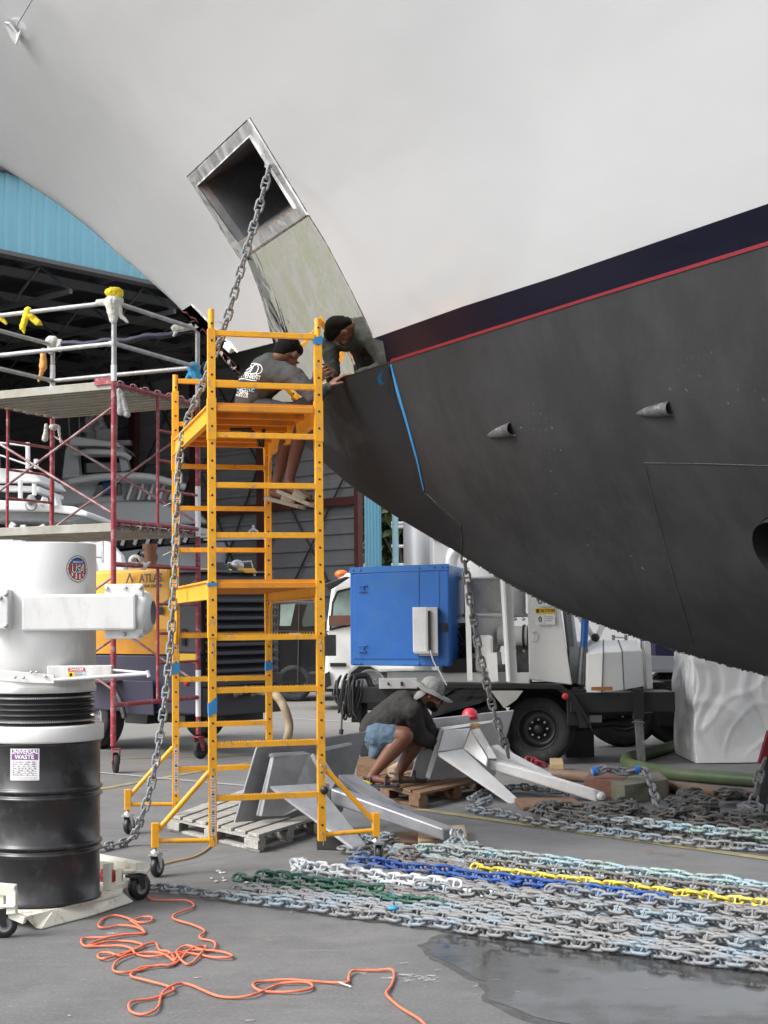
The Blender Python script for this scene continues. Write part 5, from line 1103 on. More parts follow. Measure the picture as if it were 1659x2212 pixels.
# ================= yellow rolling scaffold =================
FL=Vector((-1.02,8.85,0)); FR=FL+Vector((.645,.165,0)); 
def atpx(px,Y): return Vector((P(px,1341,Y).x,Y,0))
FL=atpx(458,8.85); FR=atpx(691,9.02); RL=atpx(379,10.62); RR=atpx(580,10.79)
wd=(FR-FL).normalized(); ld=(RL-FL).normalized(); ud=Vector((0,0,1))
RZ=[.43,.74,1.06,1.37,1.68,1.98,2.279,2.58,2.885,3.196]
ys=thing('rolling_scaffold','tall yellow rolling scaffold tower with two decks and outriggers','scaffold',(FL+RR)/2)
rotw=Matrix.Rotation(math.atan2(wd.y,wd.x),3,'Z')
for nm,p,ztp in (('post',FL,3.34),('post',FR,3.31),('post',RL,3.24),('post',RR,3.15)):
    q=MB(); w=.044
    segs=[(.155,1.40,w),(1.36,1.70,w+.006),(1.40,2.56,w),(2.53,2.82,w+.006),(2.56,ztp-.12,w)]
    for a,b,ww in [(.155,1.37,w),(1.37,1.71,w+.007),(1.71,2.55,w),(2.55,2.80,w+.007),(2.80,ztp-.12,w)]:
        q.box((p.x,p.y,(a+b)/2),(ww,ww,b-a),rotw)
    q.tube((p.x,p.y,ztp-.13),(p.x,p.y,ztp),.019,14)
    z=.25
    while z<ztp-.04:
        f=Vector((p.x,p.y,z))-Vector((wd.y*-1,wd.x,0)).normalized()*(.0225+(.0035 if (1.37<z<1.71 or 2.55<z<2.8) else 0) if z<ztp-.13 else .0195)
        q.lathe([(.001,.0012),(.0072,.0012),(.0072,-.0005)],f,10,axis=-Vector((-wd.y,wd.x,0)),mi=1); z+=.1035
    po=q.build(nm,[M_yel,M_hole],ys)
for a,b in ((FL,FR),(RL,RR)):
    for z in RZ:
        if a is RL and z>2.9 : pass
        q=MB(); q.beam(a+ud*z+wd*.02,b+ud*z-wd*.02,.034,.033)
        if z<1.5: # serrated ladder tread lip
            n_=34; L=(b-a).length-.04
            for i in range(n_): 
                p=a+wd*(.02+L*(i+.5)/n_)+ud*(z+.019); nd=Vector((-wd.y,wd.x,0)); q.prism([p-wd*.006-nd*.017,p+wd*.006-nd*.017,p+wd*.003-nd*.017+ud*.005,p-wd*.003-nd*.017+ud*.005],nd*.003)
        q.build('rung',M_yel,ys,bevel=.002)
M_am=mat('scaffold_deck_paint',(.62,.24,.012),.45,var=.12,vs_=5,dirt=(.3,.16,.06),dirt_a=.3,dirt_s=6)
for zt in (2.775,1.715):
    for a,b in ((FL,RL),(FR,RR)):
        q=MB(); a_=a+ld*.02; b_=b-ld*.02; q.beam(a_+ud*(zt-.06),b_+ud*(zt-.06),.008,.11); q.beam(a_+ud*(zt-.008),b_+ud*(zt-.008),.035,.012); q.beam(a_+ud*(zt-.113),b_+ud*(zt-.113),.035,.008); q.build('side_rail',M_yel,ys,bevel=.002)
        for c,s_ in ((a,1),(b,-1)): # bent support brackets
            q=MB(); p0=c+ld*s_*.045+ud*(zt-.10); q.path(bez([c+ld*s_*.16+ud*(zt-.11),p0+ud*-.05+ld*s_*.04,p0-ud*.18+ld*s_*.03,c+ld*s_*.02-ud*-(zt-.40)],6),.013,8); q.build('support_bracket',M_yel,ys)
    q=MB(); q.hexa([FL+wd*.03+ud*(zt-.018),FR-wd*.03+ud*(zt-.018),RR-wd*.03+ud*(zt-.018),RL+wd*.03+ud*(zt-.018),FL+wd*.03+ud*zt,FR-wd*.03+ud*zt,RR-wd*.03+ud*zt,RL+wd*.03+ud*zt]); dk=q.build('deck',M_am,ys)
    q=MB()
    for i in range(7):
        t=(i+.02)/6.1; p=FL.lerp(RL,t); r_=FR.lerp(RR,t); q.beam(p+wd*.03+ud*(zt-.035),r_-wd*.03+ud*(zt-.035),.05,.035)
    q.build('deck_rib',M_am,dk,bevel=.003)
q=MB(); pp=(FL.lerp(RL,.4)).lerp(FR.lerp(RR,.4),.45); q.box(pp+ud*(2.775-.062),(.14,.03,.02)); q.path(bez([pp+ud*2.71,pp+wd*.07+ud*2.70,pp+wd*.11+ud*2.66,pp+wd*.12+ud*2.60],5),.012,8); q.path([pp+wd*.15+ud*2.72,pp+wd*.14+ud*2.60],.012,8); q.build('deck_hatch_latch',M_black,ys)
# outriggers with casters
for base,dr in ((FL,-1),(FR,1),(RL,-1)):
    e=base+wd*dr*.335
    q=MB(); q.box((e.x,e.y,.235),(.042,.042,.14),rotw); q.build('outrigger_socket',M_yel,ys,bevel=.002)
    q=MB(); q.tube(base+wd*dr*.02+ud*.19,e-wd*dr*.02+ud*.20,.014,10); q.tube(base+wd*dr*.02+ud*.585,e-wd*dr*.01+ud*.255,.016,10); q.build('outrigger_brace',M_yel,ys)
    cst=caster(ys,(e.x+.015,e.y-.02,.058),.058,.035,(.9,-.35,0) if dr<0 else (1,.1,0),.135)
    q=MB(); q.lathe([(.001,.0),(.028,0),(.03,.012),(.012,.02),(.012,.04),(.001,.04)],(e.x,e.y,.13),16); q.box((e.x+.05,e.y-.02,.148),(.05,.02,.006)); q.build('swivel_head',M_zinc,cst)
q=MB(); 
for base in (FL,FR,RL):
    for z in (.20,.60,1.33,1.66):
        p=base-Vector((-wd.y,wd.x,0))*.024+ud*z; q.path([p+wd*-.008,p+wd*.008,p+ud*.012,p-wd*.008],.002,5); q.path(bez([p,p-ud*.03+wd*.006,p-ud*.07+wd*.003],3),.002,5)
q.build('lock_pin',M_zinc,ys)
q=MB(); q.ball(FR+ud*.455-Vector((-wd.y,wd.x,0))*.03+wd*.012,(.026,.016,.026),n=8); q.build('black_knob',M_black,ys)
def wrap(parent,p,z0,z1,m,name,w=.050,cut=0):
    q=MB(); p=Vector((p.x,p.y,0)); n_=Vector((-wd.y,wd.x,0)); h=w/2
    cs=[p-wd*h-n_*h,p+wd*h-n_*h,p+wd*h+n_*h,p-wd*h+n_*h]; q.add([c+ud*(z0+cut*random.uniform(-.5,1)) for c in cs]+[c+ud*(z1-cut*random.uniform(-.2,1)) for c in cs],[(0,1,5,4),(1,2,6,5),(2,3,7,6),(3,0,4,7)]); return q.build(name,m,parent)
wrap(ys,FR,3.15,3.20,M_blue_tape,'blue_tape_wrap',cut=.01); wrap(ys,FL,.88,1.02,M_blue_tape,'blue_tape_wrap',cut=.06); wrap(ys,RL,1.10,1.18,M_blue_tape,'blue_tape_wrap',.054,cut=.02); wrap(ys,RR,1.10,1.18,M_blue_tape,'blue_tape_wrap',cut=.03)
wrap(ys,FL,1.675,1.70,M_blue_tape,'blue_tape_wrap',.056,cut=.01)
M_stk=mat('safety_sticker',(.62,.60,.58),.5,var=.1); M_sto=mat('sticker_orange',(.65,.25,.12),.5)
def strip_sticker(p,z0,z1):
    n_=-Vector((-wd.y,wd.x,0)); q=MB(); c=p+n_*.0232
    q.add([c-wd*.015+ud*z0,c+wd*.015+ud*z0,c+wd*.015+ud*z1,c-wd*.015+ud*z1],[(0,1,2,3)],mi=0)
    z=z0+.01; rr=random.Random(2)
    while z<z1-.012:
        h=rr.choice((.004,.004,.012)); mi=1 if h<.01 else 2; c2=c+n_*.001
        w_=rr.uniform(.006,.012); q.add([c2-wd*w_+ud*z,c2+wd*w_+ud*z,c2+wd*w_+ud*(z+h),c2-wd*w_+ud*(z+h)],[(0,1,2,3)],mi=mi); z+=h+rr.uniform(.003,.01)
    q.build('safety_sticker',[M_stk,M_ink,M_sto],ys,fix=False)
strip_sticker(FL,.22,.56); strip_sticker(RL,.27,.58)
# ================= red and galvanised scaffold =================
R1=atpx(245,14.8); R2=atpx(428,16.25); 
rw=(R2-R1).normalized(); rl=Vector((-rw.y,rw.x,0)); L=1.95
R4=R1+rl*L; R3=R2+rl*L
rs=thing('frame_scaffold','red and galvanised frame scaffold with aluminium decks and rags tied on its rails','scaffold',(R1+R3)/2)
zD=P(245,824,14.8).z; zD2=P(245,1132,14.8).z; zTop=P(245,640,14.8).z; zMid=P(245,742,14.8).z
zb1=P(245,1524,14.8).z; zb2=P(245,1219,14.8).z
for p in (R1,R2,R3,R4):
    q=MB(); q.tube((p.x,p.y,.26),(p.x,p.y,zD),.028,16); po=q.build('post',M_red,rs)
    q=MB(); q.tube((p.x,p.y,zD),(p.x,p.y,zTop),.026,16); q.tube((p.x,p.y,zMid-.02),(p.x,p.y,zMid+.02),.035,14); q.build('rail_post',M_galv,rs)
    caster(rs,(p.x+.03,p.y-.03,.10),.10,.05,(.95,.3,0) if p is R1 else (.8,-.6,0),.24,forkm=M_red,rimm=M_black,body=M_rubber)
for a,b in ((R1,R2),(R4,R3)):
    q=MB()
    for z in (zb1,zb2,zD2+.03,zD-.03): q.tube(a+ud*z,b+ud*z,.024,12)
    m_=a.lerp(b,.5)
    q.tube(m_+ud*zb1,m_+ud*zb2,.017,10); q.tube(m_+ud*(zD2+.03),m_+ud*(zD-.03),.017,10)
    for t in (.28,.5,.72): 
        z=zb1+(zb2-zb1)*t; q.tube(m_+ud*z,b+ud*z,.015,8); z=zD2+(zD-zD2)*t; q.tube(m_+ud*z,b+ud*z,.015,8)
    q.tube(m_+ud*(zb1+.35*(zb2-zb1)),a.lerp(m_,.3)+ud*(zb2-.05),.015,8) if a is R4 else None
    q.build('ladder_frame',M_red,rs)
M_br=mat('worn_brace_tube',(.22,.09,.10),.5,metal=.2,var=.4,vs_=7,dirt=(.45,.42,.42),dirt_a=.5,dirt_s=5)
for a,b in ((R1,R4),(R2,R3)):
    for (za,zb_) in ((zD-.25,zD2+.1),(zb2-.12,zb1+.15)):
        q=MB(); q.tube(a+ud*za,b+ud*zb_,.014,8); q.tube(a+ud*zb_,b+ud*za,.014,8); q.build('cross_brace',M_br,rs)
for z in (zTop-.06,zMid):
    for a,b in ((R1,R4),(R1,R2),(R3,R4),(R2,R3)):
        if z>zMid+.1 and a is R2: continue
        q=MB(); q.tube(a+ud*z,b+ud*z,.024,12); q.tube(a+ud*z,a+(b-a).normalized()*.05+ud*z,.032,12); q.build('guard_rail',M_galv,rs)
q=MB(); q.path([R2.lerp(R3,t)+ud*(zTop-.06-.03*math.sin(t*3.1)+.012*math.sin(t*23)) for t in np.linspace(0.02,.98,30)],[.034+.005*math.sin(i*2.1) for i in range(30)],12); q.build('padded_rail',mat('navy_pipe_wrap',(.010,.010,.035),.6,var=.3,vs_=15,bump=.2),rs)
M_alu=mat('worn_aluminium_deck',(.33,.32,.30),.55,metal=.25,var=.2,vs_=4,dirt=(.22,.21,.13),dirt_a=.6,dirt_s=2.5,stretch=(1,1,1))
for z in (zD,zD2):
    for k in range(3):
        a=R1.lerp(R2,(k+.02)/3); b=R1.lerp(R2,(k+.97)/3); q=MB(); e=rl*.03
        q.hexa([a+e+ud*(z-.012),b+e+ud*(z-.012),b+rl*L-e+ud*(z-.012),a+rl*L-e+ud*(z-.012),a+e+ud*(z+.003),b+e+ud*(z+.003),b+rl*L-e+ud*(z+.003),a+rl*L-e+ud*(z+.003)])
        for j in range(4):
            t=(j+.12)/3.24; p=a.lerp(b,t); q.beam(p+e+ud*(z-.035),p+rl*L-e+ud*(z-.035),.035,.05,mi=1)
        q.beam(a+e+ud*(z-.03),a+rl*L-e+ud*(z-.03),.006,.085)
        q.m=[1 if m_==1 or i_>=6+24 else 0 for i_,m_ in enumerate(q.m)]; q.build('deck_plank',[mat('stained_ply_underside',(.085,.078,.05),.75,var=.3,vs_=3,dirt=(.10,.05,.04),dirt_a=.4,dirt_s=2),M_alu],rs,bevel=.003)
    q=MB()
    for i in range(7):
        t=(i+.5)/7; p=R1.lerp(R2,t)+ud*(z-.01); q.lathe([(.026,-.018),(.034,-.018),(.034,.018),(.026,.018),(.026,-.018)],p,14,axis=rw)
    q.build('deck_hooks',M_br,rs)
q=MB(); q.beam(R1+rl*.0+ud*(zD+.01),R1+rl*.22+ud*(zD+.008),.04,.07); q.build('red_deck_end',M_red,rs)
for p,z0,z1,m_ in ((R1,zMid+.25,zMid+.42,M_lab),(R1,zMid-.38,zMid-.22,M_lab),(R3,zTop-.55,zTop-.3,M_lab),(R3,zTop-.60,zTop-.56,M_dred),(R2,.45,.95,M_lab),(R2,zb2+.35,zb2+.9,M_lab)):
    q=MB(); q.tube((p.x,p.y,z0),(p.x,p.y,z1),.0295,14,cap=False); q.build('tape_wrap',m_,rs)
M_ragy=mat('yellow_rag',(.80,.62,.03),.85,var=.15,vs_=12,bump=.3); M_ragw=mat('white_rag',(.62,.61,.56),.85,var=.15,vs_=12,bump=.3); M_rago=mat('orange_rag',(.70,.34,.10),.85,var=.15); M_ragb=mat('blue_rag',(.06,.36,.62),.8,var=.15,bump=.3); M_ragg=mat('grey_rag',(.30,.30,.29),.85,var=.2,bump=.3)
def rag(name,label,m,c,parts,vox=.006,disp=.018):
    """knotted cloth: overlapping tapered lobes grown together, creased"""
    q=MB()
    for (p,r_) in parts[0]: q.ball(c+Vector(p),r_,n=10)
    for (a,b,r1,r2) in parts[1]: capsule(q,c+Vector(a),c+Vector(b),r1,r2,10)
    o=organic(name,q,m,None,vox,3,disp=disp,dsize=.045); tag(o,label,'rag',group='rags tied on the scaffold'); return o
p=R1.lerp(R4,.545)+ud*(zTop-.06)
rag('rag','bright yellow rag knotted on the top rail left of the red corner post',M_ragy,p,([((0,0,0),(.05,.05,.06))],[((-.02,0,-.04),(-.06,0,-.16),.04,.03),((-.06,0,-.14),(-.04,0,-.22),.035,.008),((.02,0,-.04),(.10,0,-.11),.04,.035),((.1,0,-.1),(.15,0,-.14),.03,.008)]))
p=R1.lerp(R4,1.0)+ud*(zTop-.06)
p=P(2,682,15.4)
rag('rag','yellow rag hanging at the left edge of the photo on the upper rail',M_ragy,p,([],[((-.08,0,.08),(-.02,0,0),.03,.03),((-.02,0,0),(.05,0,-.08),.03,.02)]))
p=R1+ud*(zTop+.02)
rag('rag','yellow rag wrapped over the very top of the red corner post',M_ragy,p,([((0,0,.02),(.10,.09,.055)),((.05,-.02,0),(.05,.05,.05))],[]))
rag('rag','crumpled white rag hanging below the yellow one on the corner post top',M_ragw,p,([((0,0,-.07),(.10,.08,.07))],[((-.08,0,-.08),(-.16,0,-.08),.04,.03),((-.02,-.03,-.1),(0,-.03,-.26),.07,.045),((.05,-.02,-.12),(.08,-.02,-.24),.03,.02),((.07,-.02,-.22),(.14,-.02,-.29),.02,.012)]))
p=R3+ud*(zTop-.03)
rag('rag','white and blue rag bundle on the back left post top',M_ragw,p,([((0,-.04,0),(.08,.07,.07)),((.09,-.05,-.05),(.05,.04,.08))],[((.0,-.05,0),(-.02,-.05,-.12),.05,.03)]))
rag('rag','pale orange rag hanging from the back left post',M_rago,p+Vector((-.10,-.04,-.1)),([],[((0,0,0),(0,0,-.2),.03,.045),((0,0,-.2),(-.05,0,-.36),.04,.012)]))
p=R2+ud*(zTop-.07)
rag('rag','white rag end with blue tape on the navy padded rail by the yacht stem',M_ragw,p+Vector((-.14,-.03,.02)),([],[((-.1,0,.0),(.12,0,.02),.045,.035),((-.08,0,-.02),(-.12,0,-.08),.03,.015)]))
p=R2+ud*zMid
rag('rag','light blue rag tied at the end of the middle rail left of the yellow tower',M_ragb,p+Vector((-.04,-.06,0)),([((0,0,0),(.06,.05,.05))],[((0,0,-.02),(.05,0,-.16),.07,.05),((-.02,0,-.08),(-.10,0,-.17),.04,.01),((.06,0,-.12),(.06,0,-.22),.04,.012)]))
rag('rag','dark navy rag behind the light blue one on the middle rail',mat('navy_rag',(.02,.02,.05),.8),p+Vector((.08,.06,0)),([((0,0,0),(.05,.04,.07))],[((0,0,0),(.05,0,-.12),.05,.03)]))
p=R1+ud*(zD-.10)+Vector((.06,-.04,0))
rag('rag','long grey rag hanging beside the red corner post under the upper deck',M_ragg,p,([],[((-.0,0,0),(.02,0,-.22),.025,.035),((.02,0,-.02),(.08,0,-.24),.025,.035)]))
p=P(101,925,16.8)
rag('rag','thin white strip hanging below the upper deck at the left',M_ragw,p,([],[((0,0,.03),(-.02,0,-.12),.02,.035)]))
rag('rag','off white rag ends hanging at the rear left post below the upper deck',M_ragw,R3+ud*(zD-.16)+Vector((.03,-.05,0)),([((0,0,0),(.06,.04,.04))],[((.05,0,0),(.08,0,-.18),.02,.012),((-.09,0,.02),(-.12,0,-.16),.02,.008)]))
rag('rag','white paper rag tied round the horizontal red bar left of the chain',M_ragw,P(598/1.0*.5+0,1222,15.2) if False else R1.lerp(R2,.33)+ud*zb2,([((0,-.0,0),(.05,.045,.045))],[((.02,-.03,0),(.07,-.03,.03),.02,.012)]))

# ================= chains =================
def link_geo(d,seg=14,n=7,stud=True):
    L=6*d; Wd=3.6*d; a=(L-Wd)/2; r=(Wd-d)/2; vs=[];fs=[]; pts=[]
    for i in range(seg):
        t=2*math.pi*i/seg; x=math.cos(t)*r; y=math.sin(t)*r
        pts.append(Vector((x+(a if x>1e-9 else -a if x<-1e-9 else 0),y,0)))
    K=len(pts)
    for i,p in enumerate(pts):
        tg=(pts[(i+1)%K]-pts[i-1]).normalized(); nr=Vector((tg.y,-tg.x,0))
        for j in range(n): t=2*math.pi*j/n; vs.append(p+(nr*math.cos(t)+Vector((0,0,1))*math.sin(t))*d/2)
    for i in range(K):
        for j in range(n): a_=i*n+j;b=i*n+(j+1)%n;c=((i+1)%K)*n+(j+1)%n;e=((i+1)%K)*n+j; fs.append((a_,b,c,e))
    if stud:
        b0=len(vs); prof=[(-r,.55*d),(-r*.4,.34*d),(r*.4,.34*d),(r,.55*d)]
        for (y,rr_) in prof:
            for j in range(6): t=2*math.pi*j/6; vs.append(Vector((math.cos(t)*rr_,y,math.sin(t)*rr_*.8)))
        for i in range(3):
            for j in range(6): fs.append((b0+i*6+j,b0+i*6+(j+1)%6,b0+(i+1)*6+(j+1)%6,b0+(i+1)*6+j))
    return np.array([tuple(v) for v in vs]),fs
def resample(pts,step):
    out=[Vector(pts[0])]; acc=0; 
    for a,b in zip(pts[:-1],pts[1:]):
        L_=(b-a).length
        if L_<1e-9: continue
        t=step-acc
        while t<=L_: out.append(a+(b-a)*(t/L_)); t+=step
        acc=L_-(t-step)
    return out
def link_frames(pts,d,roll0=0,jit=.15,rnd=random,up=Vector((0,0,1))):
    pp=resample(pts,4.15*d); Ms=[]
    for i in range(len(pp)-1):
        a,b=pp[i],pp[i+1]; x=(b-a).normalized(); u=up if abs(x.dot(up))<.95 else Vector((1,0,0))
        y=u.cross(x).normalized(); z=x.cross(y); ang=roll0+(math.pi/2 if i%2 else 0)+rnd.uniform(-jit,jit)
        y2=y*math.cos(ang)+z*math.sin(ang); z2=x.cross(y2); M=Matrix((x,y2,z2)).transposed().to_4x4(); M.translation=(a+b)/2; Ms.append(M)
    return Ms
LG={}
def chain_mesh(name,Ms,d,m,parent=None,label=None):
    if d not in LG: LG[d]=link_geo(d)
    V0,F0=LG[d]; nv=len(V0); off=np.array(ROOT.get(parent.name,Vector((0,0,0)))) if parent is not None else np.zeros(3)
    allv=[];fs=[]
    for i,M in enumerate(Ms):
        A=np.array(M); allv.append(V0@A[:3,:3].T+A[:3,3]-off); b=i*nv; fs+= [tuple(j+b for j in f) for f in F0]
    me=bpy.data.meshes.new(name); me.from_pydata(np.concatenate(allv).tolist(),[],fs); me.polygons.foreach_set('use_smooth',[True]*len(fs)); me.materials.append(m); me.update()
    o=bpy.data.objects.new(name,me); COL.objects.link(o)
    if parent is not None: o.parent=parent
    if label: o['label']=label
    return o
def chain_material(name,base,c1,c2,metal=.1,s=3.2,rough=.6):
    m=bpy.data.materials.new(name); m.use_nodes=True; t=m.node_tree; N=t.nodes; L_=t.links; b=N['Principled BSDF']; b.inputs['Metallic'].default_value=metal; b.inputs['Roughness'].default_value=rough
    tc=N.new('ShaderNodeTexCoord')
    def noi(s_,d=4): n=N.new('ShaderNodeTexNoise'); n.inputs['Scale'].default_value=s_; n.inputs['Detail'].default_value=d; L_.new(tc.outputs['Object'],n.inputs['Vector']); return n.outputs['Fac']
    def mixr(f,a,c,lo,hi):
        r=N.new('ShaderNodeMapRange'); r.inputs['From Min'].default_value=lo; r.inputs['From Max'].default_value=hi; L_.new(f,r.inputs['Value']); x=N.new('ShaderNodeMix'); x.data_type='RGBA'; L_.new(r.outputs[0],x.inputs['Factor'])
        for k,i in((a,6),(c,7)):
            if isinstance(k,tuple): x.inputs[i].default_value=(*k,1)
            else: L_.new(k,x.inputs[i])
        return x.outputs[2]
    o=mixr(noi(s),base,c1,.48,.58); o=mixr(noi(s*.7+1.3),o,c2,.56,.64); o=mixr(noi(60,5),o,tuple(k*.45 for k in base),.52,.75)
    L_.new(o,b.inputs['Base Color']); bp=N.new('ShaderNodeBump'); bp.inputs['Strength'].default_value=.3; bp.inputs['Distance'].default_value=.002; L_.new(noi(220,3),bp.inputs['Height']); L_.new(bp.outputs[0],b.inputs['Normal']); return m
CG=chain_material('galvanised_chain',(.205,.208,.212),(.20,.25,.29),(.205,.21,.235))
CH_=chain_material('hanging_chain_metal',(.24,.24,.24),(.21,.27,.31),(.23,.225,.28),metal=.15)
CB=chain_material('bluish_chain',(.26,.285,.29),(.27,.38,.43),(.26,.36,.32))
CO_=chain_material('weathered_brown_chain',(.16,.145,.135),(.20,.19,.185),(.22,.225,.235))
CD=chain_material('dark_old_chain',(.08,.077,.074),(.12,.115,.11),(.14,.135,.12),metal=.1,rough=.7)
CW=chain_material('white_painted_chain',(.62,.62,.62),(.56,.60,.63),(.34,.35,.36),metal=0)
CBL=chain_material('blue_painted_chain',(.015,.07,.30),(.02,.09,.30),(.14,.17,.22),metal=0)
CGN=chain_material('green_painted_chain',(.012,.075,.045),(.02,.085,.06),(.13,.15,.14),metal=0)
CY=chain_material('yellow_painted_chain',(.58,.46,.05),(.60,.50,.10),(.30,.27,.20),metal=0)
CR_=chain_material('red_painted_chain',(.30,.02,.03),(.36,.04,.05),(.25,.03,.05),metal=0)
D=.0176
# hanging chain, every link a part
rndc=random.Random(12)
hp=[(582,345,9.3),(580,372,9.25),(562,440,9.3),(545,500,9.32),(524,570,9.4),(507,630,9.48),(490,690,9.55),(473,740,9.65),(452,790,9.8),(436,836,9.9),(412,890,10.05),(397,935,10.12),(388,990,10.1),(384,1060,10.05),(381,1150,9.98),(377,1240,9.92),(372,1330,9.88),(366,1420,9.84),(358,1500,9.8),(347,1580,9.78),(336,1650,9.76),(322,1715,9.76),(306,1765,9.78)]
hpt=[P(*a) for a in hp]; g1=G(285,1812,.045); g2=G(258,1822,.03); g3=G(225,1829,.03); g4=G(190,1835,.03); g5=G(150,1842,.03)
hpt+=[g1,g2,g3,g4,g5]
hc=thing('hanging_anchor_chain','galvanised stud link chain hanging from the anchor pocket against the yellow scaffold','chain',hpt[8])
Ms=link_frames(bez(hpt,10),D,R(12),.12,rndc,up=Vector((0,-1,0)))
Ms=Ms[:100]
base=chain_mesh('link',[Matrix.Identity(4)],D,CH_); lm=base.data
for i,M in enumerate(Ms):
    o=base if i==0 else base.copy()
    if i: COL.objects.link(o)
    o.parent=hc; o.matrix_local=Matrix.Translation(-Vector(hc.location))@M
# thin wire ties on it
q=MB()
for (x,y,Z) in ((482,700,9.55),(383,1090,9.98),(383,1195,9.9)): a=P(x,y,Z); q.path(bez([a,a+Vector((-.03,-.03,.01)),a+Vector((-.09,-.04,-.015))],4),.0022,5)
q.build('wire_tie',M_zinc,hc)
# second hanging chain under the keel
hp=[(1003,1190,11.7),(1004,1215,11.7),(1012,1270,11.72),(1023,1340,11.75),(1036,1410,11.78),(1052,1480,11.8),(1068,1540,11.85),(1084,1590,11.9),(1096,1622,11.95),(1101,1645,12.0)]
h2=thing('keel_side_anchor_chain','chain dropping from behind the keel to the white anchor plate','chain',P(*hp[0]))
Ms=link_frames(bez([P(*a) for a in hp],10),.0205,R(20),.12,rndc,up=Vector((0,-1,0)))
base=chain_mesh('link',[Matrix.Identity(4)],.0205,chain_material('far_chain_metal',(.19,.185,.18),(.24,.23,.22),(.2,.13,.1),metal=.1))
for i,M in enumerate(Ms):
    o=base if i==0 else base.copy()
    if i: COL.objects.link(o)
    o.parent=h2; o.matrix_local=Matrix.Translation(-Vector(h2.location))@M
# rows of chain laid on the yard
def ylow(x): return 1928+.137*(x-330)
def ytop(x): return 1842+.128*(x-850)
def rowpt(x,k,z=0): y=ylow(x)+(ytop(x)-ylow(x))*k/21.0; return G(x,y,z)
def row(k,xl,xr,m,label,z0=.032,group='chain rows laid out on the yard',wig=.006,seed=None):
    rr=random.Random(k*7+1 if seed is None else seed); pts=[]; n=26
    for i in range(n+1):
        x=xl+(xr-xl)*i/n; p=rowpt(x,k); p.z=z0+rr.uniform(-.004,.010)
        p+=Vector((-.471,-.882,0)).normalized()*rr.uniform(-wig,wig); pts.append(p)
    Ms=link_frames(bez(pts,3),D,R(22 if k==0 else rr.uniform(35,55)),.16,rr)
    return pts,Ms
XR=1790
rows=[(0,322,CG,'long grey chain forming the front edge of the chain rows beside the wet patch'),
(1,470,CG,None),(2,505,CG,None),(3,540,CG,None),
(4.2,620,CGN,'dark green painted chain just behind the front grey chain'),
(5.2,505,CGN,'dark green painted chain starting left of the white chain'),
(6.2,560,CG,None),(7.3,600,CO_,None),(8.3,622,CG,None),
(9.3,632,CW,'white painted chain with a raised looped end'),
(10.3,650,CB,None),(11.4,700,CO_,None),(12.4,720,CG,None),
(13.4,752,CBL,'bright blue painted chain running through the rows'),
(14.3,838,CO_,None),(15.3,860,CO_,None),
(6.8,590,CG,None),(7.8,625,CG,None),(8.8,900,CG,None),(9.9,1000,CG,None),(10.8,690,CO_,None),(11.9,715,CG,None),(12.9,760,CO_,None),(13.9,835,CG,None),(14.8,850,CO_,None),(15.75,870,CO_,None),(2.5,530,CG,None),(3.6,560,CG,None),(4.7,950,CG,None),(5.7,900,CG,None),(16.7,860,CO_,None),(17.6,845,CO_,None),(18.5,840,CB,None),(19.5,850,CB,None),(20.5,852,CB,None),(16.2,870,CO_,None),(17.1,840,CO_,None),(18.0,836,CO_,None),(19.0,850,CB,None),(20,850,CB,None),(21,852,CB,'bluish galvanised chain forming the far edge of the chain rows near the wood block')]
CM2=lambda c: {CG:'grey chain row packed between the coloured rows',CO_:'brownish weathered chain row packed between the coloured rows',CB:'pale bluish chain row packed near the far edge'}[c]
extra={4.2:(620,930,CG),5.2:(505,985,CG),9.3:(632,1075,CB),13.4:(752,1455,CO_)}
ORD='first second third fourth fifth sixth seventh eighth ninth tenth eleventh twelfth thirteenth fourteenth fifteenth sixteenth seventeenth eighteenth nineteenth twentieth twenty-first twenty-second twenty-third twenty-fourth twenty-fifth twenty-sixth twenty-seventh twenty-eighth twenty-ninth thirtieth thirty-first thirty-second thirty-third thirty-fourth thirty-fifth thirty-sixth thirty-seventh thirty-eighth thirty-ninth fortieth forty-first forty-second forty-third forty-fourth'.split()
seen_k={}; rows=[r_ for r_ in sorted(rows,key=lambda r_:r_[0]) if not (r_[0] in seen_k or seen_k.update({r_[0]:1}))]
TONE={CG:'grey',CO_:'brownish weathered',CB:'pale bluish'}
rows=[(k,xl,m_,lab or (TONE[m_]+' packed chain row, '+ORD[i]+' counted from the front edge by the wet patch')) for i,(k,xl,m_,lab) in enumerate(rows)]
for k,xl,m_,lab in rows:
    pts,Ms=row(k,xl,XR,m_,lab,z0=.046 if k in (4.2,5.2,9.3,13.4) else .032)
    lab2=lab or CM2(m_)
    if k in extra:
        a,b,m2=extra[k]; cut=int(len(Ms)*max(0,(rowpt(b,k)-rowpt(xl,k)).length/(rowpt(XR,k)-rowpt(xl,k)).length)); cut=max(3,min(cut,len(Ms)-2))
        t=thing('laid_chain',lab2,'chain',rowpt(xl,k),'chain rows laid out on the yard'); chain_mesh('painted_links',Ms[:cut],D,m_,t); chain_mesh('bare_links',Ms[cut:],D,m2,t,label='bare grey links')
    else: tag(chain_mesh('laid_chain',Ms,D,m_),lab2,'chain','chain rows laid out on the yard')
# yellow run, over the others
pts,Ms=row(16.4,1020,XR,CY,'',z0=.062,seed=77,wig=.012); tag(chain_mesh('laid_chain',Ms,D,CY),'bright yellow painted chain lying on top of the rows','chain','chain rows laid out on the yard')
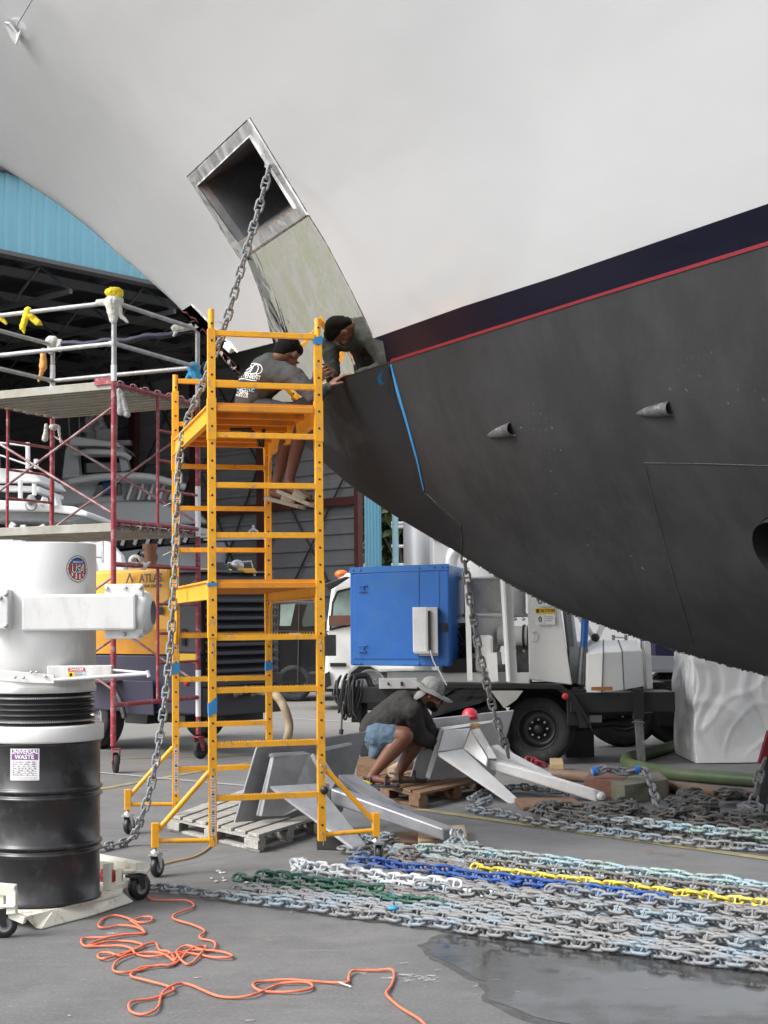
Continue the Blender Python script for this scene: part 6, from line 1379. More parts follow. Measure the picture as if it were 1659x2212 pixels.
# second layer runs
for i,(k,xl,xr,m_) in enumerate([(19.6,900,1795,CB),(20.6,960,1790,CB),(17.6,1010,1795,CO_),(5.8,560,840,CGN),(10.0,640,1010,CW),(13.7,756,1455,CBL),(12.0,1180,1795,CG),(8.0,900,1790,CG),(3.2,1150,1795,CG)]):
    pts,Ms=row(k,xl,xr,m_,'',z0=.082 if m_ in(CB,CO_,CG) else .075,seed=200+i,wig=.02)
    lab={CB:['upper pale bluish chain lying just inside the far edge','upper pale bluish chain lying on the farthest row'][i%2],CO_:'upper brownish chain run lying on the far rows',CG:['','','','','','','upper grey chain lying between the blue and white rows','upper grey chain lying just behind the green rows','upper grey chain lying on the rows nearest the wet patch'][i] if i>5 else '',CGN:'short upper green painted chain on the green rows',CW:'short upper white painted chain beside the looped white one',CBL:'short upper blue painted chain at the start of the blue row'}[m_]
    tag(chain_mesh('laid_chain',Ms,D,m_),lab,'chain','chain rows laid out on the yard')
# loops and tangles
def tangle(name,label,cx,cy,rx,ry,n,m,seed,z=.05,zz=.07,d=D,group='tangled chain heaps'):
    rr=random.Random(seed); pts=[]
    for i in range(n):
        t=i*2.4+rr.uniform(-.5,.5); p=G(cx+rx*math.cos(t)*rr.uniform(.4,1),cy+ry*math.sin(t)*rr.uniform(.4,1)); p.z=z+zz*rr.random(); pts.append(p)
    Ms=link_frames(bez(pts,7),d,rr.uniform(0,1.5),.5,rr); return tag(chain_mesh(name,Ms,d,m),label,'chain',group)
tangle('chain_heap','white chain end curled into a raised loop at the start of the white row',655,1898,26,10,6,CW,3,z=.05,zz=.05)
tangle('chain_heap','grey chain loops piled round the right front caster of the yellow scaffold',805,1832,55,14,9,CG,5,z=.03,zz=.05)
tangle('chain_heap','bluish chain lumps beside the wood block under the near anchor tip',990,1852,60,12,9,CB,6,z=.05,zz=.05)
tangle('chain_heap','blue painted chain start bunched at the left end of the blue row',775,1875,20,6,4,CBL,8,z=.06,zz=.04)
tangle('chain_heap','brownish chain links bunched at the start of the far brown rows',880,1872,40,8,6,CO_,9,z=.05,zz=.04)
def freepath(name,label,pix,m,d=D,z=.03,seed=0,wig=0,group='chain rows laid out on the yard',roll=20,zs=None,jit=.25):
    rr=random.Random(seed); pts=[]
    for i,(x,y) in enumerate(pix): p=G(x,y); p.z=z if zs is None else zs[i]; pts.append(p+Vector((rr.uniform(-wig,wig),rr.uniform(-wig,wig),0)))
    Ms=link_frames(bez(pts,8),d,R(roll),jit,rr); return tag(chain_mesh(name,Ms,d,m),label,'chain',group)
freepath('laid_chain','grey chain running from the near anchor fluke to the far bluish rows',[(735,1842),(762,1850),(800,1846),(830,1842),(870,1860),(900,1864),(960,1850),(1010,1846),(1060,1852),(1110,1862)],CG,seed=4,z=.035)
for i in range(26): # single raised links catching light on top of the far rows
    pass
# second heap to the right
D2=.020
freepath('far_chain','pale chain edging the second heap along the yellow line',[(1012,1752),(1040,1762),(1090,1768),(1150,1784),(1230,1796),(1320,1808),(1400,1820),(1500,1832),(1600,1840),(1760,1852)],CG,d=D2,z=.035,seed=21,group='chains of the second heap')
freepath('far_chain','bluish chain lying against the pale edge of the second heap',[(1260,1782),(1340,1795),(1420,1802),(1500,1816),(1600,1826),(1760,1840)],CB,d=D2,z=.05,seed=22,group='chains of the second heap')
freepath('far_chain','pale bluish chain on top of the edge of the second heap',[(1330,1798),(1420,1810),(1520,1823),(1620,1832),(1760,1846)],CB,d=D2,z=.09,seed=23,group='chains of the second heap')
tangle('chain_heap','grey chain loops at the left tip of the second heap',1045,1752,32,7,7,CG,31,z=.03,zz=.06,d=D2)
freepath('far_chain','pale chain passing under the tip of the white anchor fluke',[(1015,1742),(1050,1722),(1090,1716),(1125,1712),(1170,1718),(1215,1722),(1235,1730)],CG,d=D2,z=.05,seed=33,group='chains of the second heap')
rr=random.Random(44)
for i in range(8):
    x0=(1120 if i<6 else 1455)+rr.uniform(0,60)+i*6; yb=lambda x,i=i: 1780-i*6.5+.105*(x-1130)
    pix=[(x,yb(x)+rr.uniform(-3,3)) for x in np.linspace(x0,1790,16)]
    freepath('far_chain','old dark grey chain row in the second heap, '+ORD[i]+' from its pale front edge',pix,CD,d=D2,z=.04+.012*(i%3),seed=50+i,wig=.03,group='chains of the second heap',roll=rr.uniform(0,90),jit=.6)
for i,(cx,cy,rx,ry,n) in enumerate([(1330,1766,60,7,12),(1490,1740,40,8,10),(1500,1760,70,12,14),(1580,1738,50,9,10),(1350,1775,80,10,14),(1470,1782,80,10,14),(1610,1790,50,12,12),(1180,1765,45,8,10)]):
    tangle('chain_heap',['dark chain tangle below the shank tip of the white anchor','dark chain tangle right of the timber blocks','dark chain tangle in the middle of the second heap','dark chain tangle below the brown hose end','dark chain tangle left of centre in the second heap','dark chain tangle near the bluish edge of the second heap','dark chain tangle at the right edge near the props','dark chain tangle at the left of the second heap'][i],cx,cy,rx,ry,n,CD,80+i,z=.05,zz=.06,d=D2)
tangle('chain_heap','light grey chain coil at the foot of the dark prop on the right edge',1625,1772,32,10,8,CG,99,z=.05,zz=.08,d=D2)

# ================= cord =================
M_cord=mat('orange_cord',(.70,.165,.085),.6,var=.12,vs_=5,dirt=(.4,.16,.10),dirt_a=.3,dirt_s=9)
z8=lambda x,y:((300+x/1.106)/1.852,(3300+y/1.106)/1.852)
cpts=[(318,300),(322,325),(340,337),(400,341),(480,346),(515,352),(526,366),(512,381),(450,403),(432,415),(450,432),(520,455),(565,470),(572,485),(552,505),(560,515),(600,520),(618,535),(620,555),(600,566),(545,560),(500,548),(470,552),(450,572),(460,600),(490,625),(520,618),(560,580),(580,552),(570,545),(540,552),(500,572),(470,600),(430,632),(380,636),(330,640),(280,655),(220,668),(180,662),(168,640),(190,612),(240,590),(300,575),(350,575),(400,590),(440,612),(430,585),(410,575),(375,565),(360,535),(340,535),(290,550),(230,570),(180,590),(130,607),(103,595),(108,580),(150,580),(200,590),(240,570),(300,548),(260,530),(200,522),(140,530),(80,545),(60,540),(110,520),(200,500),(300,490),(305,480),(270,465),(200,455),(150,462),(110,465),(105,450),(130,420),(180,410),(230,425),(280,440),(330,437),(340,422),(300,418),(260,428),(245,435),(290,465),(305,488),(240,495),(150,510),(80,508),(35,512),(28,535),(50,548),(120,545),(200,548),(250,560),(270,580),(330,595),(400,590),(450,575),(530,565),(600,570),(660,575),(692,585),(688,600),(620,600),(560,585),(500,580),(460,590),(430,625),(380,635),(300,645),(255,662),(250,680),(300,700),(380,718),(430,730),(436,745),(410,760),(340,778),(270,790),(240,808),(245,835),(290,850),(340,845),(370,815),(380,770),(400,745),(450,718),(490,712),(530,728),(570,750),(640,770),(720,775),(790,768),(850,740),(900,715),(960,712),(1030,712),(1052,722),(1040,740),(980,752),(900,750),(820,745),(788,728),(800,708),(850,700),(940,700),(1040,705),(1110,705),(1160,712),(1200,714),(1212,700),(1212,680),(1228,662),(1270,655),(1340,653),(1400,655),(1412,680),(1400,720),(1378,755),(1385,775),(1430,810),(1470,840),(1520,875),(1560,905),(1620,960)]
cp3=[]; 
for i,(x,y) in enumerate(cpts):
    g_=G(*z8(x,y)); g_.z=.008+.007*(.5+.5*math.sin(i*1.9)); cp3.append(g_)
q=MB(); q.path(bez(cp3,5),.0053,8); tag(q.build('extension_cord',M_cord),'orange extension cord in loose tangled loops on the bare yard','cord')
q=MB(); pts=[(312,1878),(322,1876),(370,1862),(420,1850),(455,1828),(480,1800),(500,1786),(530,1778)]; q.path(bez([G(x,y,.008) for x,y in pts],6),.006,8); tag(q.build('ochre_cord',mat('ochre_cord_mat',(.55,.33,.12),.6)),'ochre cord running from under the front caster to the grey pallet','cord')
q=MB(); a=G(*z8(1168,697),.02); b=G(*z8(1222,716),.006); q.tube(a,b,.0035,8); tag(q.build('zip_tie',M_white),'white zip tie end sticking up beside the orange cord','zip tie')

# ================= anchors =================
M_an1=mat('dull_galvanised_anchor',(.30,.305,.32),.42,metal=.35,var=.22,vs_=5,dirt=(.20,.22,.30),dirt_a=.3,dirt_s=3,bump=.15,bs=60)
M_an2=mat('bright_galvanised_anchor',(.66,.66,.66),.5,metal=.15,var=.12,vs_=5,dirt=(.62,.62,.6),dirt_a=.3,dirt_s=4,bump=.15,bs=60)
def plate(q,pts,th,bias=None):
    p=[Vector(a) for a in pts]; n=(p[1]-p[0]).cross(p[2]-p[0]).normalized(); 
    if n.y<0: n=-n
    q.prism(p,n*th); return q
def anchor(name,label,m,pl,crown,fl1,fl2,web,shank,tip_r,extra=None):
    base=Vector((pl[0].x,pl[0].y,0)); t=thing(name,label,'anchor',base,'anchors lowered under the yacht bow')
    q=MB(); plate(q,pl,.022); q.build('plate',extra or m,t,bevel=.008)
    q=MB(); 
    for c in crown: plate(q,*c)
    q.build('crown',m,t,bevel=.006)
    for f in (fl1,fl2):
        q=MB(); q.hexa(f); q.build('fluke',m,t,bevel=.010)
    q=MB(); 
    for w_ in web: plate(q,*w_)
    q.build('crown_web',m,t,bevel=.005)
    q=MB(); q.hexa(shank); q.build('shank',m,t,bevel=.012)
    return t
z6=lambda x,y:(485.96+x/2.6215,1511.9+y/2.6215)
# near anchor, depths around 10 m (plate foot on the grey pallet)
ZA=G(503,1812).y-.05
def A1(x,y,dz=0): return P(*z6(x,y),ZA+dz)
pl=[A1(45,725,0),A1(180,268,.10),A1(805,178,.62),A1(668,636,.52)]
off=Vector((0,-.06,0))
crown=[([A1(175,655,-.02),A1(262,305,.03),A1(290,300,.03),A1(205,662,-.02)],.03),([A1(262,300,-.03),A1(455,290,.12),A1(470,312,.12),A1(280,325,-.03)],.05),([A1(205,660,-.08),A1(275,320,-.02),A1(480,300,.12),A1(560,420,.14),A1(590,500,.14),A1(560,560,.08),A1(330,660,0)],.04),([A1(560,268,.24),A1(715,238,.38),A1(725,258,.38),A1(575,290,.24)],.03)]
fl1=[A1(262,512,-.30),A1(725,860,-.78),A1(800,848,-.74),A1(560,560,-.15),A1(245,485,-.30),A1(722,838,-.78),A1(803,818,-.74),A1(525,470,-.10)]
fl2=[A1(640,470,.10),A1(905,640,.02),A1(1010,625,.10),A1(760,480,.30),A1(640,420,.10),A1(905,622,.02),A1(1015,605,.10),A1(735,420,.30)]
web=[([A1(495,300,-.02),A1(560,330,.02),A1(640,450,-.04),A1(610,500,-.06),A1(545,400,-.04)],.03),([A1(525,470,-.22),A1(590,470,-.20),A1(600,560,-.18),A1(560,560,-.18)],.03)]
shank=[A1(600,590,-.10),A1(1240,800,-.62),A1(1300,796,-.50),A1(625,560,.04),A1(598,500,-.10),A1(1235,728,-.62),A1(1300,720,-.50),A1(645,490,.06)]
an1=anchor('anchor','dull grey plough style anchor with square plate propped on the grey pallet',M_an1,pl,crown,fl1,fl2,web,shank,.05,mat('dull_plate_shaded',(.21,.215,.225),.45,metal=.35,var=.25,vs_=4,bump=.15,bs=60))  # plate gets a darker copy of the anchor metal, shade put into its colour
q=MB(); c=A1(1296,762,-.60); 
for i in range(3): q.lathe([(.030,-.008),(.046,-.008),(.046,.008),(.030,.008),(.030,-.008)],c+Vector((.022*i,.02*i,-.004*i)),24,axis=(1,-.6,.1+.15*i))
q.path(bez([c+Vector((.02,-.02,-.03)),A1(1270,810,-.66),A1(1255,850,-.68)],4),.010,8); q.build('shackle',M_zinc,an1)
q3=lambda x,y:(755.9+x/3.841,1430.9+y/3.841)
ZB=G(881,1722).y
def A2(x,y,dz=0): return P(*q3(x,y),ZB+dz)
z7=lambda x,y:(971.9+x/2.415,1565.9+y/2.415)
def A7(x,y,dz=0): return P(*z7(x,y),ZB+dz)
pl=[A2(480,1045,0),A2(650,470,.1),A2(1365,395,.6),A2(1200,965,.5)]
crown=[([A2(745,540,0),A2(1235,472,.3),A2(1245,492,.3),A2(790,562,0)],.06),([A2(625,950,-.08),A2(745,545,-.02),A2(790,560,-.03),A2(660,970,-.1)],.04),([A2(730,742,-.16),A2(780,560,-.05),A2(1000,545,.1),A2(940,715,-.02)],.03)]
fl1=[A2(735,782,-.30),A2(1375,1212,-.50),A2(1452,1193,-.44),A2(945,760,-.12),A2(728,748,-.30),A2(1372,1185,-.50),A2(1450,1180,-.44),A2(940,715,-.12)]
fl2=[A2(1180,800,.0),A2(1665,1000,.0),A2(1680,960,.15),A2(1230,760,.25),A2(1170,690,.0),A2(1655,965,.0),A2(1680,925,.15),A2(1220,678,.25)]
web=[([A2(1000,560,-.05),A2(1075,545,-.05),A2(1225,800,-.16),A2(1150,800,-.18),A2(1110,720,-.15)],.05),([A2(940,715,-.10),A2(1000,560,-.04),A2(1140,790,-.22),A2(1130,860,-.24)],.03),([A2(1140,700,-.19),A2(1170,700,-.19),A2(1225,800,-.20),A2(1150,800,-.2)],.03)]
shank=[A7(205,232,-.16),A7(765,405,-.42),A7(800,400,-.34),A7(260,232,.02),A7(200,178,-.16),A7(758,335,-.42),A7(812,352,-.34),A7(235,170,.02)]
an2=anchor('anchor','bright pale galvanised anchor on the brown pallet beside the crouching worker',M_an2,pl,crown,fl1,fl2,web,shank,.05,mat('bright_plate_shaded',(.42,.42,.425),.5,metal=.2,var=.2,vs_=4,bump=.15,bs=60))  # same galvanised metal, plate coloured darker to hold its shade
q=MB(); c=A7(782,372,-.38); q.lathe([(.001,-.045),(.030,-.045),(.034,-.04),(.034,.04),(.030,.045),(.001,.045)],c,24,axis=(.3,-1,.1)); q.lathe([(.001,.05),(.02,.05),(.022,.04)],c,16,axis=(.3,-1,.1)); q.build('shank_pin',M_an2,an2)
q=MB(); p=A2(1035,520,.02); q.ball(p+Vector((0,-.05,0)),(.045,.02,.03),n=10); q.ball(p+Vector((.02,-.05,-.03)),(.03,.02,.03),n=8); q.build('rust_weld_patch',mat('rusty_weld',(.38,.28,.14),.8,var=.4,vs_=20),an2)
# ================= pallets and timber =================
def pallet(name,label,m,corners,h,nb=7,blocks=3,seed=1):
    """corners: near-left, near-right, far-right, far-left ground points"""
    rr=random.Random(seed); a,b,c,d=[Vector(x) for x in corners]; t=thing(name,label,'pallet',(a+b+c+d)/4,'pallets under the anchors')
    for i in range(nb): # top boards run near-left -> near-right direction
        t0=i/nb; t1=(i+.78)/nb; q=MB(); e=rr.uniform(-.012,.012)
        A=a.lerp(d,t0)+ud*h; B=b.lerp(c,t0)+ud*h; A1_=a.lerp(d,t1)+ud*h; B1=b.lerp(c,t1)+ud*h; x=(B-A).normalized()*e
        q.hexa([A+x-ud*.02,B+x-ud*.02,B1+x-ud*.02,A1_+x-ud*.02,A+x,B+x,B1+x,A1_+x]); q.build('board',m,t,bevel=.003)
    for j in range(blocks):
        u0=j/(blocks-1)*.92; P0=a.lerp(b,u0); P1=a.lerp(b,u0+.08); D0=d.lerp(c,u0); D1=d.lerp(c,u0+.08)
        q=MB(); q.hexa([P0+ud*(h-.04),P1+ud*(h-.04),D1+ud*(h-.04),D0+ud*(h-.04),P0+ud*(h-.021),P1+ud*(h-.021),D1+ud*(h-.021),D0+ud*(h-.021)]); q.hexa([P0+ud*.002,P1+ud*.002,D1+ud*.002,D0+ud*.002,P0+ud*.02,P1+ud*.02,D1+ud*.02,D0+ud*.02]); q.build('stringer',m,t,bevel=.002)
        for k in range(3):
            v0=k/2*.86; A=P0.lerp(D0,v0);B=P1.lerp(D1,v0);C=P1.lerp(D1,v0+.14);E=P0.lerp(D0,v0+.14); w=(B-A)*.25
            q=MB(); q.hexa([A-w+ud*.02,B+w+ud*.02,C+w+ud*.02,E-w+ud*.02,A-w+ud*(h-.04),B+w+ud*(h-.04),C+w+ud*(h-.04),E-w+ud*(h-.04)]); q.build('block',m,t,bevel=.003)
    return t
M_pg=mat('weathered_grey_wood',(.30,.29,.265),.85,var=.3,vs_=10,bump=.3,bs=50,stretch=(1,6,6),dirt=(.5,.48,.44),dirt_a=.4,dirt_s=3)
M_pb=mat('brown_pallet_wood',(.17,.095,.05),.8,var=.35,vs_=10,bump=.3,bs=50,stretch=(1,6,6),dirt=(.08,.05,.03),dirt_a=.4,dirt_s=4)
pallet('pallet','weathered grey pallet under the near dull anchor',M_pg,[G(560,1842),G(690,1800),G(520,1735),G(365,1795)],.115,seed=3)
pallet('pallet','brown wooden pallet under the bright anchor and the crouching worker',M_pb,[G(908,1748),G(1062,1712),G(930,1672),G(768,1708)],.125,seed=5)
M_w1=mat('fresh_timber',(.42,.30,.17),.75,var=.15,vs_=8,bump=.2,stretch=(1,5,5)); M_w2=mat('grey_green_timber',(.13,.13,.09),.8,var=.3,vs_=8,stretch=(1,5,5)); M_w3=mat('red_brown_timber',(.14,.065,.045),.8,var=.3,vs_=8,stretch=(1,5,5)); M_w4=mat('black_timber',(.02,.02,.02),.8)
def block(label,m,g,h,z0=.0,name='timber_block'):
    q=MB(); q.hexa([Vector((p.x,p.y,z0)) for p in g]+[Vector((p.x,p.y,z0+h)) for p in g]); return tag(q.build(name,m,bevel=.006),label,'timber',group='timber blocks')
block('fresh yellow timber block under the tip of the dull anchor',M_w1,[G(905,1838),G(1010,1826),G(1003,1800),G(900,1808)],.06)
block('flat brown board lying left of the fresh timber block',M_pb,[G(848,1832),G(905,1828),G(930,1800),G(850,1808)],.03)
block('black timber block under the fluke of the dull anchor',M_w4,[G(684,1836),G(748,1838),G(760,1818),G(690,1812)],.085)
block('dark grey green timber block under the draped chain',M_w2,[G(1350,1738),G(1440,1724),G(1425,1706),G(1310,1722)],.15)
block('red brown timber block left behind the grey green one',M_w3,[G(1262,1722),G(1345,1728),G(1380,1698),G(1280,1702)],.155)
block('brown timber block at the right end behind the draped chain',M_w3,[G(1402,1730),G(1445,1722),G(1425,1700),G(1385,1704)],.143,)
block('flat brown board under the bright anchor fluke tip',M_pb,[G(1130,1752),G(1260,1748),G(1240,1730),G(1110,1732)],.03)
block('small tan block beside the red chain behind the white anchor',M_w1,[G(1188,1676),G(1218,1676),G(1216,1662),G(1188,1662)],.11)
block('brown crate board behind the crouching worker',M_pb,[G(770,1688),G(860,1690),G(850,1672),G(770,1672)],.16)
rag('work_glove','yellow work glove lying behind the crouching worker',M_ragy,G(782,1690,.19),([((0,0,0),(.04,.03,.02))],[((-.02,0,0),(-.05,0,-.01),.015,.012),((.02,0,0),(.06,0,-.01),.02,.014),((.0,0,.01),(-.02,-.02,-.02),.012,.01)],) )
bpy.data.objects['work_glove']['category']='glove'; del bpy.data.objects['work_glove']['group']
# chain draped over the timber, with blue tape
def draped(label,pix,m,d,name='draped_chain'):
    pts=[P(x,y,Z) for x,y,Z in pix]; Ms=link_frames(bez(pts,8),d,R(60),.25,random.Random(9)); return tag(chain_mesh(name,Ms,d,m),label,'chain')
Zk=G(1380,1722).y
draped('bright short chain with blue tape draped over the timber blocks',[(1282,1668,Zk),(1300,1660,Zk),(1320,1662,Zk),(1345,1668,Zk),(1380,1664,Zk),(1395,1668,Zk-.1),(1404,1690,Zk-.3),(1412,1712,Zk-.5),(1420,1735,Zk-.7),(1432,1750,Zk-.8)],CG,.024)
q=MB(); 
for (x,y) in ((1284,1666),(1376,1664)): q.tube(P(x-4,y,Zk-.02),P(x+5,y-1,Zk-.02),.036,10)
tag(q.build('chain_tape',mat('bright_blue_tape',(.02,.16,.55),.5)),'bright blue tape wraps on the draped chain','tape')
Zq=G(1160,1690).y
draped('short red painted chain lying behind the bright anchor shank',[(1138,1640,Zq),(1150,1646,Zq),(1163,1646,Zq),(1176,1652,Zq),(1184,1660,Zq)],CR_,.022,'red_chain')
# hoses on the ground
M_hg=mat('green_suction_hose',(.06,.10,.038),.5,var=.25,vs_=3,dirt=(.13,.13,.08),dirt_a=.5,dirt_s=2); M_hb=mat('brown_hose',(.17,.105,.07),.6,var=.25,vs_=3)
zb4=lambda x,y:(1241.9+x/3.98,1511.9+y/3.98)
gp=[(1100,262),(980,320),(800,385),(600,440),(470,470),(440,500),(470,530),(560,555),(800,600),(1100,630),(1560,665),(1900,690)]
q=MB(); q.path(bez([G(*zb4(x,y+26),.06) for x,y in gp],8),.06,16); tag(q.build('green_hose',M_hg),'thick green ribbed suction hose looping round the landing leg','hose')
q=MB(); q.path(bez([G(1190,1672,.05),G(1260,1678,.05),G(1340,1690,.05),G(1450,1700,.05),G(1560,1712,.05),G(1720,1724,.05)],8),.05,14); tag(q.build('brown_hose',M_hb),'brown hose lying behind the timber blocks toward the right edge','hose')
q=MB(); q.path(bez([P(845,1668,12.8),P(870,1655,12.9),P(890,1650,13),P(905,1655,13)],5),.05,12); tag(q.build('tan_hose_piece',mat('tan_hose2',(.36,.27,.2),.6)),'short tan hose piece behind the shins of the crouching worker','hose')
# bulk bag
ZG=G(1560,1650).y
M_bag=mat('white_bulk_bag_fabric',(.78,.78,.78),.55,var=.05,vs_=3,bump=.4,bs=14)
bgx0=P(1503,1600,ZG).x; q=MB(); x0,x1=bgx0,bgx0+1.25; y0,y1=ZG,ZG+1.1; h=1.55; n=60; vs=[];fs=[]
ring=[(x0,y0),(x1,y0),(x1,y1),(x0,y1)]; per=[]
for k in range(4):
    a,b=ring[k],ring[(k+1)%4]
    for i in range(n): per.append((a[0]+(b[0]-a[0])*i/n,a[1]+(b[1]-a[1])*i/n))
NR=60; cxg,cyg=(x0+x1)/2,(y0+y1)/2
for j in range(NR+1):
    t=j/NR; z=h*t
    for i,(x,y) in enumerate(per):
        k=1+.05*math.sin(t*math.pi)-.10*t; px=cxg+(x-cxg)*k; py=cyg+(y-cyg)*k
        gx=i*.13+noise.noise(Vector((i*.03,t*2.2,3.1)))*3.2; w=(noise.noise(Vector((gx,t*.9,4.2)))*.035+noise.noise(Vector((gx*2.1+t*1.5,t*1.6,8.8)))*.03)*(.45+.75*t)+noise.noise(Vector((i*.05+t*3.5,t*3-i*.03,2.2)))*.05+noise.noise(Vector((gx*3,t*5,1.5)))*.008+(1-min(1,abs(noise.noise(Vector((i*.045+t*2.6,t*1.8-i*.02,6.6))))*7))*.02+(1-min(1,abs(noise.noise(Vector((i*.06-t*3.1,t*2.3+i*.03,2.6))))*8))*.018
        d_=Vector((px-cxg,py-cyg,0)).normalized(); e=min(1,t*9); vs.append(Vector((px,py,z+.01))+d_*w*e*(.6+.4*math.sin(t*3.1)))
m4=len(per)
for j in range(NR):
    for i in range(m4): fs.append((j*m4+i,j*m4+(i+1)%m4,(j+1)*m4+(i+1)%m4,(j+1)*m4+i))
q.add(vs,fs,True); q.add([vs[NR*m4+i] for i in range(m4)],[tuple(range(m4))]); bg_=q.build('bag_body',M_bag); md=bg_.modifiers.new('sub','SUBSURF'); md.levels=1; md.render_levels=1
tag(bg_,'big creased white bulk bag standing under the yacht keel at the right','bag'); bg_.name='bulk_bag'
# prop stand with chain at the right edge
st=thing('boat_prop','dark steel prop with red head and chain at the right edge of the photo','prop',G(1645,1762))
Zp=G(1645,1762).y
q=MB(); q.beam(P(1640,1757,Zp),P(1668,1610,Zp),.07,.05,up=(0,1,0)); q.beam(P(1640,1757,Zp),P(1700,1740,Zp+.2),.1,.03); q.build('prop_tube',mat('dark_steel',(.06,.06,.062),.55,metal=.4,var=.3,vs_=10),st,bevel=.004)
q=MB(); q.beam(P(1645,1650,Zp-.05),P(1665,1580,Zp-.05),.05,.06,up=(0,1,0)); q.ball(P(1656,1612,Zp-.05),(.035,.03,.05),n=10); q.build('red_head',mat('dark_red_paint',(.2,.01,.02),.4),st)
Ms=link_frames(bez([P(1652,1640,Zp-.12),P(1640,1675,Zp-.12),P(1632,1710,Zp-.12),P(1625,1745,Zp-.12),P(1612,1765,Zp-.15)],8),.022,R(30),.2,random.Random(3)); chain_mesh('prop_chain',Ms,.022,CG,st)
# small debris
M_deb=mat('pale_debris',(.5,.5,.48),.8)
rr=random.Random(71)
for i in range(10):
    p=G(500+rr.uniform(-45,40),1895+rr.uniform(-12,14)); q=MB(); s_=rr.uniform(.008,.022); q.ball((p.x,p.y,.006),(s_,s_*.7,.006),n=6); tag(q.build('paint_chip',M_deb),'pale paint chips scattered left of the green chain ends','debris','paint chips left of the chain rows')
q=MB(); q.path(bez([G(845,1925,.12),G(852,1940,.14),G(850,1955,.05)],4),.003,5); q.ball(G(850,1962,.07),(.03,.02,.012),n=8); tag(q.build('blue_tie',mat('tie_blue',(.03,.25,.45),.5)),'blue tie with a thin dark tail standing on the green and white chains','tie')
# ================= people =================
M_skin=mat('brown_skin',(.15,.062,.036),.5,var=.12,vs_=14,bump=.05,bs=150); M_skin.node_tree.nodes['Principled BSDF'].inputs['Subsurface Weight'].default_value=.08
M_shirt=mat('grey_work_shirt',(.060,.061,.063),.95,spec=.1,var=.12,vs_=10,bump=.2,bs=90,rv=.03)
M_shirt2=mat('charcoal_work_shirt',(.042,.041,.040),.95,spec=.1,var=.12,vs_=10,bump=.2,bs=90,rv=.03)
M_hair=mat('black_hair',(.006,.005,.0045),.85,var=.5,vs_=120,bump=.8,bs=250,rv=.05,spec=.12)
M_shorts1=mat('dark_shorts',(.03,.03,.033),.9,rv=.03); M_shorts=mat('washed_blue_shorts',(.075,.12,.17),.9,var=.15,vs_=20,bump=.3,bs=120,rv=.03)
M_slide=mat('greige_rubber',(.27,.255,.21),.7,var=.12,vs_=12)
def hand(q,wrist,dirv,palmn,s=1.0,curl=.5,thumb_side=1,spread=.18):
    """palm plus five separate bent fingers"""
    d=Vector(dirv).normalized(); n=Vector(palmn); n=(n-d*n.dot(d)).normalized(); sd_=d.cross(n).normalized()*thumb_side; w=Vector(wrist)
    palm=w+d*.045*s; 
    for u in (-1,-.35,.35,1): capsule(q,w+sd_*u*.018*s,w+d*.085*s+sd_*u*.030*s,.014*s,.0115*s,8)
    for i,(u,L_,r_) in enumerate(((1.0,.070,.0088),(.35,.078,.0092),(-.32,.073,.0088),(-1.0,.058,.0078))):
        b=w+d*.088*s+sd_*u*.031*s; dd=(d+sd_*u*spread*.5).normalized(); ang=curl*(.7+.15*i)
        for k,f in enumerate((.45,.32,.25)):
            dd=(dd*math.cos(ang)+n*math.sin(ang)).normalized(); e=b+dd*L_*f*s*1.05; capsule(q,b,e,r_*s*(1-.08*k),r_*s*(.93-.08*k),8); b=e
    b=w+d*.025*s+sd_*.026*s; dd=(d*.55+sd_*.8+n*.25).normalized(); e=b+dd*.040*s; capsule(q,b,e,.0125*s,.011*s,8); dd=(dd+d*.8+n*.3).normalized(); capsule(q,e,e+dd*.036*s,.0105*s,.009*s,8)
def head(q,c,face,up,s=1.0):
    """skull, jaw, nose, brow, lips, ears, eye sockets added to the body volume"""
    f=Vector(face).normalized(); u=Vector(up); u=(u-f*u.dot(f)).normalized(); r=f.cross(u).normalized(); c=Vector(c)
    M=Matrix((r,f,u)).transposed()
    def el(off,rad,n=16):
        m=MB(); m.ball((0,0,0),rad,n=n); q.add([c+M@(v+Vector(off)*1.0)*s for v in m.v],m.f,True)
    el((0,-.012,.030),(.074,.094,.085)); el((0,.028,-.030),(.058,.062,.075)); el((0,.052,-.075),(.032,.030,.026)); el((0,-.03,-.04),(.06,.06,.06))
    el((0,.092,.018),(.052,.014,.010),12); el((0,.098,-.012),(.0105,.014,.026),10); el((0,.108,-.026),(.015,.013,.010),10)
    el((0,.085,-.055),(.026,.012,.0065),10); el((0,.084,-.065),(.022,.012,.007),10)
    for sg in(-1,1): el((sg*.076,-.004,-.004),(.008,.018,.030),10); el((sg*.034,.080,-.022),(.022,.012,.02),10)
    return M
def local(c,M,off,s=1): return Vector(c)+M@Vector(off)*s
# ---- worker sitting on the upper deck, leaning to the yacht ----
def W1(x,y,Z): return P(x,y,Z)
pel=W1(548,876,9.98); pel.z=2.775+.115
mid=W1(552,838,9.93); chest=W1(582,806,9.86); neckb=W1(606,784,9.84); hc_=W1(617,768,9.82)
shN=W1(633,812,9.66); shF=W1(596,792,10.05); elN=W1(678,856,9.60); wrN=W1(722,826,9.78); haN=W1(738,813,9.90)
haN=hit(742,814); haN=haN+hn(haN)*.03; wrN=haN+(wrN-haN).normalized()*.10
elF=W1(660,842,10.1); haF=hit(706,806); haF=haF+hn(haF)*.05; wrF=haF+(elF-haF).normalized()*.09
w1=thing('person','man in grey printed work shirt sitting on the yellow scaffold reaching to the yacht','person',(pel.x,pel.y,2.775),group='workers in the yard')
kneeN=W1(657,905,9.72); kneeN.z=2.80; kneeF=W1(628,905,10.12); kneeF.z=2.80
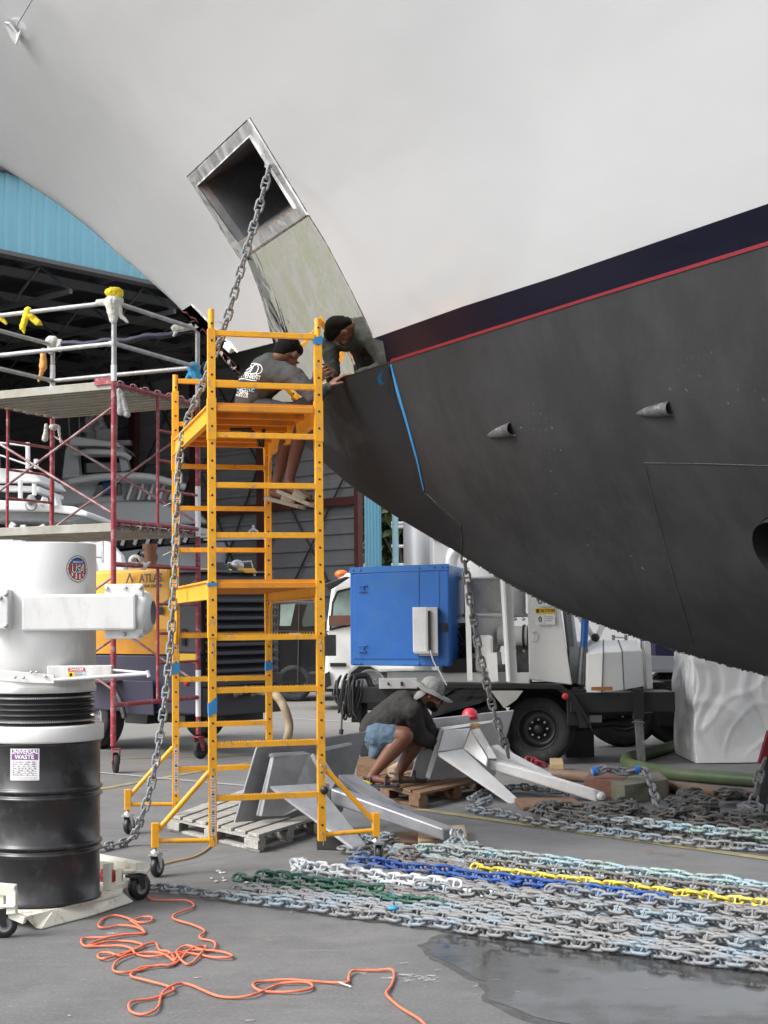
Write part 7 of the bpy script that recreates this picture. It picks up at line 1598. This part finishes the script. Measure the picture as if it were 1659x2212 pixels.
ankN=W1(625,1036,9.80); ankF=W1(596,1050,10.15)
toeN=W1(668,1074,9.72); toeF=W1(650,1082,10.08)
hipN=pel+Vector((.06,-.09,-.02)); hipF=pel+Vector((.05,.09,-.02))
q=MB()
capsule(q,hipN,kneeN,.078,.055); capsule(q,hipF,kneeF,.078,.055); capsule(q,kneeN,kneeN.lerp(ankN,.35),.053,.052); capsule(q,kneeN.lerp(ankN,.3),ankN,.052,.033); capsule(q,kneeF,kneeF.lerp(ankF,.35),.053,.052); capsule(q,kneeF.lerp(ankF,.3),ankF,.052,.033)
for a,b in ((ankN,toeN),(ankF,toeF)): heel=a+Vector((-.02,0,-.045)); capsule(q,heel,b,.032,.024); capsule(q,a,heel.lerp(b,.35),.033,.03)
capsule(q,pel,mid,.115,.10); capsule(q,mid,chest,.10,.115); capsule(q,chest,neckb,.09,.055); capsule(q,neckb,hc_,.055,.052)
capsule(q,shN,elN,.045,.036); capsule(q,elN,wrN,.036,.024); capsule(q,shF,elF,.045,.036); capsule(q,elF,wrF,.036,.024)
face1=(Vector((.40,.68,-.62))); up1=Vector((.5,.35,.75))
Mh=head(q,hc_+Vector((.01,0,.01)),face1,up1,1.0)
hn1=hn(haN); dN=(haN-wrN).normalized()
hand(q,wrN,(dN+Vector((.1,.2,.25))).normalized(),-hn1,1,.22,-1); hand(q,wrF,(haF-wrF).normalized(),-hn1,1,.3,1)
organic('body',q,M_skin,w1,.0065,3)
q=MB(); capsule(q,pel+Vector((-.01,0,-.01)),mid,.135,.122); capsule(q,mid,chest,.122,.135); capsule(q,chest+Vector((0,-.06,0)),shN,.10,.066); capsule(q,chest+Vector((0,.06,0)),shF,.10,.066); capsule(q,chest,neckb-Vector((.015,0,.015)),.115,.064)
capsule(q,shN,elN,.068,.052); capsule(q,elN,wrN.lerp(elN,.08),.052,.036); capsule(q,shF,elF,.066,.052); capsule(q,elF,wrF.lerp(elF,.1),.052,.036)
organic('shirt',q,M_shirt,w1,.008,5,disp=.022,dsize=.06)
q=MB(); capsule(q,pel,pel+Vector((-.01,0,-.02)),.128,.128); capsule(q,hipN,hipN.lerp(kneeN,.8),.092,.076); capsule(q,hipF,hipF.lerp(kneeF,.8),.092,.076); organic('shorts',q,M_shorts1,w1,.009,4,disp=.012,dsize=.06)
q=MB()
def hcap(q,c,M,s,parts,n=14):
    for off,rad in parts:
        m=MB(); m.ball((0,0,0),rad,n=n); q.add([Vector(c)+M@(v+Vector(off))*s for v in m.v],m.f,True)
hcap(q,hc_+Vector((.01,0,.01)),Mh,1.0,[((0,-.026,.040),(.079,.088,.085)),((0,.03,.075),(.062,.055,.046)),((0,-.055,.005),(.068,.058,.062)),((0,-.055,-.035),(.058,.048,.045)),((.0,-.005,.055),(.081,.07,.055))]); organic('hair',q,M_hair,w1,.006,4,disp=.003,dsize=.008)
for a,b in ((ankN,toeN),(ankF,toeF)):
    d=(b-(a+Vector((-.03,0,-.05)))).normalized(); side=d.cross(Vector((0,0,1))).normalized(); upv=side.cross(d).normalized(); h0=a+Vector((-.02,0,-.045))-d*.045-upv*.035; t0=h0+d*.30
    q=MB(); pr=[]
    for u_,w_ in ((0,.028),(.04,.036),(.12,.036),(.2,.045),(.27,.042),(.30,.022)): pr.append((u_,w_))
    poly=[h0+d*u_+side*w_ for u_,w_ in pr]+[h0+d*u_-side*w_ for u_,w_ in pr[::-1]]; q.prism(poly,-upv*.026)
    K=10; vs=[]
    for j in range(4):
        u_=.13+.035*j
        for i in range(K+1): t=math.pi*i/K; vs.append(h0+d*u_+side*math.cos(t)*.046+upv*(.062-.012*j/3*2)*math.sin(t))
    q.add(vs,[(j*(K+1)+i,j*(K+1)+i+1,(j+1)*(K+1)+i+1,(j+1)*(K+1)+i) for j in range(3) for i in range(K)],True)
    o=q.build('slide_sandal',M_slide,w1,bevel=.004); md=o.modifiers.new('thick','SOLIDIFY'); md.thickness=.007
# lettering and emblem on the back of the shirt: projected just above the cloth
M_pw=mat('print_white',(.72,.72,.72),.7); M_pbl=mat('print_blue',(.25,.55,.72),.7)
SHIRT=bpy.data.objects['shirt']
bpy.context.view_layer.update(); _dg=bpy.context.evaluated_depsgraph_get(); _so=SHIRT.evaluated_get(_dg)
from mathutils.bvhtree import BVHTree
_me=_so.to_mesh(); _bv=BVHTree.FromPolygons([_so.matrix_world@v.co for v in _me.vertices],[tuple(p.vertices) for p in _me.polygons])
def onshirt(x,y,off=.0035):
    d=ray(x,y).normalized(); h_=_bv.ray_cast(CO,d)
    if h_[0] is None: return None
    n=h_[1]; n=n if n.dot(d)<0 else -n
    return h_[0]+n*off
zs=lambda x,y:((900+x/2.37)/1.852,(1200+y/2.37)/1.852)
def shirt_poly(q,vs2,fs,mi):
    pts=[onshirt(*v) for v in vs2]
    for f in fs:
        if all(pts[i] is not None for i in f):
            if max((pts[f[0]]-pts[i]).length for i in f)<.12: q.add([pts[i] for i in f],[tuple(range(len(f)))],mi=mi)
def shirt_text(q,s_,cx,cy,size,ang,mi,wf=1,shear=0):
    vs,fs=text2d(s_,size,0,wf,4); ca,sa=math.cos(R(ang)),math.sin(R(ang)); o=[]
    for v in vs: x=v.x+shear*v.y; o.append((cx+x*ca+v.y*sa,cy+x*sa-v.y*ca))
    shirt_poly(q,o,fs,mi)
q=MB()
shirt_text(q,'CONVENIENT',*zs(205,722),13,8,0,.75); 
shirt_text(q,'CARE',*zs(198,835),19,8,1,.85,.1); shirt_text(q,'305-37-5896',*zs(112,868),14,10,0,.72); shirt_text(q,'www.yachtcare.com',*zs(112,898),9,10,0,.68)
q.build('shirt_lettering',[M_pw,M_pbl],w1,fix=False); q=MB()
def stroke(q,pix,w,mi):
    pp=bez([Vector((x,y,0)) for x,y in pix],6)
    vs=[];
    for i,p in enumerate(pp):
        d=(pp[min(i+1,len(pp)-1)]-pp[max(i-1,0)]).normalized(); n=Vector((-d.y,d.x,0))*w/2; vs+=[(p.x+n.x,p.y+n.y),(p.x-n.x,p.y-n.y)]
    shirt_poly(q,vs,[(2*i,2*i+1,2*i+3,2*i+2) for i in range(len(pp)-1)],mi)
for s_ in ([(170,690),(200,640),(240,622),(260,640),(230,680),(190,690),(220,660),(280,625)],[(240,690),(290,610),(320,640),(300,690),(260,700)],[(280,620),(330,612),(355,650),(340,690),(290,700),(200,695)],[(180,650),(230,615),(300,605),(350,630)],[(130,755),(180,748),(240,760),(300,765)],[(300,700),(310,725)]):
    stroke(q,[zs(x,y) for x,y in s_],1.6,0)
q.build('shirt_emblem',[M_pw,M_pbl],w1,fix=False)
# ---- worker crouching behind the bright anchor ----
ZM=G(810,1712).y; ZM=12.25
def W2(x,y,dz=0): return P(x,y,ZM+dz)
w2=thing('person','crouching man in sun hat, charcoal shirt and blue shorts behind the bright anchor','person',G(820,1700),group='workers in the yard')
pel=W2(822,1582,.05); mid=W2(838,1556); chest=W2(872,1528); neckb=W2(902,1512); hc2=W2(932,1503)
kneeN=W2(872,1590,-.16); ankN=W2(812,1664,-.14); toeN=W2(830,1684,-.18); hipN=W2(818,1590,-.08); hipF=W2(822,1588,.15); kneeF=W2(900,1600,.18); ankF=W2(862,1668,.20); toeF=W2(905,1684,.2)
heelN=W2(796,1678,-.12)
shN=W2(890,1534,-.16); elN=W2(906,1590,.02); wrN=W2(945,1612,.38); shF=W2(898,1532,.18); elF=W2(930,1585,.3); wrF=W2(968,1600,.5)
q=MB()
capsule(q,hipN,kneeN,.10,.080); capsule(q,hipF,kneeF,.10,.075); capsule(q,kneeN,kneeN.lerp(ankN,.4),.078,.074); capsule(q,kneeN.lerp(ankN,.35),ankN,.074,.042); capsule(q,kneeF,kneeF.lerp(ankF,.4),.066,.064); capsule(q,kneeF.lerp(ankF,.35),ankF,.064,.038)
for a,hl,t_ in ((ankN,W2(800,1680,-.13),W2(838,1688,-.19)),(ankF,W2(858,1682,.2),W2(905,1688,.2))): capsule(q,a,hl,.038,.034); capsule(q,hl,t_,.036,.026)
capsule(q,pel,mid,.145,.135); capsule(q,mid,chest,.135,.13); capsule(q,chest,neckb,.11,.062); capsule(q,neckb,hc2,.062,.06)
capsule(q,shN,elN,.056,.044); capsule(q,elN,wrN,.044,.028); capsule(q,shF,elF,.056,.044); capsule(q,elF,wrF,.044,.028)
Mh2=head(q,hc2,Vector((.88,-.12,-.42)),Vector((.35,0,.9)),1.04)
hand(q,wrN,(W2(985,1600,.5)-wrN).normalized(),Vector((.1,0,-1)),1,.55,1); hand(q,wrF,(W2(1000,1595,.6)-wrF).normalized(),Vector((.1,0,-1)),1,.55,-1)
organic('body',q,M_skin,w2,.0075,3)
q=MB(); capsule(q,pel+Vector((-.02,0,.02)),mid,.158,.150); capsule(q,mid,chest,.150,.146); capsule(q,chest+Vector((0,-.08,0)),shN,.12,.085); capsule(q,chest+Vector((0,.08,0)),shF,.12,.085); capsule(q,chest,neckb-Vector((.01,0,.01)),.135,.078)
capsule(q,shN,elN,.082,.070); capsule(q,elN,elN.lerp(wrN,.85),.075,.050); capsule(q,shF,elF,.088,.075); capsule(q,elF,elF.lerp(wrF,.85),.072,.050)
organic('shirt',q,M_shirt2,w2,.009,5,disp=.022,dsize=.07)
q=MB(); capsule(q,pel+Vector((0,0,-.03)),pel+Vector((.0,0,-.01)),.152,.152); capsule(q,hipN,hipN.lerp(kneeN,.55),.118,.102); capsule(q,hipF,hipF.lerp(kneeF,.55),.118,.102); capsule(q,hipN+Vector((0,0,-.02)),W2(812,1625,-.1),.10,.06); organic('shorts',q,M_shorts,w2,.009,4,disp=.02,dsize=.05)
M_hat=mat('grey_sun_hat',(.20,.20,.195),.85,var=.15,vs_=25,bump=.2,bs=120)
q=MB(); hcap(q,hc2,Mh2,1.04,[((0,-.02,.075),(.088,.098,.075)),((0,-.02,.045),(.092,.104,.04))]); 
C2=Vector(hc2); K=40; vs=[]
for rr_,zz in ((.85,.052),(1.25,.048),(1.62,.040),(1.64,.034)):
    for i in range(K): t=2*math.pi*i/K; vs.append(C2+Mh2@Vector((math.cos(t)*.092*rr_*1.04,-.01+math.sin(t)*.112*rr_*1.04,zz-.012*math.sin(t)-(.02*abs(math.cos(t)) if rr_>1.3 else 0)+.004*math.sin(5*t))))
q2=MB(); q2.add(vs,[(j*K+i,j*K+(i+1)%K,(j+1)*K+(i+1)%K,(j+1)*K+i) for j in range(3) for i in range(K)],True)
ht=organic('hat',q,M_hat,w2,.007,3,disp=.01,dsize=.05)
br_=q2.build('hat_brim',M_hat,w2); md=br_.modifiers.new('t','SOLIDIFY'); md.thickness=.006
q=MB(); bp_=[(-.085,-.02,.02),(-.08,-.07,.0),(-.05,-.10,-.02),(0,-.115,-.03),(.05,-.10,-.02),(.08,-.07,.0),(.085,-.02,.02)]
vs=[]; 
for s_,dz,dy in ((1.0,.02,0),(1.08,-.06,-.03),(1.22,-.13,-.09)):
    for (x,y,z) in bp_: vs.append(C2+Mh2@Vector((x*s_*1.1,y*s_*1.05+dy,z+dz)))
q.add(vs,[(j*7+i,j*7+i+1,(j+1)*7+i+1,(j+1)*7+i) for j in range(2) for i in range(6)],True); o=q.build('neck_flap',M_hat,w2); md=o.modifiers.new('t','SOLIDIFY'); md.thickness=.005; md=o.modifiers.new('s','SUBSURF'); md.levels=2; md.render_levels=2
q=MB(); hcap(q,hc2,Mh2,1.04,[((0,.055,-.078),(.042,.038,.034)),((0,.088,-.050),(.026,.01,.006)),((.045,.03,-.06),(.02,.04,.03)),((-.045,.03,-.06),(.02,.04,.03))]); organic('beard',q,M_hair,w2,.006,3,disp=.006,dsize=.012)
q=MB(); 
for sg in (-1,1): q.ball(C2+Mh2@Vector((sg*.034,.096,.0)),(.024,.012,.018),n=10); q.path([C2+Mh2@Vector((sg*.05,.095,.006)),C2+Mh2@Vector((sg*.083,.04,.006)),C2+Mh2@Vector((sg*.084,-.01,.0))],.003,6)
q.build('sunglasses',mat('dark_lens',(.012,.01,.008),.1),w2)
for hl,t_ in ((W2(798,1682,-.13),W2(842,1690,-.19)),(W2(856,1684,.2),W2(908,1690,.2))):
    d=(t_-hl); d.z=0; d.normalize(); side=Vector((-d.y,d.x,0)); b=hl-d*.04; b.z=.128; q=MB()
    poly=[b+d*u_+side*w_ for u_,w_ in ((0,.03),(.1,.038),(.2,.048),(.29,.03))]+[b+d*u_-side*w_ for u_,w_ in ((.29,.03),(.2,.048),(.1,.038),(0,.03))]; q.prism(poly,Vector((0,0,.022)))
    for u_ in (.06,.19): q.path([b+d*u_+side*.045+Vector((0,0,.02)),b+d*u_+side*.035+Vector((0,0,.07)),b+d*u_+Vector((0,0,.09)),b+d*u_-side*.035+Vector((0,0,.07)),b+d*u_-side*.045+Vector((0,0,.02))],.012,8)
    q.path([b+side*.03+d*.05+Vector((0,0,.07)),b-d*.01+Vector((0,0,.075)),b-side*.03+d*.05+Vector((0,0,.07))],.010,8)
    q.build('sandal',M_black,w2,bevel=.003)
# power tool on the far side: red cap seen above the plate
p=P(1015,1546,12.9)
cap=MB(); cap.lathe([(.001,.066),(.03,.062),(.055,.045),(.068,.015),(.07,-.03),(.064,-.03)],p,28); cap.ball(p+Vector((.01,-.068,-.004)),(.028,.01,.014),n=10)
tag(cap.build('red_hard_cap',mat('pink_red_plastic',(.55,.03,.06),.4,var=.05)),'red domed cover showing above the bright anchor plate','cover')
